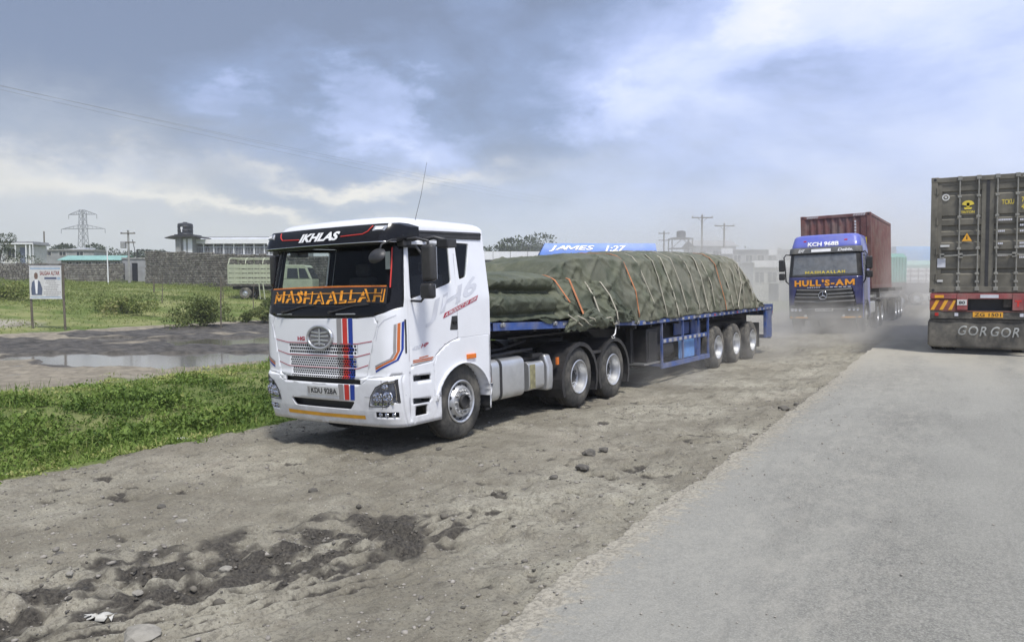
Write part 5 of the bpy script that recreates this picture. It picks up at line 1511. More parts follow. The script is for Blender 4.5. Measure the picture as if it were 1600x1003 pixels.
def tarp(name, label, ys, top, base, halfw, shoulder, straps, seed, side_in, waist=None, dust=None, power=3.2, crown=lambda y: .2):
    """ys: stations; top/base/halfw/side_in: functions of y; cross-section goes from one hem over the crest to the other"""
    T = thing(name, label, 'tarpaulin', mat=TM, group='tarpaulin covered cargo')
    M_ = 121; us = np.linspace(-1, 1, M_)
    yy = np.array(ys); n = len(yy)
    Y = np.repeat(yy[:, None], M_, 1); U = np.repeat(us[None], n, 0)
    tp = np.array([top(y) for y in yy])[:, None]; bs = np.array([base(y) for y in yy])[:, None]; hw = np.array([halfw(y) for y in yy])[:, None]; si = np.array([side_in(y) for y in yy])[:, None]
    # profile parameter: |u| 1 -> .45 climbs the side, .45 -> 0 crosses the top
    a = np.abs(U); H = tp - bs
    sidef = np.clip((1 - a) / .55, 0, 1)
    ang = np.clip(a / .45, 0, 1)
    cf = np.array([crown(y) for y in yy])[:, None]
    zs = bs + H * (1 - cf) * np.where(a > .45, sidef, 1) + np.where(a <= .45, H * cf * (1 - ang ** power) , 0)
    xs = np.where(a > .45, hw - si * sidef ** 1.25, (hw - si) * ang ** (1 / 1.0))
    # round the shoulder
    k = np.exp(-((a - .45) / .11) ** 2); xs = xs - .05 * k; zs = zs + .035 * H * k
    X = xs * np.sign(U); X[:, M_ // 2] = 0; Z = zs
    s_run = np.where(a > .45, (1 - a) * 2.6, 1.43 + (.45 - a) * 2.4) * np.sign(U + 1e-9)
    sidew = sstep(a, .18, .52)
    w = cloth_noise(Y, s_run, seed)
    calm = (lambda q: .5 + .6 * sstep(q, 2.5, 3.0)) if waist is not None else (lambda q: 1.)
    pin = np.zeros_like(X)
    for st in straps: pin = np.maximum(pin, np.exp(-((Y - st(U) if callable(st) else Y - st) / .085) ** 2))
    tex = w * (.40 + .70 * sidew) * calm(Y) - .040 * pin
    # billow between the straps, rumpled hem
    hem = sstep(a, .86, 1.0)
    tex = tex + hem * .05 * fbm(Y, U * 0 + np.sign(U) * 3, .35, 3, seed + 21)
    nx = np.where(a > .40, 1., .18 * a / .4) * np.sign(U); nz = np.where(a > .40, .22, 1.)
    if waist is not None:
        wv = waist(Y, Z); X = X - np.sign(U) * wv * sidew
    X = X + nx * tex; Z = Z + nz * tex * np.where(hem > .5, .3, 1) + hem * .05 * fbm(Y, np.sign(U) * 2., .5, 3, seed + 30)
    me = grid_mesh('tarpaulin', X, Y, Z)
    dm = np.array([dust(y) if dust else .2 for y in yy])[:, None] * (.6 + .4 * sidew) * np.ones_like(X)
    put_attr(me, 'dust', dm)
    me.materials.append(M['tarp'])
    o = bpy.data.objects.new('tarpaulin', me); C.objects.link(o); o.parent = T
    so = o.modifiers.new('thickness', 'SOLIDIFY'); so.thickness = .012; so.offset = -1
    return T, (X, Y, Z, yy, us)
def strap(T, G, fy, mat, u0=-1., u1=1., wd=.040, sag=0.):
    """band of webbing that follows the cloth at y = fy(u)"""
    X, Y, Z, yy, us = G
    pts = []
    for j in [j for j, u in enumerate(us) if u0 <= u <= u1]:
        q = fy(us[j]); pts.append((float(np.interp(q, yy, X[:, j])), q, float(np.interp(q, yy, Z[:, j]))))
    # pulled taut: the outer hull of the section it crosses
    pts.sort(key=lambda p: p[0]); hull = []
    for p in pts:
        while len(hull) > 1 and (hull[-1][0] - hull[-2][0]) * (p[2] - hull[-2][2]) - (hull[-1][2] - hull[-2][2]) * (p[0] - hull[-2][0]) >= 0: hull.pop()
        hull.append(p)
    P_ = []
    for a, b in zip(hull[:-1], hull[1:]):
        d = math.dist(a, b); k = max(1, int(d / .06))
        for i in range(k): P_.append(tuple(a[c] + (b[c] - a[c]) * i / k for c in range(3)))
    P_.append(hull[-1]); A, B = [], []
    for i, p in enumerate(P_):
        q0, q1 = P_[max(i - 1, 0)], P_[min(i + 1, len(P_) - 1)]; tx, tz = q1[0] - q0[0], q1[2] - q0[2]; l = math.hypot(tx, tz) or 1
        nx, nz = -tz / l * .018, tx / l * .018
        A.append((p[0] + nx, p[1] - wd / 2, p[2] + nz)); B.append((p[0] + nx, p[1] + wd / 2, p[2] + nz))
    b = MB(); n = len(A); b.add(A + B, [(i, i + 1, n + i + 1, n + i) for i in range(n - 1)])
    o = b.build('strap', mat, T, 180); so = o.modifiers.new('thickness', 'SOLIDIFY'); so.thickness = .01; so.offset = 0
    return o
def cargo():
    # tall rear load
    ys = np.concatenate([np.linspace(2.75, 4.2, 40), np.linspace(4.22, 13.0, 300), np.linspace(13.02, 14.5, 60)])
    top = lambda y: float(np.interp(y, [2.7, 2.85, 3.15, 3.7, 5.0, 6.2, 7.7, 9.6, 11.8, 12.7, 13.05, 13.4, 13.9, 14.3, 14.5], [1.9, 2.30, 2.53, 2.66, 2.73, 2.80, 2.88, 2.93, 2.95, 2.92, 2.74, 2.45, 2.00, 1.66, 1.52]))
    base = lambda y: float(np.interp(y, [2.7, 4.5, 5.4, 15], [1.60, 1.48, 1.37, 1.43]))
    hw = lambda y: float(np.interp(y, [2.7, 3.4, 4.9, 5.6, 12.9, 14.5], [.85, 1.02, 1.08, 1.255, 1.265, 1.20]))
    si = lambda y: float(np.interp(y, [2.7, 4.7, 5.5, 6, 12, 13, 14.5], [.06, .08, .22, .30, .28, .25, .12]))
    st_y = [5.78, 6.42, 7.05, 7.72, 8.35, 9.05, 9.75, 10.2, 10.95, 11.5, 12.05, 12.6]
    du = lambda y: float(np.interp(y, [3, 6, 12, 14], [.25, .45, .85, .9]))
    T, G = tarp('cargo_load', 'tall olive green tarpaulin load strapped over the middle and rear of the blue trailer', ys, top, base, hw, .3, st_y, 200, si, dust=du, crown=lambda y: float(np.interp(y, [2.7, 4.8, 6], [.10, .11, .2])))
    rng = random.Random(4)
    for i, y in enumerate(st_y):
        k = rng.uniform(-.14, .06); j = rng.uniform(.0, .03); ph = rng.uniform(0, 6)
        strap(T, G, (lambda u, y=y, k=k, j=j, ph=ph: y + k * (1 - abs(u)) + j * math.sin(3.2 * u + ph)), 'rope_orange' if i in (0, 8) else 'rope', wd=.026 if i % 3 else .036)
    strap(T, G, lambda u: 12.75 - 1.05 * max(0, (abs(u) - .45) / .55), 'rope', wd=.035)
    strap(T, G, lambda u: 13.0 + .35 * max(0, (abs(u) - .40) / .6), 'rope', wd=.03)
    strap(T, G, lambda u: 13.1 + .55 * max(0, (abs(u) - .40) / .6), 'rope', wd=.03)
    # low front load: two stacked rolls, then a strapped bulge
    ys = np.concatenate([np.linspace(.74, .95, 14), np.linspace(.96, 2.4, 60), np.linspace(2.41, 3.0, 40), np.linspace(3.02, 5.05, 90), np.linspace(5.06, 5.5, 24)])
    top = lambda y: float(np.interp(y, [.74, .80, .95, 1.6, 2.5, 2.62, 2.8, 3.3, 4.4, 5.0, 5.35, 5.5], [1.7, 2.12, 2.29, 2.34, 2.36, 2.34, 2.28, 2.33, 2.31, 2.20, 1.95, 1.6]))
    base = lambda y: float(np.interp(y, [.7, 3.0, 4.2, 5.5], [1.585, 1.555, 1.42, 1.38]))
    hw = lambda y: float(np.interp(y, [.74, .85, 2.5, 3.0, 4.2, 5.0, 5.5], [1.10, 1.22, 1.25, 1.25, 1.29, 1.30, 1.24]))
    si = lambda y: float(np.interp(y, [.7, 2.4, 2.9, 5.5], [.05, .06, .20, .26]))
    def waist(Y, Z):
        f = 1 - sstep(Y, 2.45, 2.95)
        zc = 2.035 - .02 * (Y - .8)
        cre = .16 * np.exp(-((Z - zc) / .055) ** 2) - .05 * np.exp(-((Z - 1.85) / .10) ** 2) - .05 * np.exp(-((Z - 2.2) / .10) ** 2) + .10 * np.exp(-((Z - 1.66) / .04) ** 2)
        end = .10 * np.exp(-((Y - 2.62) / .07) ** 2)
        return f * cre + end * sstep(Z, 1.5, 1.7)
    st_y = [2.95, 3.36, 3.95, 4.62]
    T2, G2 = tarp('cargo_load', 'low olive green tarpaulin bundle on the trailer front directly behind the white cab', ys, top, base, hw, .3, st_y, 300, si, waist, dust=lambda y: .12)
    strap(T2, G2, lambda u: 2.72 + .22 * max(0, abs(u) - .4) / .6 + .35 * max(0, abs(u) - .75), 'rope_orange', wd=.04)
    strap(T2, G2, lambda u: 3.32 + .12 * max(0, abs(u) - .4), 'rope_orange', wd=.055)
    strap(T2, G2, lambda u: 3.90 + .14 * max(0, abs(u) - .4), 'rope', wd=.045); strap(T2, G2, lambda u: 4.5 + .30 * max(0, abs(u) - .4), 'rope', wd=.04)
    # crumpled spare canvas and rope hanging over the rail between the two
    rng = np.random.default_rng(8)
    yv = np.linspace(2.75, 4.55, 60); uv = np.linspace(0, 1, 26)
    Yc, Uc = np.meshgrid(yv, uv, indexing='ij')
    env = np.sin(np.pi * np.clip((Yc - 2.75) / 1.8, 0, 1)) ** .6
    zc = 1.34 + .34 * env * Uc + .05 * fbm(Yc, Uc, .13, 3, 61) - .04 * env * np.sin(Yc * 8)
    xc = 1.265 + .07 * np.sin(math.pi * Uc) * env + .05 * np.abs(fbm(Yc + Uc * .5, Uc, .12, 4, 62)) + .05 * fbm(Yc, Uc, .3, 2, 64)
    me = grid_mesh('crumpled_canvas', xc, Yc, zc); put_attr(me, 'dust', np.full(xc.shape, .2)); me.materials.append(M['tarp'])
    o = bpy.data.objects.new('crumpled_canvas', me); C.objects.link(o); o.parent = T2
    so = o.modifiers.new('thickness', 'SOLIDIFY'); so.thickness = .012
    # bunched hem of the front rolls and a hanging corner
    hm = MB(); hm.add([(1.262, 1.95, 1.585), (1.268, 2.20, 1.50), (1.268, 2.32, 1.485), (1.262, 2.55, 1.585)], [(0, 1, 2, 3)]); o = hm.build('hanging_corner', 'tarp', T2)
    put_attr(o.data, 'dust', np.zeros(4))
    r = MB()
    for k in range(5):
        y0 = 2.8 + k * .33
        r.tube([(1.30, y0, 1.62 - .03 * k), (1.36, y0 + .15, 1.52), (1.33, y0 + .34, 1.46 - .02 * k), (1.31, y0 + .5, 1.40)], .012, 5)
    r.build('loose_rope', 'rope', T2, 60)
cargo()

# ------------------------------------------------------------------ shipping containers
def corrugated(b, axis, a0, a1, z0, z1, at, sgn, pitch=.28, depth=.036, mi=0):
    """wall of trapezoid waves along axis ('x' or 'y') at the given offset, bulging to sgn"""
    p = [a0]; off = [0]; a = a0 + .05
    while a < a1 - pitch:
        for d, o in ((0, 0), (.07, -depth), (.14, -depth), (.21, 0)): p.append(a + d); off.append(o)
        a += pitch
    p.append(a1); off.append(0)
    vs = []
    for z in (z0, z1):
        for q, o in zip(p, off): vs.append((q, at + sgn * o, z) if axis == 'x' else (at + sgn * o, q, z))
    n = len(p); b.add(vs, [(i, i + 1, n + i + 1, n + i) for i in range(n - 1)], mi)
def container(T, W, Lc, z0, z1, y0, mat, rear=True, front=True):
    h = MB(); hw = W / 2
    corrugated(h, 'y', y0 + .10, y0 + Lc - .10, z0 + .13, z1 - .10, hw - .01, 1); corrugated(h, 'y', y0 + .10, y0 + Lc - .10, z0 + .13, z1 - .10, -hw + .01, -1)
    if front: corrugated(h, 'x', -hw + .10, hw - .10, z0 + .13, z1 - .10, y0 + .02, -1, .25, .045)
    h.build('wall', mat, T)
    r = MB(); r.box(-hw + .05, hw - .05, y0 + .05, y0 + Lc - .05, z1 - .06, z1 - .03); r.build('roof', mat, T)
    f = MB()
    for sx in (-1, 1):
        for ya in (y0, y0 + Lc - .14): f.box(sx * hw - (.14 if sx > 0 else 0), sx * hw + (.14 if sx < 0 else 0), ya, ya + .14, z0 + .12, z1 - .12)
        x0, x1 = (hw - .07, hw) if sx > 0 else (-hw, -hw + .07)
        f.box(x0, x1, y0 + .14, y0 + Lc - .14, z1 - .11, z1 - .012); f.box(x0, x1, y0 + .14, y0 + Lc - .14, z0 + .01, z0 + .15)
    for ya in (y0, y0 + Lc - .08):
        f.box(-hw + .14, hw - .14, ya + .004, ya + .08, z1 - .13, z1 - .012); f.box(-hw + .14, hw - .14, ya + .004, ya + .08, z0 + .01, z0 + .15)
    f.build('frame', mat, T, None, .008)
    for sx in (-1, 1):
        for ya in (y0 - .004, y0 + Lc - .158):
            for z in (z0, z1 - .12):
                k = MB(); x = sx * (hw - .08); k.box(x - .084, x + .084, ya, ya + .162, z, z + .122); o = k.build('corner_casting', mat, T, None, .012)
                q = MB(); q.cyl((x, ya - .002, z + .06), (x, ya + .03, z + .06), .034, 10); q.build('casting_hole', 'ink', o)
    fl = MB(); fl.box(-hw + .07, hw - .07, y0 + .08, y0 + Lc - .08, z0 + .12, z0 + .15); fl.build('floor', 'chassis', T)
M['cont_red'] = pm('oxide_red_container', (.160, .060, .050), .6, var=.18, vs=2.5, dust=.45, bump=.08, bs=25)
M['cont_grey'] = pm('dark_olive_grey_container', (.115, .107, .082), .55, var=.22, vs=2.2, dust=.34, bump=.08, bs=25)
M['cont_bar'] = pm('locking_bar_steel', (.26, .255, .225), .5, metal=.3, var=.2, dust=.25)
M['chassis_dusty'] = pm('dusty_chassis', (.045, .043, .038), .8, var=.3, dust=.55)
M['cab_blue'] = pm('royal_blue_paint', (.085, .110, .48), .38, var=.05, vs=2, dust=.24, coat=.5)
M['cab_navy'] = pm('navy_paint', (.025, .029, .135), .4, var=.08, vs=2, dust=.18, coat=.4)
M['cab_grey'] = pm('grey_bumper', (.085, .088, .092), .5, var=.12, dust=.35)
M['grille_grey'] = pm('grille_grey', (.085, .088, .092), .4, metal=.3, var=.1, dust=.25)

BM = frame_mat((-4.05, 28.43, -.005), 1.6, 2.0)
def blue_truck():
    T = thing('semi_truck', 'blue oncoming tractor unit with yellow lettering, raising dust under the red container', 'truck', mat=BM)
    PZ = [(.5, .03), (.9, -.02), (1.2, -.03), (1.95, .0), (2.05, .03), (2.85, .17), (3.1, .26), (3.32, .42), (3.6, .6)]
    WZ = [(0, 1.22), (2.0, 1.22), (2.9, 1.16), (3.3, 1.10), (3.6, 1.05)]
    c = Cab(PZ, WZ, .50, 3.36, 1.95, .20, .10, T, dz=.08)
    ws = rounded([(-1.07, 2.04), (1.07, 2.04), (1.02, 2.76), (-1.02, 2.76)], .05)
    c.take(ws, 'windscreen', 'glass_dusty', off=-.01, thick=.01)
    c.take([(-1.3, 1.98), (1.3, 1.98), (1.3, 2.80), (-1.3, 2.80)], 'windscreen_surround', ['black', 'dark_in'])
    c.take([(-1.3, 2.80), (1.3, 2.80), (1.3, 2.99), (-1.3, 2.99)], 'sun_visor', ['cab_grey', 'dark_in'], off=.05)
    c.take([(-1.02, .88), (1.02, .88), (1.02, 1.02), (.92, 1.56), (-.92, 1.56), (-1.02, 1.02)], 'grille_opening', ['black', 'dark_in'], off=-.03)
    c.take([(-1.3, .99), (1.3, .99), (1.3, 1.98), (-1.3, 1.98)], 'front_panel', ['cab_navy', 'dark_in'], gap=.006)
    c.take([(-1.3, .45), (1.3, .45), (1.3, .99), (-1.3, .99)], 'bumper', ['cab_grey', 'dark_in'], gap=.006)
    dw = rounded([(.52, 2.03), (1.25, 2.03), (1.25, 2.72), (.62, 2.72)], .05)
    for sg in (1, -1):
        c.take(dw, 'door_window', 'glass_side', 'side', sg, off=-.01, thick=.008)
        c.take([(.42, 1.0), (1.36, 1.0), (1.36, 2.78), (.46, 2.78)], 'door', ['cab_navy', 'dark_in'], 'side', sg, gap=.008)
        c.cut([(1.0 + .62 * math.cos(a), .52 + .60 * math.sin(a)) for a in [R(180 - k * 15) for k in range(13)]] + [(1.62, .3), (.38, .3)], 'side', sg)
    c.emit(c.bm, 'cab_body', ['cab_blue', 'dark_in'], .04)
    # grille blades and star
    gb = MB()
    for z, xw, d in ((1.47, .90, .05), (1.35, .93, .04), (1.22, .96, .05), (1.09, .99, .04)):
        n = 15; xs = np.linspace(-xw, xw, n); pz = lambda x: z + .035 * abs(x) / xw + (.02 if d > .045 else 0)
        for a, b in zip(xs[:-1], xs[1:]):
            for dz0, dz1, o0, o1 in ((-.045, .045, .03, .055),):
                gb.add([c.front(a, pz(a) + dz0, o0), c.front(b, pz(b) + dz0, o0), c.front(b, pz(b), o1), c.front(a, pz(a), o1), c.front(b, pz(b) + dz1, o0), c.front(a, pz(a) + dz1, o0)], [(0, 1, 2, 3), (3, 2, 4, 5)])
    gb.build('grille_blade', 'grille_grey', T, 30)
    st = MB(); p0 = c.front(-.02, 1.33, .085)
    st.tube([p0 + Vector((.135 * math.cos(t), 0, .135 * math.sin(t))) for t in np.linspace(0, 2 * math.pi, 29)], .016, 7, cap=False)
    for k in range(3):
        a = math.pi / 2 + k * 2 * math.pi / 3; st.tube([p0, p0 + Vector((.135 * math.cos(a), 0, .135 * math.sin(a)))], .028, 6, r2=.006)
    star = st.build('star_badge', 'chrome', T, 60)
    dk = MB(); dk.cyl(p0 + Vector((0, .04, 0)), p0 + Vector((0, .02, 0)), .15, 24); dk.build('badge_field', 'black', star)
    letters('name_lettering', "HULL'S-AM", lambda u, v: c.front(-.98 + u * 1.96, 1.655 + v * .225, .012), 'orange_letter', T, bold=.05, space=1.05)
    letters('name_shadow', "HULL'S-AM", lambda u, v: c.front(-.965 + u * 1.96, 1.640 + v * .225, .008), 'ink', T, bold=.055, space=1.05)
    for z, x0, x1 in ((1.595, -.55, -.10), (1.595, .06, .9)):
        k = 6
        for i in range(k):
            q = MB(); a = x0 + (x1 - x0) * i / k; q.add([c.front(x, zz, .010) for x, zz in ((a, z), (a + (x1 - x0) / k * .7, z), (a + (x1 - x0) / k * .7, z + .03), (a, z + .03))], [(0, 1, 2, 3)]); q.build('small_lettering', 'decal_pale', T)
    letters('windscreen_lettering', 'MASHAALLAH', lambda u, v: c.front(-.62 + u * 1.30, 2.085 + v * .10, .012), 'yellow_letter', T, bold=.04, space=1.2)
    letters('number_lettering', 'KCH 968B', lambda u, v: c.front(-.56 + u * 1.02, 3.045 + v * .155, .014), 'white_flat', T, bold=.035)
    letters('visor_lettering', 'DT', lambda u, v: c.front(-.86 + u * .22, 2.845 + v * .10, .062), 'white_flat', T, shear=.25, bold=.03)
    letters('visor_lettering', 'Deble.', lambda u, v: c.front(.44 + u * .48, 2.845 + v * .10, .062), 'white_flat', T, shear=.25, bold=.02)
    c.ribbon('visor_plate', 'white_flat', [(-.42, 2.945), (.22, 2.945)], [(-.42, 2.845), (.22, 2.845)], off=.060)
    pl = MB(); pl.add([c.front(x, z, o) for o in (.01, .02) for x, z in ((-.29, .785), (.29, .785), (.29, .885), (-.29, .885))], [(0, 1, 5, 4), (1, 2, 6, 5), (2, 3, 7, 6), (3, 0, 4, 7), (4, 5, 6, 7)])
    pt = pl.build('number_plate', 'plate', T)
    letters('plate_lettering', 'KCH 968B', lambda u, v: c.front(-.25 + u * .5, .805 + v * .06, .024), 'ink', pt, bold=.02)
    for sg in (1, -1):
        hp = [(.68, .75), (1.02, .72), (1.16, .78), (1.15, .93), (1.04, .985), (.76, .955), (.70, .90)]; hp = hp if sg > 0 else mirror(hp)
        n = len(hp); h = MB(); h.add([c.front(x, z, .012) for x, z in hp], [tuple(range(n))]); hl = h.build('headlight', 'cab_grey', T)
        q = MB()
        for x in (.80, .94, 1.06): q.lathe([(.062, 0), (.05, .015), (.02, -.004), (0, -.006)], c.front(sg * x, .845, .018), (0, -1, 0), 14)
        q.build('reflector', 'chrome', hl, 40)
        g = MB(); g.add([c.front(x, z, .036) for x, z in hp], [tuple(range(n))]); g.build('lens', 'clear', hl)
        yb = MB(); yb.bar(c.front(sg * .55, .565, .03), c.front(sg * 1.16, .575, .03), .03, .05); yb.build('yellow_strip', 'yellow', T)
        mk = MB(); mk.add([c.front(sg * x, z, .012) for x, z in ((.62, 3.22), (.72, 3.22), (.72, 3.26), (.62, 3.26))], [(0, 1, 2, 3)]); mk.build('marker_lamp', 'red_lens', T)
        m = MB(); m.box(sg * 1.43 - .10, sg * 1.43 + .10, .10, .22, 2.20, 2.62); mr = m.build('mirror', 'black', T, 60, .04, 3)
        m2 = MB(); m2.box(sg * 1.43 - .10, sg * 1.43 + .10, .10, .22, 1.90, 2.14); m2.build('wide_mirror', 'black', mr, 60, .04, 3)
        a = MB(); a.tube([(sg * 1.15, .42, 2.78), (sg * 1.30, .26, 2.80), (sg * 1.36, .20, 2.70), (sg * 1.32, .2, 2.3), (sg * 1.30, .2, 1.85), (sg * 1.20, .38, 1.72)], .024, 7); a.build('mirror_arm', 'black', mr, 60)
        fr_ = MB(); fr_.cyl(c.front(sg * .62, .62, .03), c.front(sg * .62, .62, .07), .045, 12); fr_.build('fog_lamp', 'plate', T)
        gt = MB(); gt.box(sg * 1.20 - .03, sg * 1.20 + .03, .35, .60, .55, .95); gt.build('step', 'cab_grey', T)
    sp = MB(); sp.box(-.86, .86, .14, .30, .52, .60); sp.box(-.8, .8, .2, .3, .62, .70); sp.build('bumper_slot', 'ink', T)
    ch = MB()
    for x in (-.42, .42): ch.box(x - .05, x + .05, .3, 6.4, .75, 1.0)
    for y in (1.0, 4.15, 5.5): ch.cyl((-1.0, y, .53), (1.0, y, .53), .10, 10)
    ch.box(-1.0, 1.0, .4, 1.8, .85, 1.15); ch.box(-1.15, -.6, 2.1, 3.3, .45, 1.0); ch.box(.6, 1.15, 2.1, 3.3, .45, 1.0); ch.box(-.3, .3, .5, 1.9, .5, .9)
    ch.build('chassis', 'chassis_dusty', T, 40)
    for sg in (1, -1):
        wheel(T, (sg * 1.2, 1.0, .53), sg, 'steer', 'rubber_far', detail=False)
        for y in (4.15, 5.5): wheel(T, (sg * 1.22, y, .53), sg, 'drive', 'rubber_far', detail=False)
        w = MB(); w.prism([(1 + .66 * math.cos(a), .52 + .64 * math.sin(a)) for a in [R(k * 15) for k in range(13)]] + [(1 + .62 * math.cos(a), .52 + .60 * math.sin(a)) for a in [R(180 - k * 15) for k in range(13)]], 'x', sg * .86, sg * 1.245); w.build('wheel_arch', 'cab_grey', T, 40)
        w = MB(); w.box(sg * .85, sg * 1.24, 3.5, 6.1, 1.10, 1.14); w.box(sg * .85, sg * 1.24, 3.44, 3.5, .62, 1.14); w.build('wheel_wing', 'cab_grey', T)
        r = MB(); r.box(sg * 1.10, sg * 1.22, 2.0, 3.4, .62, 1.05); r.build('fuel_tank', 'alu', T, None, .05, 3)
    # skeletal trailer carrying the container
    S = thing('container_trailer', 'dusty skeletal trailer under the red container', 'trailer', mat=BM)
    f = MB()
    for x in (-.45, .45): f.box(x - .08, x + .08, 2.2, 14.4, 1.22, 1.46)
    for y in (2.5, 5.0, 8.2, 8.5, 11.0, 14.2): f.box(-1.18, 1.18, y - .08, y + .08, 1.36, 1.505)
    for y in (10.6, 11.9, 13.2): f.cyl((-1, y, .53), (1, y, .53), .08, 10)
    f.build('frame', 'chassis_dusty', S, 40)
    for y in (10.6, 11.9, 13.2):
        for sg in (1, -1): wheel(S, (sg * 1.23, y, .53), sg, 'drive', 'rubber_far', detail=False)
    l = MB()
    for x in (-.9, .9): l.box(x - .06, x + .06, 7.0, 7.12, .4, 1.36)
    l.build('landing_leg', 'chassis_dusty', S)
    K = thing('shipping_container', 'oxide red shipping container riding behind the blue cab', 'container', mat=BM)
    container(K, 2.44, 6.6, 1.51, 4.30, 2.45, 'cont_red')
    letters('side_lettering', 'M', lambda u, v: Vector((.92 + u * .16, 2.42, 3.05 + v * .35)), 'yellow_letter', K, bold=.05)
    nb = MB()
    for k in range(6): nb.add([(.67, 2.425, 3.95 - k * .11), (.73, 2.425, 3.95 - k * .11), (.73, 2.425, 4.03 - k * .11), (.67, 2.425, 4.03 - k * .11)], [(0, 1, 2, 3)])
    nb.build('number_lettering', 'plate', K)
    hz = MB()
    for k in range(5):
        for x0 in (-1.0, .62): hz.add([(x0 + k * .085, 2.444, 4.20), (x0 + k * .085 + .045, 2.444, 4.20), (x0 + k * .085 + .085, 2.444, 4.275), (x0 + k * .085 + .04, 2.444, 4.275)], [(0, 1, 2, 3)])
    hz.build('hazard_tick', 'plate', K)
blue_truck()

# ------------------------------------------------------------------ grey container seen from behind
GMX = frame_mat((.54, 22.09, 0.), 0, .4)
def grey_container():
    K = thing('shipping_container', 'dark olive grey shipping container with closed rear doors at the right edge', 'container', mat=GMX)
    z0, z1 = 1.53, 4.40
    # the rear is at y = 0 here, so build it back to front
    container(K, 2.44, 12.19, z0, z1, 0, 'cont_grey', front=False)
    prof = [(z0 + .14, 0), (1.98, 0), (2.01, .04), (2.10, .04), (2.13, 0), (2.44, 0), (2.47, .04), (2.56, .04), (2.59, 0), (2.76, 0), (2.79, .04), (2.92, .04), (2.95, 0), (3.04, 0), (3.07, .04), (3.18, .04), (3.21, 0), (3.34, 0), (3.37, .03), (3.42, .03), (3.45, 0), (3.92, 0), (3.95, .03), (4.02, .03), (4.05, 0), (z1 - .14, 0)]
    for sx in (-1, 1):
        x0, x1 = (-1.08, -.03) if sx < 0 else (.03, 1.08)
        d = MB(); n = len(prof)
        d.add([(x, .045 + y, z) for x in (x0 + .10, x1 - .10) for z, y in prof], [(i, i + 1, n + i + 1, n + i) for i in range(n - 1)])
        d.box(x0, x0 + .10, .03, .085, z0 + .13, z1 - .13); d.box(x1 - .10, x1, .03, .085, z0 + .13, z1 - .13)
        d.box(x0 + .10, x1 - .10, .03, .085, z0 + .13, z0 + .20); d.box(x0 + .10, x1 - .10, .03, .085, z1 - .20, z1 - .13)
        door = d.build('door', 'cont_grey', K)
        sl = MB(); sl.box(x0 - .012 if sx < 0 else x1 - .004, x0 + .004 if sx < 0 else x1 + .012, .035, .08, z0 + .13, z1 - .13); sl.build('door_seal', 'black', door)
        for xb in (sx * .20, sx * .60) if sx < 0 else (.19, .60):
            b = MB(); b.cyl((xb, .0, z0 + .06), (xb, .0, z1 - .06), .020, 10)
            bar = b.build('locking_bar', 'cont_bar', door, 60)
            for z in (z0 + .10, z1 - .05): g = MB(); g.box(xb - .05, xb + .05, -.03, .03, z - .05, z + .05); g.build('bar_keeper', 'cont_bar', door, None, .008)
            for z in (2.0, 2.62, 3.40, 3.90, 1.80): g = MB(); g.box(xb - .045, xb + .045, -.025, .03, z - .03, z + .03); g.build('bar_keeper', 'cont_bar', door, None, .008)
        for xb, dr in ((sx * .60, -1 if sx < 0 else 1), (sx * .20, -1 if sx < 0 else 1)):
            h = MB(); z = 2.46; h.bar((xb, -.03, z), (xb + dr * .38, -.03, z - .02), .02, .035); h.box(xb + dr * .36 - .05, xb + dr * .36 + .05, -.04, .03, z - .07, z + .05); h.build('door_handle', 'cont_bar', door)
        for z in (1.9, 2.55, 3.3, 4.05):
            hg = MB(); hg.box(sx * 1.10 - .05, sx * 1.10 + .05, -.006, .03, z - .06, z + .06); hg.cyl((sx * 1.085, -.01, z - .09), (sx * 1.085, -.01, z + .09), .018, 8)
            hg.build('hinge', 'cont_grey', door, None)
    md = MB(); md.box(-.035, .035, .02, .05, z0 + .15, z1 - .15); md.build('door_gasket', 'black', K)
    Y = -.002
    def pt(x0, x1, za, zb, y=.0245): return lambda u, v: Vector((x0 + u * (x1 - x0), y, za + v * (zb - za)))
    # shipping line emblem: mushroom-like T with the name under it
    e = MB(); arc = [(-.42 + .13 * math.cos(a), 3.70 + .10 * math.sin(a)) for a in [R(180 - 15 * k) for k in range(13)]]
    e.add([(x, .024, z) for x, z in arc] + [(-.42, .024, 3.66)], [(i, i + 1, 13) for i in range(12)])
    e.add([(-.45, .024, 3.74), (-.39, .024, 3.74), (-.39, .024, 3.62), (-.45, .024, 3.62)], [(0, 1, 2, 3)]); e.add([(-.51, .024, 3.63), (-.33, .024, 3.63), (-.35, .024, 3.58), (-.49, .024, 3.58)], [(0, 1, 2, 3)])
    e.build('emblem', 'yellow_letter', K)
    letters('emblem_lettering', 'TRITON', pt(-.57, -.28, 3.485, 3.545), 'yellow_letter', K, bold=.03)
    letters('number_lettering', 'TCKU', pt(.28, .53, 3.66, 3.78), 'yellow_letter', K, bold=.015)
    letters('number_lettering', '774', pt(.68, .86, 3.70, 3.82), 'yellow_letter', K, bold=.02)
    letters('type_lettering', '45G', pt(.68, .86, 3.53, 3.65), 'yellow_letter', K, bold=.02)
    sm = MB()
    for i, (z, xa, xb) in enumerate(((3.27, .22, .50), (3.26, .66, .80), (3.13, .66, .84), (3.00, .22, .36), (2.99, .66, .82), (2.70, .22, .32), (2.70, .66, .84), (2.62, .66, .84), (2.42, .22, .40), (2.42, .66, .82), (2.36, .66, .82))):
        x = xa
        while x < xb: sm.add([(x, .022, z), (x + .028, .022, z), (x + .028, .022, z + .045), (x, .022, z + .045)], [(0, 1, 2, 3)]); x += .036
    sm.build('weight_lettering', 'decal_pale', K)
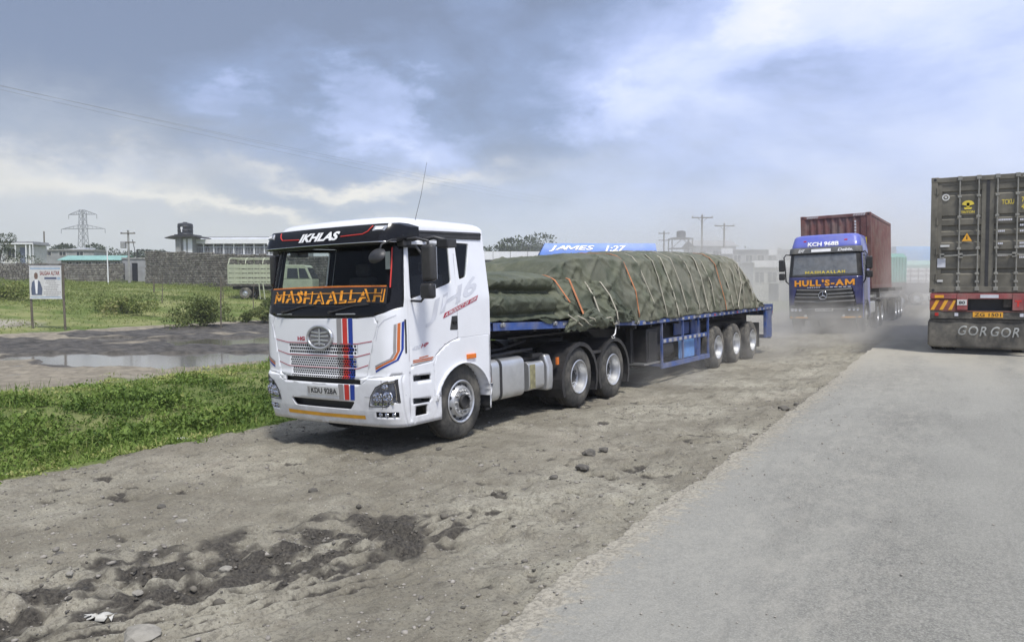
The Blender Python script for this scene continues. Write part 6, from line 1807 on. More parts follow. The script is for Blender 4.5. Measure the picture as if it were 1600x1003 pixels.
    c = MB(); c.lathe([(.085, 0), (.055, 0)], (-.90, .022, 3.90), (0, 1, 0), 20); c.box(-.925, -.875, .018, .022, 3.875, 3.925); c.build('round_sticker', 'plate', K)
    t = MB(); t.add([(-.54, .020, 2.80), (-.32, .020, 2.80), (-.43, .020, 3.00)], [(0, 1, 2)]); tr = t.build('warning_triangle', 'yellow', K)
    t = MB(); t.add([(-.445, .017, 2.85), (-.415, .017, 2.85), (-.425, .017, 2.94), (-.435, .017, 2.94)], [(0, 1, 2, 3)]); t.build('triangle_mark', 'ink', tr)
    for nm, x0, x1, za, zb, mt in (('white_label', -1.0, -.80, 2.67, 2.72, 'plate'), ('data_plate', -1.06, -.88, 2.16, 2.39, 'decal_pale'), ('white_label', -1.06, -.93, 1.80, 1.85, 'plate'), ('white_label', .93, 1.0, 2.2, 2.38, 'plate')):
        q = MB(); q.box(x0, x1, .012, .028, za, zb); q.build(nm, mt, K)
    hz = MB()
    for k in range(8): hz.add([(.70 + k * .06, -.001, 4.31), (.73 + k * .06, -.001, 4.31), (.77 + k * .06, -.001, 4.37), (.74 + k * .06, -.001, 4.37)], [(0, 1, 2, 3)])
    hz.build('hazard_tick', 'plate', K)
    # the trailer under it
    M['beam_red'] = pm('red_painted_beam', (.27, .05, .052), .5, var=.2, dust=.42)
    M['chev_red'] = pm('dark_red_board', (.20, .035, .025), .5, var=.2, dust=.3)
    M['flap'] = pm('dusty_rubber_flap', (.078, .074, .064), .75, var=.2, vs=2, dust=.55)
    M['chalk'] = pm('faded_white_paint', (.36, .37, .35), .8, var=.2, vs=9)
    S = thing('container_trailer', 'trailer rear with red and yellow chevrons and GOR GOR mud flap under the grey container', 'trailer', mat=GMX)
    f = MB()
    for x in (-.45, .45): f.box(x - .08, x + .08, .1, 12.0, 1.18, 1.42)
    for y in (.25, 3, 6, 9, 11.9): f.box(-1.18, 1.18, y - .07, y + .07, 1.36, 1.527)
    f.box(-1.2, 1.2, .55, .62, .82, 1.36)
    for y in (1.5, 2.8, 4.1): f.cyl((-1, y, .53), (1, y, .53), .08, 10)
    f.build('frame', 'chassis_dusty', S, 40)
    b = MB(); b.box(-1.20, 1.20, -.03, .10, 1.375, 1.515); b.build('rear_beam', 'beam_red', S, None, .008)
    for x in (-.50, .66):
        p = MB(); p.box(x - .115, x + .115, -.045, .12, 1.10, 1.515); p.build('post', 'beam_red', S, None, .008)
    q = MB(); q.box(-.61, -.40, -.052, -.044, 1.22, 1.36); q.build('white_label', 'plate', S)
    letters('label_lettering', '80', lambda u, v: Vector((-.57 + u * .13, -.056, 1.25 + v * .075)), 'ink', S, bold=.02)
    letters('letter_t', 'T', lambda u, v: Vector((.59 + u * .14, -.050, 1.19 + v * .16)), 'red', S, bold=.06)
    q = MB(); q.box(-.12, .26, -.040, -.032, 1.40, 1.48); q.build('lamp_cluster', 'decal_pale', S); q = MB(); q.box(-1.10, -.90, -.040, -.032, 1.40, 1.47); q.box(1.0, 1.18, -.040, -.032, 1.40, 1.47); q.build('amber_reflector', 'yellow', S)
    for sx, xa, xb in ((-1, -1.21, -.63), (1, .79, 1.21)):
        c_ = MB(); c_.box(xa, xb, -.01, .03, 1.09, 1.355); cb = c_.build('chevron_board', 'chev_red', S)
        for k in range(3):
            w = (xb - xa) / 3; x = xa + k * w + .02; sh = .14 * -sx
            lo, hi = (x, x + w * .42)
            pts = [(lo, 1.10), (hi, 1.10), (hi + (.12 if sx < 0 else -.12), 1.345), (lo + (.12 if sx < 0 else -.12), 1.345)]
            pts = [(min(max(px_, xa), xb), z) for px_, z in pts]
            s_ = MB(); s_.add([(px_, -.0125, z) for px_, z in pts], [(0, 1, 2, 3)]); s_.build('yellow_stripe', 'yellow', cb)
    bl = MB(); bl.box(-.385, .54, .28, .30, 1.08, 1.37); bl.build('gap_shade', 'ink', S)  # black sheet set in the opening in place of its shade
    lo = MB(); lo.box(-1.2, 1.2, .0, .08, .88, 1.085); lo.build('lower_beam', 'chassis_dusty', S, None, .008)
    q = MB(); q.box(-.95, 1.2, -.012, .0, 1.062, 1.08); q.build('red_trim', 'chev_red', S)
    np_ = MB(); np_.box(-.27, .36, -.014, -.004, .925, 1.055); npt = np_.build('number_plate', 'yellow', S)
    letters('plate_lettering', 'ZG 1501', lambda u, v: Vector((-.23 + u * .55, -.018, .948 + v * .085)), 'ink', npt, bold=.01)
    for x in (-1.05, -.62, .74, 1.0):
        q = MB(); q.box(x - .04, x + .04, -.014, -.002, .95, 1.03); q.build('tail_lamp', 'decal_pale' if x in (-.62, .74) else 'red_lens', S)
    r = MB(); r.box(-1.22, 1.22, .03, .07, .80, .86); r.build('flap_rail', 'chassis_dusty', S)
    # one wide flap across the back, slightly bellied
    n, k = 40, 14; xs = np.linspace(-1.24, 1.24, n); zs = np.linspace(.155, .815, k)
    fm = MB(); vs = []
    for z in zs:
        for x in xs:
            y = .045 - .03 * math.sin(math.pi * (z - .155) / .66) + .014 * math.sin(x * 4) * (1 - (z - .155) / .66) + .01 * math.sin(x * 9 + z * 4)
            zz = z if not (z < .25 and abs(x) > 1.15) else z + (abs(x) - 1.15) * .6 * (1 - (z - .155) / .1)
            vs.append((x, y, zz - .012 * math.sin(x * 1.3) * (z < .2)))
    fm.add(vs, [(j * n + i, j * n + i + 1, (j + 1) * n + i + 1, (j + 1) * n + i) for j in range(k - 1) for i in range(n - 1)])
    fo = fm.build('mud_flap', 'flap', S, 180); so = fo.modifiers.new('thickness', 'SOLIDIFY'); so.thickness = .012; so.offset = -1
    for word, x0, x1 in (('GOR', -.59, .03), ('GOR', .10, .70)):
        letters('flap_lettering', word, lambda u, v: Vector((x0 + u * (x1 - x0) + .03 * v, -.012 - .012 * math.sin(math.pi * v), .475 - .045 * u * 0 + v * .235 + .012 * math.sin(u * 7 + x0) - (.02 if x0 > 0 else 0))), 'chalk', S, shear=.08, bold=.008, space=1.15)
    for sg in (1, -1):
        for y in (1.5, 2.8, 4.1): wheel(S, (sg * 1.23, y, .53), sg, 'drive', 'rubber_far', detail=False)
    l = MB()
    for x in (-.9, .9): l.box(x - .06, x + .06, 8.9, 9.02, .30, 1.36); l.box(x - .12, x + .12, 8.84, 9.08, .0, .30)
    l.build('landing_leg', 'chassis_dusty', S)
grey_container()

# ------------------------------------------------------------------ walls, houses, poles and vehicles of the background
M['rubble'] = pm('rubble_stone', (.17, .155, .135), .95, var=.30, vs=1.2, bump=.5, bs=8)
M['rubble_pale'] = pm('pale_rubble', (.24, .225, .195), .95, var=.28, vs=1.2, bump=.5, bs=8)
M['mortar'] = pm('mortar', (.10, .093, .085), .95, var=.2)
def zpx(y, d): return 1.8 + (440 - y) / 1200 * d
def stone_wall(a, b, ha, hb, label, mat, seed, course=.21, group=None):
    """coursed field-stone wall from a to b (x, y, top height); each stone stands proud of the core"""
    rng = random.Random(seed)
    (ax, ay), (bx, by) = a, b; L_ = math.hypot(bx - ax, by - ay); rz = math.atan2(by - ay, bx - ax)
    T = thing('stone_wall', label, 'wall', (ax, ay, 0), math.degrees(rz), group)
    g = lambda t: gz(ax + (bx - ax) * t, ay + (by - ay) * t)
    core = MB(); n = 14
    for i in range(n):
        t0, t1 = i / n, (i + 1) / n
        vs = [(t * L_, y, z) for t in (t0, t1) for y in (.06, .34) for z in (min(g(t0), g(t1)) - .4, ha + (hb - ha) * t - .03)]
        core.add(vs, [(0, 1, 5, 4), (2, 6, 7, 3), (1, 3, 7, 5), (0, 4, 6, 2), (0, 2, 3, 1), (4, 5, 7, 6)])
    core.build('wall_core', 'mortar', T)
    st = MB(); lo = min(g(0), g(.5), g(1)) - .2; z = lo; r_ = 0
    while z < max(ha, hb) + .2:
        h = course * rng.uniform(.8, 1.2); x = -rng.uniform(0, .3)
        while x < L_:
            w = rng.uniform(.28, .62) * course / .3; t = (x + w / 2) / L_
            top = ha + (hb - ha) * min(max(t, 0), 1) + .10 * math.sin(t * 40 + seed) * .5
            if z + h * .6 < top and z + h > g(min(max(t, 0), 1)) - .15:
                d = rng.uniform(.0, .05); j = lambda: rng.uniform(-.03, .03)
                x0, x1, z0, z1 = x + .015, x + w - .015, z + .015, z + h - .015
                q = [(x0 + j(), .06, z0 + j()), (x1 + j(), .06, z0 + j()), (x1 + j(), .06, z1 + j()), (x0 + j(), .06, z1 + j())]
                p = [(xx + (x + w / 2 - xx) * .18, -d, zz + (z + h / 2 - zz) * .18) for xx, _, zz in q]
                st.add(q + p, [(0, 1, 5, 4), (1, 2, 6, 5), (2, 3, 7, 6), (3, 0, 4, 7), (4, 5, 6, 7)], 0 if rng.random() < .62 else 1)
            x += w
        z += h
    st.build('stonework', [mat, 'rubble_pale' if mat == 'rubble' else 'rubble'], T, kind='stuff')
    return T
stone_wall(view(-110, 86), view(108, 90), zpx(411, 86), zpx(412, 90), 'dark coursed stone wall at the left edge behind the signboard', 'rubble', 1)
stone_wall(view(108.5, 90), view(193, 88), zpx(413, 90), zpx(411, 88), 'pale rubble wall under the teal shed roof', 'rubble_pale', 2, .26)
stone_wall(view(229, 85), view(372, 74), zpx(392, 85), zpx(397, 74), 'long tall stone wall left of the white truck below the white-roofed building', 'rubble', 3, .22)
stone_wall(view(372.5, 74), view(560, 62), zpx(397, 74), zpx(402, 62), 'stretch of tall stone wall behind the pale green truck', 'rubble', 4, .22)
def windows(T, xs, z0, z1, y, w, frame='plaster', depth=.06, bars=True):
    for x in xs:
        f = MB()
        for a, b, c, d in ((x, x + w, z0, z0 + .07), (x, x + w, z1 - .07, z1), (x, x + .07, z0 + .07, z1 - .07), (x + w - .07, x + w, z0 + .07, z1 - .07)): f.box(a, b, y - depth, y + .02, c, d)
        if bars: f.box(x + w / 2 - .03, x + w / 2 + .03, y - depth * .8, y + .02, z0 + .07, z1 - .07)
        o = f.build('window', frame, T)
        p = MB(); p.box(x + .07, x + w - .07, y - .03, y - .012, z0 + .07, z1 - .07); p.build('pane', 'dark_win', o)
def house():
    x, y = view(9, 112); b = gz(x, y); T = thing('small_house', 'small pale house with blue door and flat roof at the left edge', 'house', (x, y, b), 33)
    h = zpx(380, 112) - b
    w = MB(); w.box(0, 4.1, 0, 3.6, -.3, h - .35); w.build('wall', 'plaster', T)
    r = MB(); r.box(-.35, 4.5, -.7, 3.9, h - .28, h - .02); r.box(-.2, 4.3, -.3, 3.9, h - .02, h + .22); r.build('roof', 'plaster_grey', T, None, .03)
    f = MB(); f.box(-.36, 4.51, -.73, -.70, h - .22, h - .05); f.build('fascia', 'white_flat', T)
    windows(T, (.45,), h - 2.2, h - .75, 0, 1.3)
    M['door_blue'] = pm('grey_blue_door', (.16, .18, .25), .5, var=.1)
    d = MB(); d.box(2.25, 3.25, -.05, .02, h - 3.0, h - .65); dd = d.build('door', 'door_blue', T); k = MB(); k.box(2.35, 2.42, -.09, -.05, h - 2.0, h - 1.85); k.build('handle', 'steel', dd)
    c = MB()
    for xx in (.05, 1.95, 3.45, 4.0): c.box(xx - .07, xx + .07, -.66, -.52, -.3, h - .28)
    c.build('veranda_post', 'white_flat', T)
house()
def shed():
    x, y = view(92, 98); b = gz(x, y); T = thing('long_shed', 'long low shed with teal sheet roof behind the rubble wall', 'shed', (x, y, b), 29)
    L_ = 97 / 1200 * 98; zr = zpx(399, 98) - b; ze = zpx(406, 98) - b
    w = MB(); w.box(.15, L_ - .1, .5, 4.5, -.3, ze - .02); w.build('wall', 'plaster_grey', T)
    r = MB(); n = 27; xs = np.linspace(-.2, L_ + .2, n * 2); vs = []
    for yy, zz in ((0, ze - .06), (2.4, zr + .02), (5.0, ze - .06)):
        for k, xx in enumerate(xs): vs.append((xx, yy, zz + (.04 if k % 2 else 0)))
    m = len(xs); r.add(vs, [(j * m + i, j * m + i + 1, (j + 1) * m + i + 1, (j + 1) * m + i) for j in (0, 1) for i in range(m - 1)])
    o = r.build('roof', 'teal_roof', T); so = o.modifiers.new('thickness', 'SOLIDIFY'); so.thickness = .04
    windows(T, [.8 + k * 1.25 for k in range(6)], ze - .95, ze - .2, .5, .8, 'plaster')
    x, y = view(60, 125); b = gz(x, y); T = thing('flat_roof_building', 'low flat-roofed grey building behind the shed and signboard', 'building', (x, y, b), 30)
    w = MB(); w.box(0, 9.2, 0, 4, -.3, zpx(392, 125) - b); w.build('wall', 'plaster_grey', T)
    r = MB(); r.box(-.2, 9.4, -.2, 4.2, zpx(392, 125) - b, zpx(390, 125) - b); r.build('roof', 'concrete', T); windows(T, (1.2, 3.6, 6.4), zpx(400, 125) - b, zpx(393, 125) - b, 0, 1.2)
    q = MB(); q.prism([(4.2, zpx(389.8, 125) - b), (7.6, zpx(389.8, 125) - b), (7.6, zpx(387, 125) - b)], 'y', .4, 3.6); q.build('roof_slope', 'galv', T)
    x, y = view(193, 90); b = gz(x, y); T = thing('block_wall', 'pale block wall with dark doorway behind the utility pole', 'wall', (x, y, b), 31)
    zt = zpx(405, 90) - b; w = MB(); w.box(0, 1.05, 0, .2, -.3, zt); w.box(1.75, 3.0, 0, .2, -.3, zt); w.box(1.05, 1.75, 0, .2, zpx(411, 90) - b, zt); w.build('wall', 'plaster_grey', T)
    q = MB(); q.box(-.1, 3.1, -.08, .28, zt, zt + .18); q.build('coping', 'concrete', T)
    d = MB(); d.box(1.05, 1.75, .10, .16, -.3, zpx(411, 90) - b); d.build('doorway', 'dark_win', T)
shed()
def tower_building():
    d = 106; x, y = view(300, d); b = gz(x, y); T = thing('building', 'two-storey building with long white sheet roof behind the tall stone wall', 'building', (x, y, b), 27)
    L_ = 165 / 1200 * d; ze = zpx(380, d) - b; zr = zpx(370, d) - b
    w = MB(); w.box(0, L_, 1.4, 8, -.3, ze - .05); w.build('wall', 'plaster_grey', T)
    r = MB(); r.prism([(-.2, ze - .10), (4.6, zr), (9.4, ze - .10), (9.4, ze + .02), (4.6, zr + .12), (-.2, ze + .02)], 'x', -.4, L_ + .4); r.build('roof', 'galv', T)
    q = MB(); q.box(-.4, L_ + .4, -.30, -.21, ze - .12, ze + .50); q.build('fascia', 'white_flat', T)
    rg = MB(); rg.box(-.4, L_ + .4, 4.45, 4.75, zr + .10, zr + .22); rg.build('ridge_cap', 'plaster_grey', T)
    c = MB()
    for k in range(11): c.box(.25 + k * 1.42, .40 + k * 1.42, .05, .20, -.3, ze - .06)
    c.build('veranda_post', 'white_flat', T)
    q = MB(); zz = ze - 1.55
    q.box(0, L_, .02, .10, zz + .95, zz + 1.02); q.box(0, L_, .0, 1.4, zz - .15, zz)
    for k in range(70): q.box(k * L_ / 70, k * L_ / 70 + .035, .04, .075, zz, zz + .95)
    q.build('balcony_rail', 'decal_pale', T)
    windows(T, [.9 + k * 2.1 for k in range(7)], zz + .35, zz + 1.35, 1.4, 1.1)
    dp = MB(); dp.tube([(10.8, -.25, ze), (11.0, -.25, ze - .5), (11.1, -.1, -.2)], .09, 7); dp.build('downpipe', 'white_flat', T)
    x, y = view(276, d - 1.5); b = gz(x, y); T = thing('water_tower_block', 'narrow concrete stair block carrying the black water tank', 'building', (x, y, b), 27)
    zt = zpx(371, d) - b
    w = MB(); w.box(.0, .75, 0, 2.6, -.3, zt); w.box(.75, 2.3, .3, 2.6, -.3, zt); w.build('wall', 'concrete', T)
    q = MB(); q.box(1.0, 1.35, .24, .30, zt - 2.3, zt - .3); q.box(1.62, 2.2, .24, .30, zt - 2.3, zt - .3); q.build('white_panel', 'white_flat', T)
    r = MB(); r.prism([(-1.25, zt - .18), (-1.0, zt - .30), (2.6, zt - .05), (3.6, zt - .25), (3.7, zt - .12), (2.5, zt + .15), (-.1, zt + .12)], 'y', -.6, 2.9); r.box(-.1, 2.4, -.1, 2.7, zt + .10, zt + .28); r.build('roof_slab', 'chassis', T)
    x2, y2 = view(292, d - .4); Q = thing('water_tank', 'black ribbed water tank on top of the concrete block', 'tank', (x2, y2, b + zt + .27), 27)
    h = zpx(349, d) - zpx(371, d); h = h - .28
    t = MB(); t.lathe([(0, 0), (1.0, 0), (1.03, .06), (.99, .12), (.99, h * .3), (1.03, h * .34), (.99, h * .38), (.99, h * .62), (1.03, h * .66), (.99, h * .70), (.99, h * .86), (.88, h * .93), (.3, h), (0, h)], (0, 0, 0), (0, 0, 1), 28); t.build('shell', 'tank_black', Q, 40)
    l = MB(); l.cyl((0, 0, h - .02), (0, 0, h + .08), .28, 14); l.build('lid', 'tank_black', Q, 40)
    s = MB(); s.box(-.16, .12, -1.06, -1.0, h * .45, h * .62); s.box(-.10, .06, -1.06, -1.0, h * .2, h * .45); s.build('label', 'white_flat', Q)
    p = MB(); p.tube([(1.0, -.3, h * .85), (1.12, -.35, h * .7), (1.12, -.35, -.2)], .03, 6); p.build('pipe', 'tank_black', Q)
tower_building()

def post(name, label, px, d, ytop, ybot, r, mat, lean=0.):
    x, y = view(px, d); b = gz(x, y) if ybot is None else zpx(ybot, d)
    h = zpx(ytop, d) - b; m = MB(); m.tube([(0, 0, -.3), (lean * .5, 0, h * .5), (lean, 0, h)], r, 8, r2=r * .8)
    o = m.build(name, mat, None, 60); o.location = (x, y, b); return tag(o, label, 'post')
post('post', 'tall white post standing before the pale rubble wall', 170, 80, 391, None, .07, 'white_flat', -.06)
post('post', 'thin white post on the wall at the right of the small house', 54, 100, 381, None, .06, 'white_flat')
post('post', 'dark bare pole on the skyline left of the pylon', 72, 150, 362, None, .16, 'wood')
post('fence_post', 'slim wooden post in the grass beside the big bush', 344.5, 37, 456, None, .035, 'wood', .03)
post('fence_post', 'short pale post at the left edge of the field', 5, 52, 443, None, .06, 'wood', .12)
post('fence_post', 'weathered post in the field before the long wall', 241, 62, 436, None, .06, 'wood')
post('fence_post', 'post at the front corner of the parked green truck', 345.5, 58, 432, None, .05, 'wood')
def utility_pole(px, d, ytop, label, kind=0, rz=30, group='utility poles'):
    x, y = view(px, d); b = gz(x, y); T = thing('utility_pole', label, 'pole', (x, y, b), rz, group); h = zpx(ytop, d) - b
    p = MB(); p.tube([(0, 0, -.3), (0, 0, h)], .15, 9, r2=.10); p.build('pole', 'wood' if kind else 'concrete', T, 60)
    a = MB(); w = 1.25 if kind == 1 else .8
    for k, z in enumerate((h - .3, ) if kind == 1 else (h - .3, h - 1.3)): a.box(-w, w, -.14, -.02, z - .06, z + .06)
    if kind == 1: a.bar((-.6, -.08, h - .3), (0, -.08, h - .9), .04, .04); a.bar((.6, -.08, h - .3), (0, -.08, h - .9), .04, .04)
    a.build('crossarm', 'wood', T)
    for xx in (-w + .08, 0.0, w - .08):
        i = MB(); z = h - .24; i.lathe([(.0, .0), (.05, .0), (.09, .06), (.05, .10), (.08, .15), (.04, .22), (0, .24)], (xx, -.08, z if xx else h), (0, 0, 1), 10); i.build('insulator', 'decal_pale', T, 60)
    if kind == 0:
        t = MB(); t.box(-.75, -.25, -.35, .1, h - 1.95, h - 1.2); t.build('transformer', 'plaster_grey', T, None, .04); t = MB(); t.tube([(.5, -.1, h - 1.0), (.75, -.1, h - 2.2), (.6, -.1, h - 3.0)], .04, 6); t.box(.9, 1.05, -.1, .05, h - 3.0, h - 2.1); t.build('fuse_bracket', 'chassis', T)
utility_pole(203, 86, 361, 'concrete utility pole with transformer before the block wall', 0)
utility_pole(1095.5, 92, 337, 'taller wooden crossarm pole beyond the tarpaulin load', 1)
utility_pole(1130, 98, 350, 'shorter crossarm pole just right of the taller one', 1, 34)
utility_pole(1036.5, 112, 362, 'slim hazy pole left of the tank on its frame', 2)
def pylon():
    d = 400; x, y = view(133, d); b = gz(x, y); H = zpx(329, d) - b
    T = thing('power_pylon', 'tall steel lattice power pylon on the left horizon', 'pylon', (x, y, b), 22)
    M['lattice'] = pm('lattice_steel', (.22, .22, .23), .6, metal=.3, var=.1)
    m = MB(); W = lambda z: float(np.interp(z / H, [0, .30, .62, 1], [6.5, 2.2, 1.55, 1.1]))
    zs = [0, .16, .30, .42, .52, .62, .72, .82, .92, 1.0]
    cr = lambda z, i: (W(z) * (1 if i in (0, 3) else -1), W(z) * (1 if i < 2 else -1), z)
    for k in range(len(zs) - 1):
        z0, z1 = zs[k] * H, zs[k + 1] * H
        for i in range(4):
            m.bar(cr(z0, i), cr(z1, i), .22, .22)
            j = (i + 1) % 4; m.bar(cr(z0, i), cr(z1, j), .11, .11); m.bar(cr(z0, j), cr(z1, i), .11, .11); m.bar(cr(z1, i), cr(z1, j), .11, .11)
    m.build('tower', 'lattice', T)
    for zf, l in ((.74, 12.5), (.94, 8.0)):
        z = zf * H
        for s in (-1, 1):
            a = MB(); w = W(z)
            for yy in (-w, w): a.bar((s * w, yy, z), (s * l, 0, z - .2), .2, .2); a.bar((s * w, yy, z + 2.0), (s * l, 0, z - .2), .16, .16)
            for k in range(1, 5): q = w + (l - w) * k / 5; a.bar((s * q, 0, z - .1), (s * (q - .8), 0, z + 2.0 * (1 - k / 5)), .12, .12)
            a.build('crossarm', 'lattice', T)
            i = MB(); i.cyl((s * l, 0, z - .2), (s * l, 0, z - 2.4), .14, 6); i.build('insulator', 'lattice', T)
pylon()
def overhead_lines():
    for k, (y0, y1, sg) in enumerate(((172, 328, 1.6), (182, 333, 2.0), (176, 322, 1.2))):
        ax, ay = view(150 + k * 12, 105); az_ = zpx(y0, 105); bx, by = view(900, 330); bz = zpx(y1, 330)
        ex, ey, ez = ax - (bx - ax) * .33, ay - (by - ay) * .33, az_ - (bz - az_) * .33
        pts = []
        for i in range(41):
            t = i / 40; s = 4 * t * (1 - t)
            pts.append((ex + (bx - ex) * t, ey + (by - ey) * t, ez + (bz - ez) * t - sg * s + (sg * .9)))
        m = MB(); m.tube(pts, .017, 5); o = m.build('power_line', 'plaster_grey', None, 180)
        tag(o, ('lowest overhead wire', 'middle overhead wire', 'faintest upper overhead wire')[k] + ' crossing the cloudy sky above the white truck', 'wire', 'overhead wires')
overhead_lines()

def signboard():
    d = 36; x0, y0 = view(48, d); x1, y1 = view(98, d); rz = math.degrees(math.atan2(y1 - y0, x1 - x0)); g = (gz(x0, y0) + gz(x1, y1)) / 2
    T = thing('signboard', 'white poster signboard on two dark wooden posts beside the muddy lot', 'sign', (x0, y0, g), rz)
    w = math.hypot(x1 - x0, y1 - y0); zt = zpx(416, d) - g; zb = zpx(466, d) - g
    for x, zz, lab in ((.0, zt - .3, None), (w + .03, zt + .06, None)):
        p = MB(); p.tube([(x + .03, .05, -.3), (x - .01, .05, zz * .5), (x, .05, zz)], .055, 8, r2=.05); p.build('post', 'wood', T, 60)
    b = MB(); b.box(-.02, w - .02, -.02, .0, zb, zt); bd = b.build('board', 'plate', T)
    M['print_red'] = pm('faded_red_print', (.24, .07, .06), .6, var=.1); M['print_blue'] = pm('blue_print', (.10, .12, .18), .6, var=.1); M['print_pale'] = pm('pale_blue_print', (.33, .42, .52), .6, var=.1); M['print_skin'] = pm('brown_print', (.17, .11, .085), .6, var=.1)
    H = zt - zb
    P = lambda u, v, o=-.023: Vector((-.02 + u * w, o, zb + v * H))
    def patch(nm, mt, pts, o=-.0225):
        m = MB(); m.add([P(u, v, o) for u, v in pts], [tuple(range(len(pts)))]); m.build(nm, mt, bd)
    patch('header_band', 'print_pale', [(.03, .90), (.97, .90), (.97, .955), (.03, .955)])
    letters('sign_lettering', 'SALGAA ALTAR', lambda u, v: P(.33 + u * .62, .72 + v * .13), 'print_red', bd, bold=.03)
    patch('blue_band', 'print_blue', [(.47, .59), (.85, .59), (.85, .66), (.47, .66)]); patch('pale_band', 'print_pale', [(.87, .58), (.97, .58), (.97, .66), (.87, .66)])
    for z, a, b_ in ((.53, .52, .80), (.47, .50, .84), (.41, .60, .95), (.35, .46, .90), (.29, .46, .86), (.24, .52, .84), (.18, .44, .95), (.13, .44, .93), (.075, .50, .90)):
        u = a
        while u < b_: patch('text_line', 'decal_grey', [(u, z), (u + .035, z), (u + .035, z + .022), (u, z + .022)]); u += .05
    patch('suit_print', 'print_blue', [(.06, .10), (.38, .10), (.40, .30), (.33, .52), (.25, .58), (.17, .58), (.08, .50), (.05, .3)], -.0222)
    patch('shirt_print', 'white_flat', [(.19, .14), (.24, .14), (.27, .58), (.16, .58)], -.0226)
    patch('face_print', 'print_skin', [(.17, .60), (.15, .68), (.16, .77), (.21, .81), (.26, .77), (.27, .68), (.25, .60)], -.0224)
    patch('bottom_band', 'print_pale', [(.03, .02), (.97, .02), (.97, .05), (.03, .05)])
    f = MB()
    for a in ((-.03, w - .01, zb - .03, zb), (-.03, w - .01, zt, zt + .03)): f.box(a[0], a[1], -.03, .03, a[2], a[3])
    f.build('frame', 'decal_pale', T)
signboard()

M['pale_green'] = pm('pale_green_lorry_paint', (.40, .43, .31), .55, var=.12, vs=2, dust=.25)
def old_lorry():
    d = 60; x, y = view(357, d); b = gz(x, y); T = thing('lorry', 'pale green slat-sided lorry parked before the stone wall', 'lorry', (x, y, b + .02), 30.3)
    zf, zt = 1.30, zpx(413, d) - b
    fl = MB(); fl.box(0, 4.05, 0, 2.3, zf - .12, zf); fl.build('deck', 'pale_green', T)
    for sy in (0, 2.26):
        nb = 4; hb = (zt - zf) / nb
        for k in range(nb):
            q = MB(); q.box(0, 4.05, sy, sy + .04, zf + k * hb + .05, zf + (k + 1) * hb - .05); q.build('board', 'pale_green', T)
        p = MB()
        for k in range(9): p.box(k * .495, k * .495 + .07, sy - .045 if sy == 0 else sy + .04, sy if sy == 0 else sy + .085, zf - .1, zt + .02)
        p.build('stake', 'pale_green', T)
    e = MB(); e.box(-.04, .0, 0, 2.3, zf, zt); e.box(4.05, 4.09, 0, 2.3, zf, zt + .3); e.build('end_board', 'pale_green', T)
    h = MB()
    for x_ in (.04, 1.35, 2.7, 4.0): h.tube([(x_, .03, zt), (x_, .25, zt + .40), (x_, .7, zt + .50), (x_, 1.6, zt + .50), (x_, 2.05, zt + .40), (x_, 2.27, zt)], .035, 6)
    for y_, z_ in ((.25, zt + .40), (1.15, zt + .50), (2.05, zt + .40)): h.tube([(.04, y_, z_), (4.0, y_, z_)], .025, 5)
    h.build('canopy_hoop', 'pale_green', T, 60)
    c = MB(); c.box(4.2, 6.55, .12, 2.18, .75, 1.55); c.prism([(4.25, 1.55), (6.5, 1.55), (6.05, 2.55), (5.9, 2.66), (4.4, 2.66), (4.25, 2.5)], 'y', .12, 2.18); c.build('cab', 'pale_green', T, None, .06, 3)
    for sy in (.105, 2.185):
        w = MB(); w.prism([(4.55, 1.62), (5.45, 1.62), (5.38, 2.40), (4.62, 2.40)], 'y', sy, sy + .01); w.prism([(5.55, 1.62), (6.30, 1.62), (5.98, 2.38), (5.48, 2.40)], 'y', sy, sy + .01); w.build('window', 'dark_win', T)
    ws = MB(); ws.add([(6.53, .25, 1.60), (6.53, 2.05, 1.60), (6.12, 2.0, 2.45), (6.12, .3, 2.45)], [(0, 1, 2, 3)]); ws.build('windscreen', 'dark_win', T)
    bp = MB(); bp.box(6.55, 6.70, .1, 2.2, .55, .80); bp.build('bumper', 'chassis', T, None, .02)
    ch = MB(); ch.box(.1, 6.4, .7, .82, .75, 1.0); ch.box(.1, 6.4, 1.48, 1.6, .75, 1.0)
    for x_ in (1.3, 5.3): ch.cyl((x_, .3, .46), (x_, 2.0, .46), .08, 8)
    ch.build('chassis', 'chassis', T, 40)
    for x_ in (1.3, 5.3):
        for sy in (.05, 2.25):
            wb = MB(); s = 1 if sy > 1 else -1
            wb.lathe([(.20, 0), (.42, 0), (.46, -.04), (.46, -.24), (.42, -.28), (.2, -.28)], (x_, sy, .46), (0, s, 0), 22); w = wb.build('wheel', 'rubber_far', T, 40)
            r = MB(); r.lathe([(.22, .01), (.2, -.05), (.06, -.04), (0, 0)], (x_, sy, .46), (0, s, 0), 16); r.build('rim', 'rim', w, 40)
    pr = MB(); pr.bar((2.55, -.15, 0), (2.45, -.12, 1.25), .07, .07); pr.bar((2.95, -.25, 0), (2.75, -.12, 1.25), .07, .07); pr.build('prop', 'pale_green', T)
old_lorry()

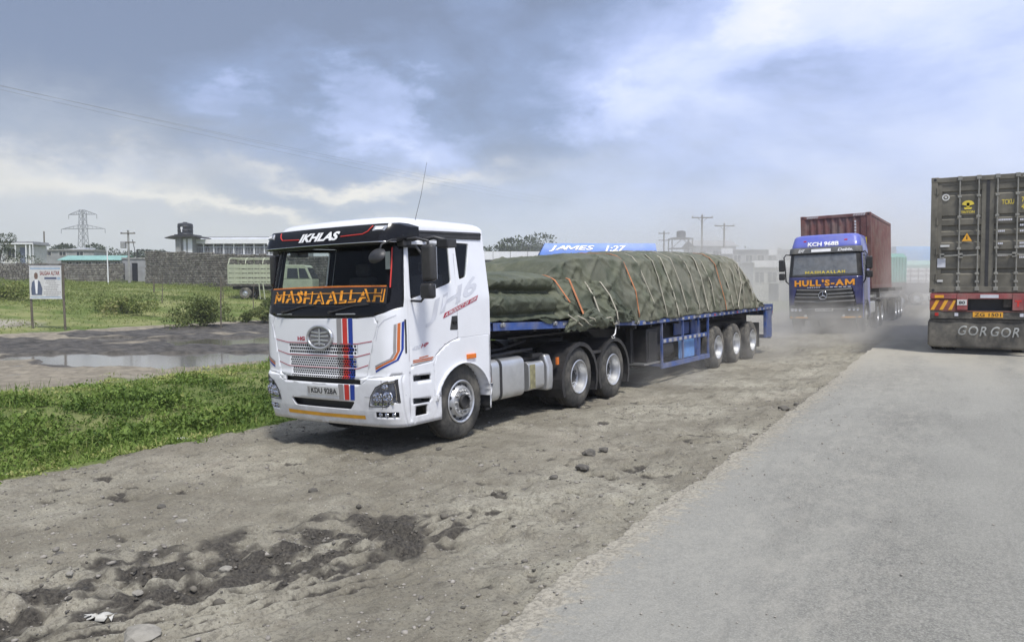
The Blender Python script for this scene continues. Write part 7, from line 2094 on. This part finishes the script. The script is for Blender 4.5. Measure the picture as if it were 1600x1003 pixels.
# ---- beyond the load: white-banded store, blue tarped trailer, tank on a frame, hazy shops
M['tarp_blue'] = pm('blue_tarp', (.10, .22, .62), .5, var=.10, vs=1.0, bump=.1, bs=6)
M['tarp_teal'] = pm('teal_tarp', (.12, .33, .27), .5, var=.12, vs=1.0, bump=.1, bs=6)
M['tarp_blue_pale'] = pm('light_blue_tarp', (.14, .33, .62), .5, var=.10, vs=1.0, bump=.1, bs=6)
M['tarp_mint'] = pm('mint_tarp', (.30, .50, .45), .5, var=.1, vs=1.0)
def box_building(px0, px1, d, ytop, label, wall='plaster_grey', roof='concrete', rz=30.3, depth=5., band=None, win=0, base=None, pitched=None, cat='building'):
    x, y = view(px0, d); b = gz(x, y) if base is None else base; L_ = (px1 - px0) / 1200 * d; h = zpx(ytop, d) - b
    T = thing('shop' if cat == 'shop' else 'building', label, cat, (x, y, b), rz)
    w = MB(); w.box(0, L_, 0, depth, -.3, h - .15); w.build('wall', wall, T)
    r = MB()
    if pitched: r.prism([(-.4, h - .15), (depth * .5, h + pitched), (depth + .4, h - .15), (depth + .4, h - .05), (depth * .5, h + pitched + .1), (-.4, h - .05)], 'x', -.3, L_ + .3)
    else: r.box(-.2, L_ + .2, -.25, depth + .2, h - .15, h)
    r.build('roof', roof, T)
    if band:
        k = int(max(1, round(L_ / 1.6)))
        for i in range(k):
            q = MB(); q.box(i * L_ / k + .02, (i + 1) * L_ / k - .02, -.30, -.255, h - band, h + .04); q.build('fascia_panel', 'white_flat', T)
    if win:
        zc = h - (band or .3) - 1.5
        windows(T, [L_ * (i + .5) / win - .5 for i in range(win)], max(.9, zc), max(.9, zc) + 1.1, 0, 1.0)
    dr = MB(); dr.box(L_ * .42, L_ * .42 + .95, -.03, .02, -.1, 2.1); dr.build('door', 'dark_win', T)
    return T
box_building(690, 851, 74, 394, 'long low store with white fascia band right behind the white cab', 'plaster_grey', 'concrete', 31, 5, .75, 4)
box_building(1086, 1150, 112, 384, 'hazy pitched-roof house under the crossarm poles', 'plaster', 'plaster_grey', 34, 6, None, 3, None, .8)
box_building(1142, 1232, 104, 390, 'broad hazy grey block between the load and the blue truck', 'plaster_grey', 'plaster_grey', 28, 7, None, 5)
box_building(1176, 1236, 74, 408, 'pale shop front with white fascia left of the blue truck', 'plaster', 'white_flat', 33, 4, .6, 3, None, None, 'shop')
box_building(1236, 1300, 84, 402, 'hazy shop partly hidden by the blue truck', 'plaster_grey', 'plaster_grey', 26, 4, None, 2, None, None, 'shop')
def hoarding(px0, px1, y0, y1, d, label):
    x, y = view(px0, d); b = gz(x, y); L_ = (px1 - px0) / 1200 * d; T = thing('hoarding', label, 'sign', (x, y, b), 30)
    q = MB(); q.box(0, L_, 0, .1, zpx(y1, d) - b, zpx(y0, d) - b); q.build('panel', 'white_flat', T)
    p = MB()
    for x_ in (.1, L_ - .1): p.box(x_ - .05, x_ + .05, .1, .2, 0, zpx(y0, d) - b)
    p.build('leg', 'chassis', T)
hoarding(1126, 1144, 388, 397, 92, 'small white hoarding above the rear of the tarpaulin load')
hoarding(1200, 1213, 389, 399, 88, 'narrow white hoarding in the haze left of the blue truck')
def tarped_trailer(px0, px1, d, ytop, yeave, label, mat, rz, name='tarped_trailer', text=None, side=None, ztop_body=1.6, slope=.55, nose=.45):
    x, y = view(px0, d); b = gz(x, y); L_ = (px1 - px0) / 1200 * d / max(.3, math.cos(R(rz - 30.3))); T = thing(name, label, 'trailer', (x, y, b), rz)
    zt, ze = zpx(ytop, d) - b, zpx(yeave, d) - b; n = 22
    body = MB(); vs = []; xs = np.linspace(0, L_, n)
    for k, x_ in enumerate(xs):
        s = .025 * math.sin(k * 2.1); e = nose if k == 0 else (.15 if k == n - 1 else 0); xn = x_ + (e if k == 0 else 0)
        vs += [(x_, -.02 + s, ztop_body), (x_, -.02 + s, ze), (x_ + e if k == 0 else x_ - e * .3, slope, zt + .012 * math.sin(k * 1.7)), (x_ + e if k == 0 else x_ - e * .3, 2.5 - slope, zt), (x_, 2.52, ze), (x_, 2.52, ztop_body)]
    fs = [(k * 6 + j, (k + 1) * 6 + j, (k + 1) * 6 + j + 1, k * 6 + j + 1) for k in range(n - 1) for j in range(5)] + [tuple(range(6)), tuple(reversed(range((n - 1) * 6, n * 6)))]
    body.add(vs, fs); tp = body.build('tarpaulin', mat, T, 40)
    bd = MB(); bd.box(0, L_, -.06, 2.56, 1.25, ztop_body + .02); bd.build('bed', 'chassis_dusty', T)
    if side:
        k = int(L_ / .55); gd = MB(); gd.box(0, L_, -.075, -.05, ztop_body, ze - .25); gd.build('side_panel', side, T)
        for i in range(k + 1): q = MB(); q.box(i * L_ / k - .03, i * L_ / k + .03, -.11, -.076, ztop_body, ze - .2); q.build('stake', 'decal_grey', T)
        for j in range(3): q = MB(); z_ = ztop_body + (ze - .25 - ztop_body) * (j + .5) / 3; q.box(0, L_, -.13, -.111, z_ - .03, z_ + .03); q.build('rail', 'decal_grey', T)
    if text:
        for wd, a, c in text:
            letters('tarp_lettering', wd, lambda u, v: Vector((L_ * (a + (c - a) * u), -.045 + slope * (.22 + .56 * v), ze + (zt - ze) * (.22 + .56 * v) + .02)), 'white_flat', tp, shear=.3, bold=.03)
    xw = [L_ * .12, L_ * .72, L_ * .72 + 1.3, L_ * .72 + 2.6] if L_ > 6 else [L_ * .25, L_ * .75]
    for x_ in xw:
        for sy, s in ((.02, -1), (2.48, 1)):
            wb = MB(); wb.lathe([(.28, 0), (.46, 0), (.52, -.05), (.52, -.26), (.46, -.30), (.28, -.30)], (x_, sy, .52), (0, s, 0), 22); w = wb.build('wheel', 'rubber_far', T, 40)
            r = MB(); r.lathe([(.29, .01), (.27, -.10), (.08, -.10), (0, -.05)], (x_, sy, .52), (0, s, 0), 16); r.build('rim', 'rim', w, 40)
    ax = MB()
    for x_ in xw: ax.cyl((x_, .2, .52), (x_, 2.3, .52), .07, 8)
    ax.box(.2, L_ - .2, .75, .9, .9, 1.25); ax.box(.2, L_ - .2, 1.6, 1.75, .9, 1.25); ax.build('chassis', 'chassis_dusty', T)
    return T
tarped_trailer(843, 1027, 58, 380, 397, 'long trailer under a bright blue tarp lettered JAMES 1:27 beyond the load', 'tarp_blue', 31.5, text=(('JAMES', .08, .47), ('1:27', .56, .74)))
tarped_trailer(1384, 1413, 54, 396, 402, 'dark teal tarped lorry body right behind the red container', 'tarp_teal', 22, ztop_body=1.8, nose=.1)
tarped_trailer(1409, 1500, 60, 407, 414, 'white slatted lorry body with mint tarp edge between the two containers', 'tarp_mint', 24, side='white_flat', ztop_body=1.75, nose=.05)
tarped_trailer(1400, 1510, 72, 385, 404, 'tall light blue tarped trailer behind the white slatted lorry', 'tarp_blue_pale', 27, ztop_body=1.8, nose=.1)
def tank_frame():
    d = 104; x, y = view(1048, d); b = gz(x, y); zf = zpx(372, d) - b; L_ = 34 / 1200 * d
    T = thing('tank_stand', 'square steel tank stand in the haze above the load', 'frame', (x, y, b), 30)
    f = MB()
    for x_ in (.1, L_ - .1):
        for y_ in (0, 2.4): f.bar((x_, y_, 0), (x_, y_, zf), .14, .14)
    for z in (zf - .08, zf - 1.4):
        for y_ in (0, 2.4): f.bar((0, y_, z), (L_, y_, z), .14, .14)
        for x_ in (.1, L_ - .1): f.bar((x_, 0, z), (x_, 2.4, z), .14, .14)
    f.bar((.1, 0, zf - 1.4), (L_ * .5, 0, zf - .1), .08, .08); f.bar((L_ - .1, 0, zf - 1.4), (L_ * .5, 0, zf - .1), .08, .08)
    f.box(.4, L_ - .4, .3, 2.1, zf, zf + .08); f.build('frame', 'chassis_dusty', T)
    x2, y2 = view(1063, d + 1); Q = thing('water_tank', 'dark water tank on the hazy steel stand', 'tank', (x2, y2, b + zf + .08))
    h = zpx(361, d) - zpx(372, d); t = MB(); t.lathe([(0, 0), (.62, 0), (.62, h * .8), (.5, h * .92), (.2, h), (0, h)], (0, 0, 0), (0, 0, 1), 20); t.build('shell', 'tank_black', Q, 40)
tank_frame()

# ------------------------------------------------------------------ air: thin haze everywhere, dust thrown up by the lorries
def volume(name, col, density, aniso=.2, soft=None, emis=0):
    m = bpy.data.materials.new(name); m.use_nodes = True; t = NT(m); t.N.clear()
    v = t.N.new('ShaderNodeVolumePrincipled'); v.inputs['Color'].default_value = (*col, 1); v.inputs['Density'].default_value = density; v.inputs['Anisotropy'].default_value = aniso
    if soft:
        oc = t.coord(); ln = t.N.new('ShaderNodeVectorMath'); ln.operation = 'LENGTH'; t.L.new(oc, ln.inputs[0])
        fall = t.mr(ln.outputs['Value'], 1.0, .15)
        nz = t.mr(t.noise(t.pos(), soft, 3, .6), .32, .72)
        t.L.new(t.m('MULTIPLY', t.m('MULTIPLY', fall, nz), density), v.inputs['Density'])
    o = t.N.new('ShaderNodeOutputMaterial'); t.L.new(v.outputs[0], o.inputs['Volume'])
    return m
hz = MB(); hz.box(-1400, 900, -70, 1500, -2.2, 62)
ho = hz.build('haze', volume('haze_air', (.90, .92, .97), .00065, .25)); ho['kind'] = 'stuff'
def dust(x, y, z, rx, ry, rz_, dens, sc, rot=0):
    b = MB(); b.sphere((0, 0, 0), 1, 10); o = b.build('dust_cloud', volume('road_dust', (.92, .89, .83), dens, .2, sc)); o['kind'] = 'stuff'
    o.location = (x, y, z); o.scale = (rx, ry, rz_); o.rotation_euler = (0, 0, R(rot))
dust(-3.9, 27.3, .0, 6.5, 5.5, 1.5, .75, .9)
dust(-4.5, 38, .9, 9, 11, 3.0, .21, .45)
dust(-12, 68, 2.5, 30, 28, 9, .10, .2)
dust(-4.9, 15.0, .05, 1.2, 2.4, .7, .26, 1.3)
dust(-4.5, 20.5, .0, 2.0, 3.2, .75, .22, 1.1)
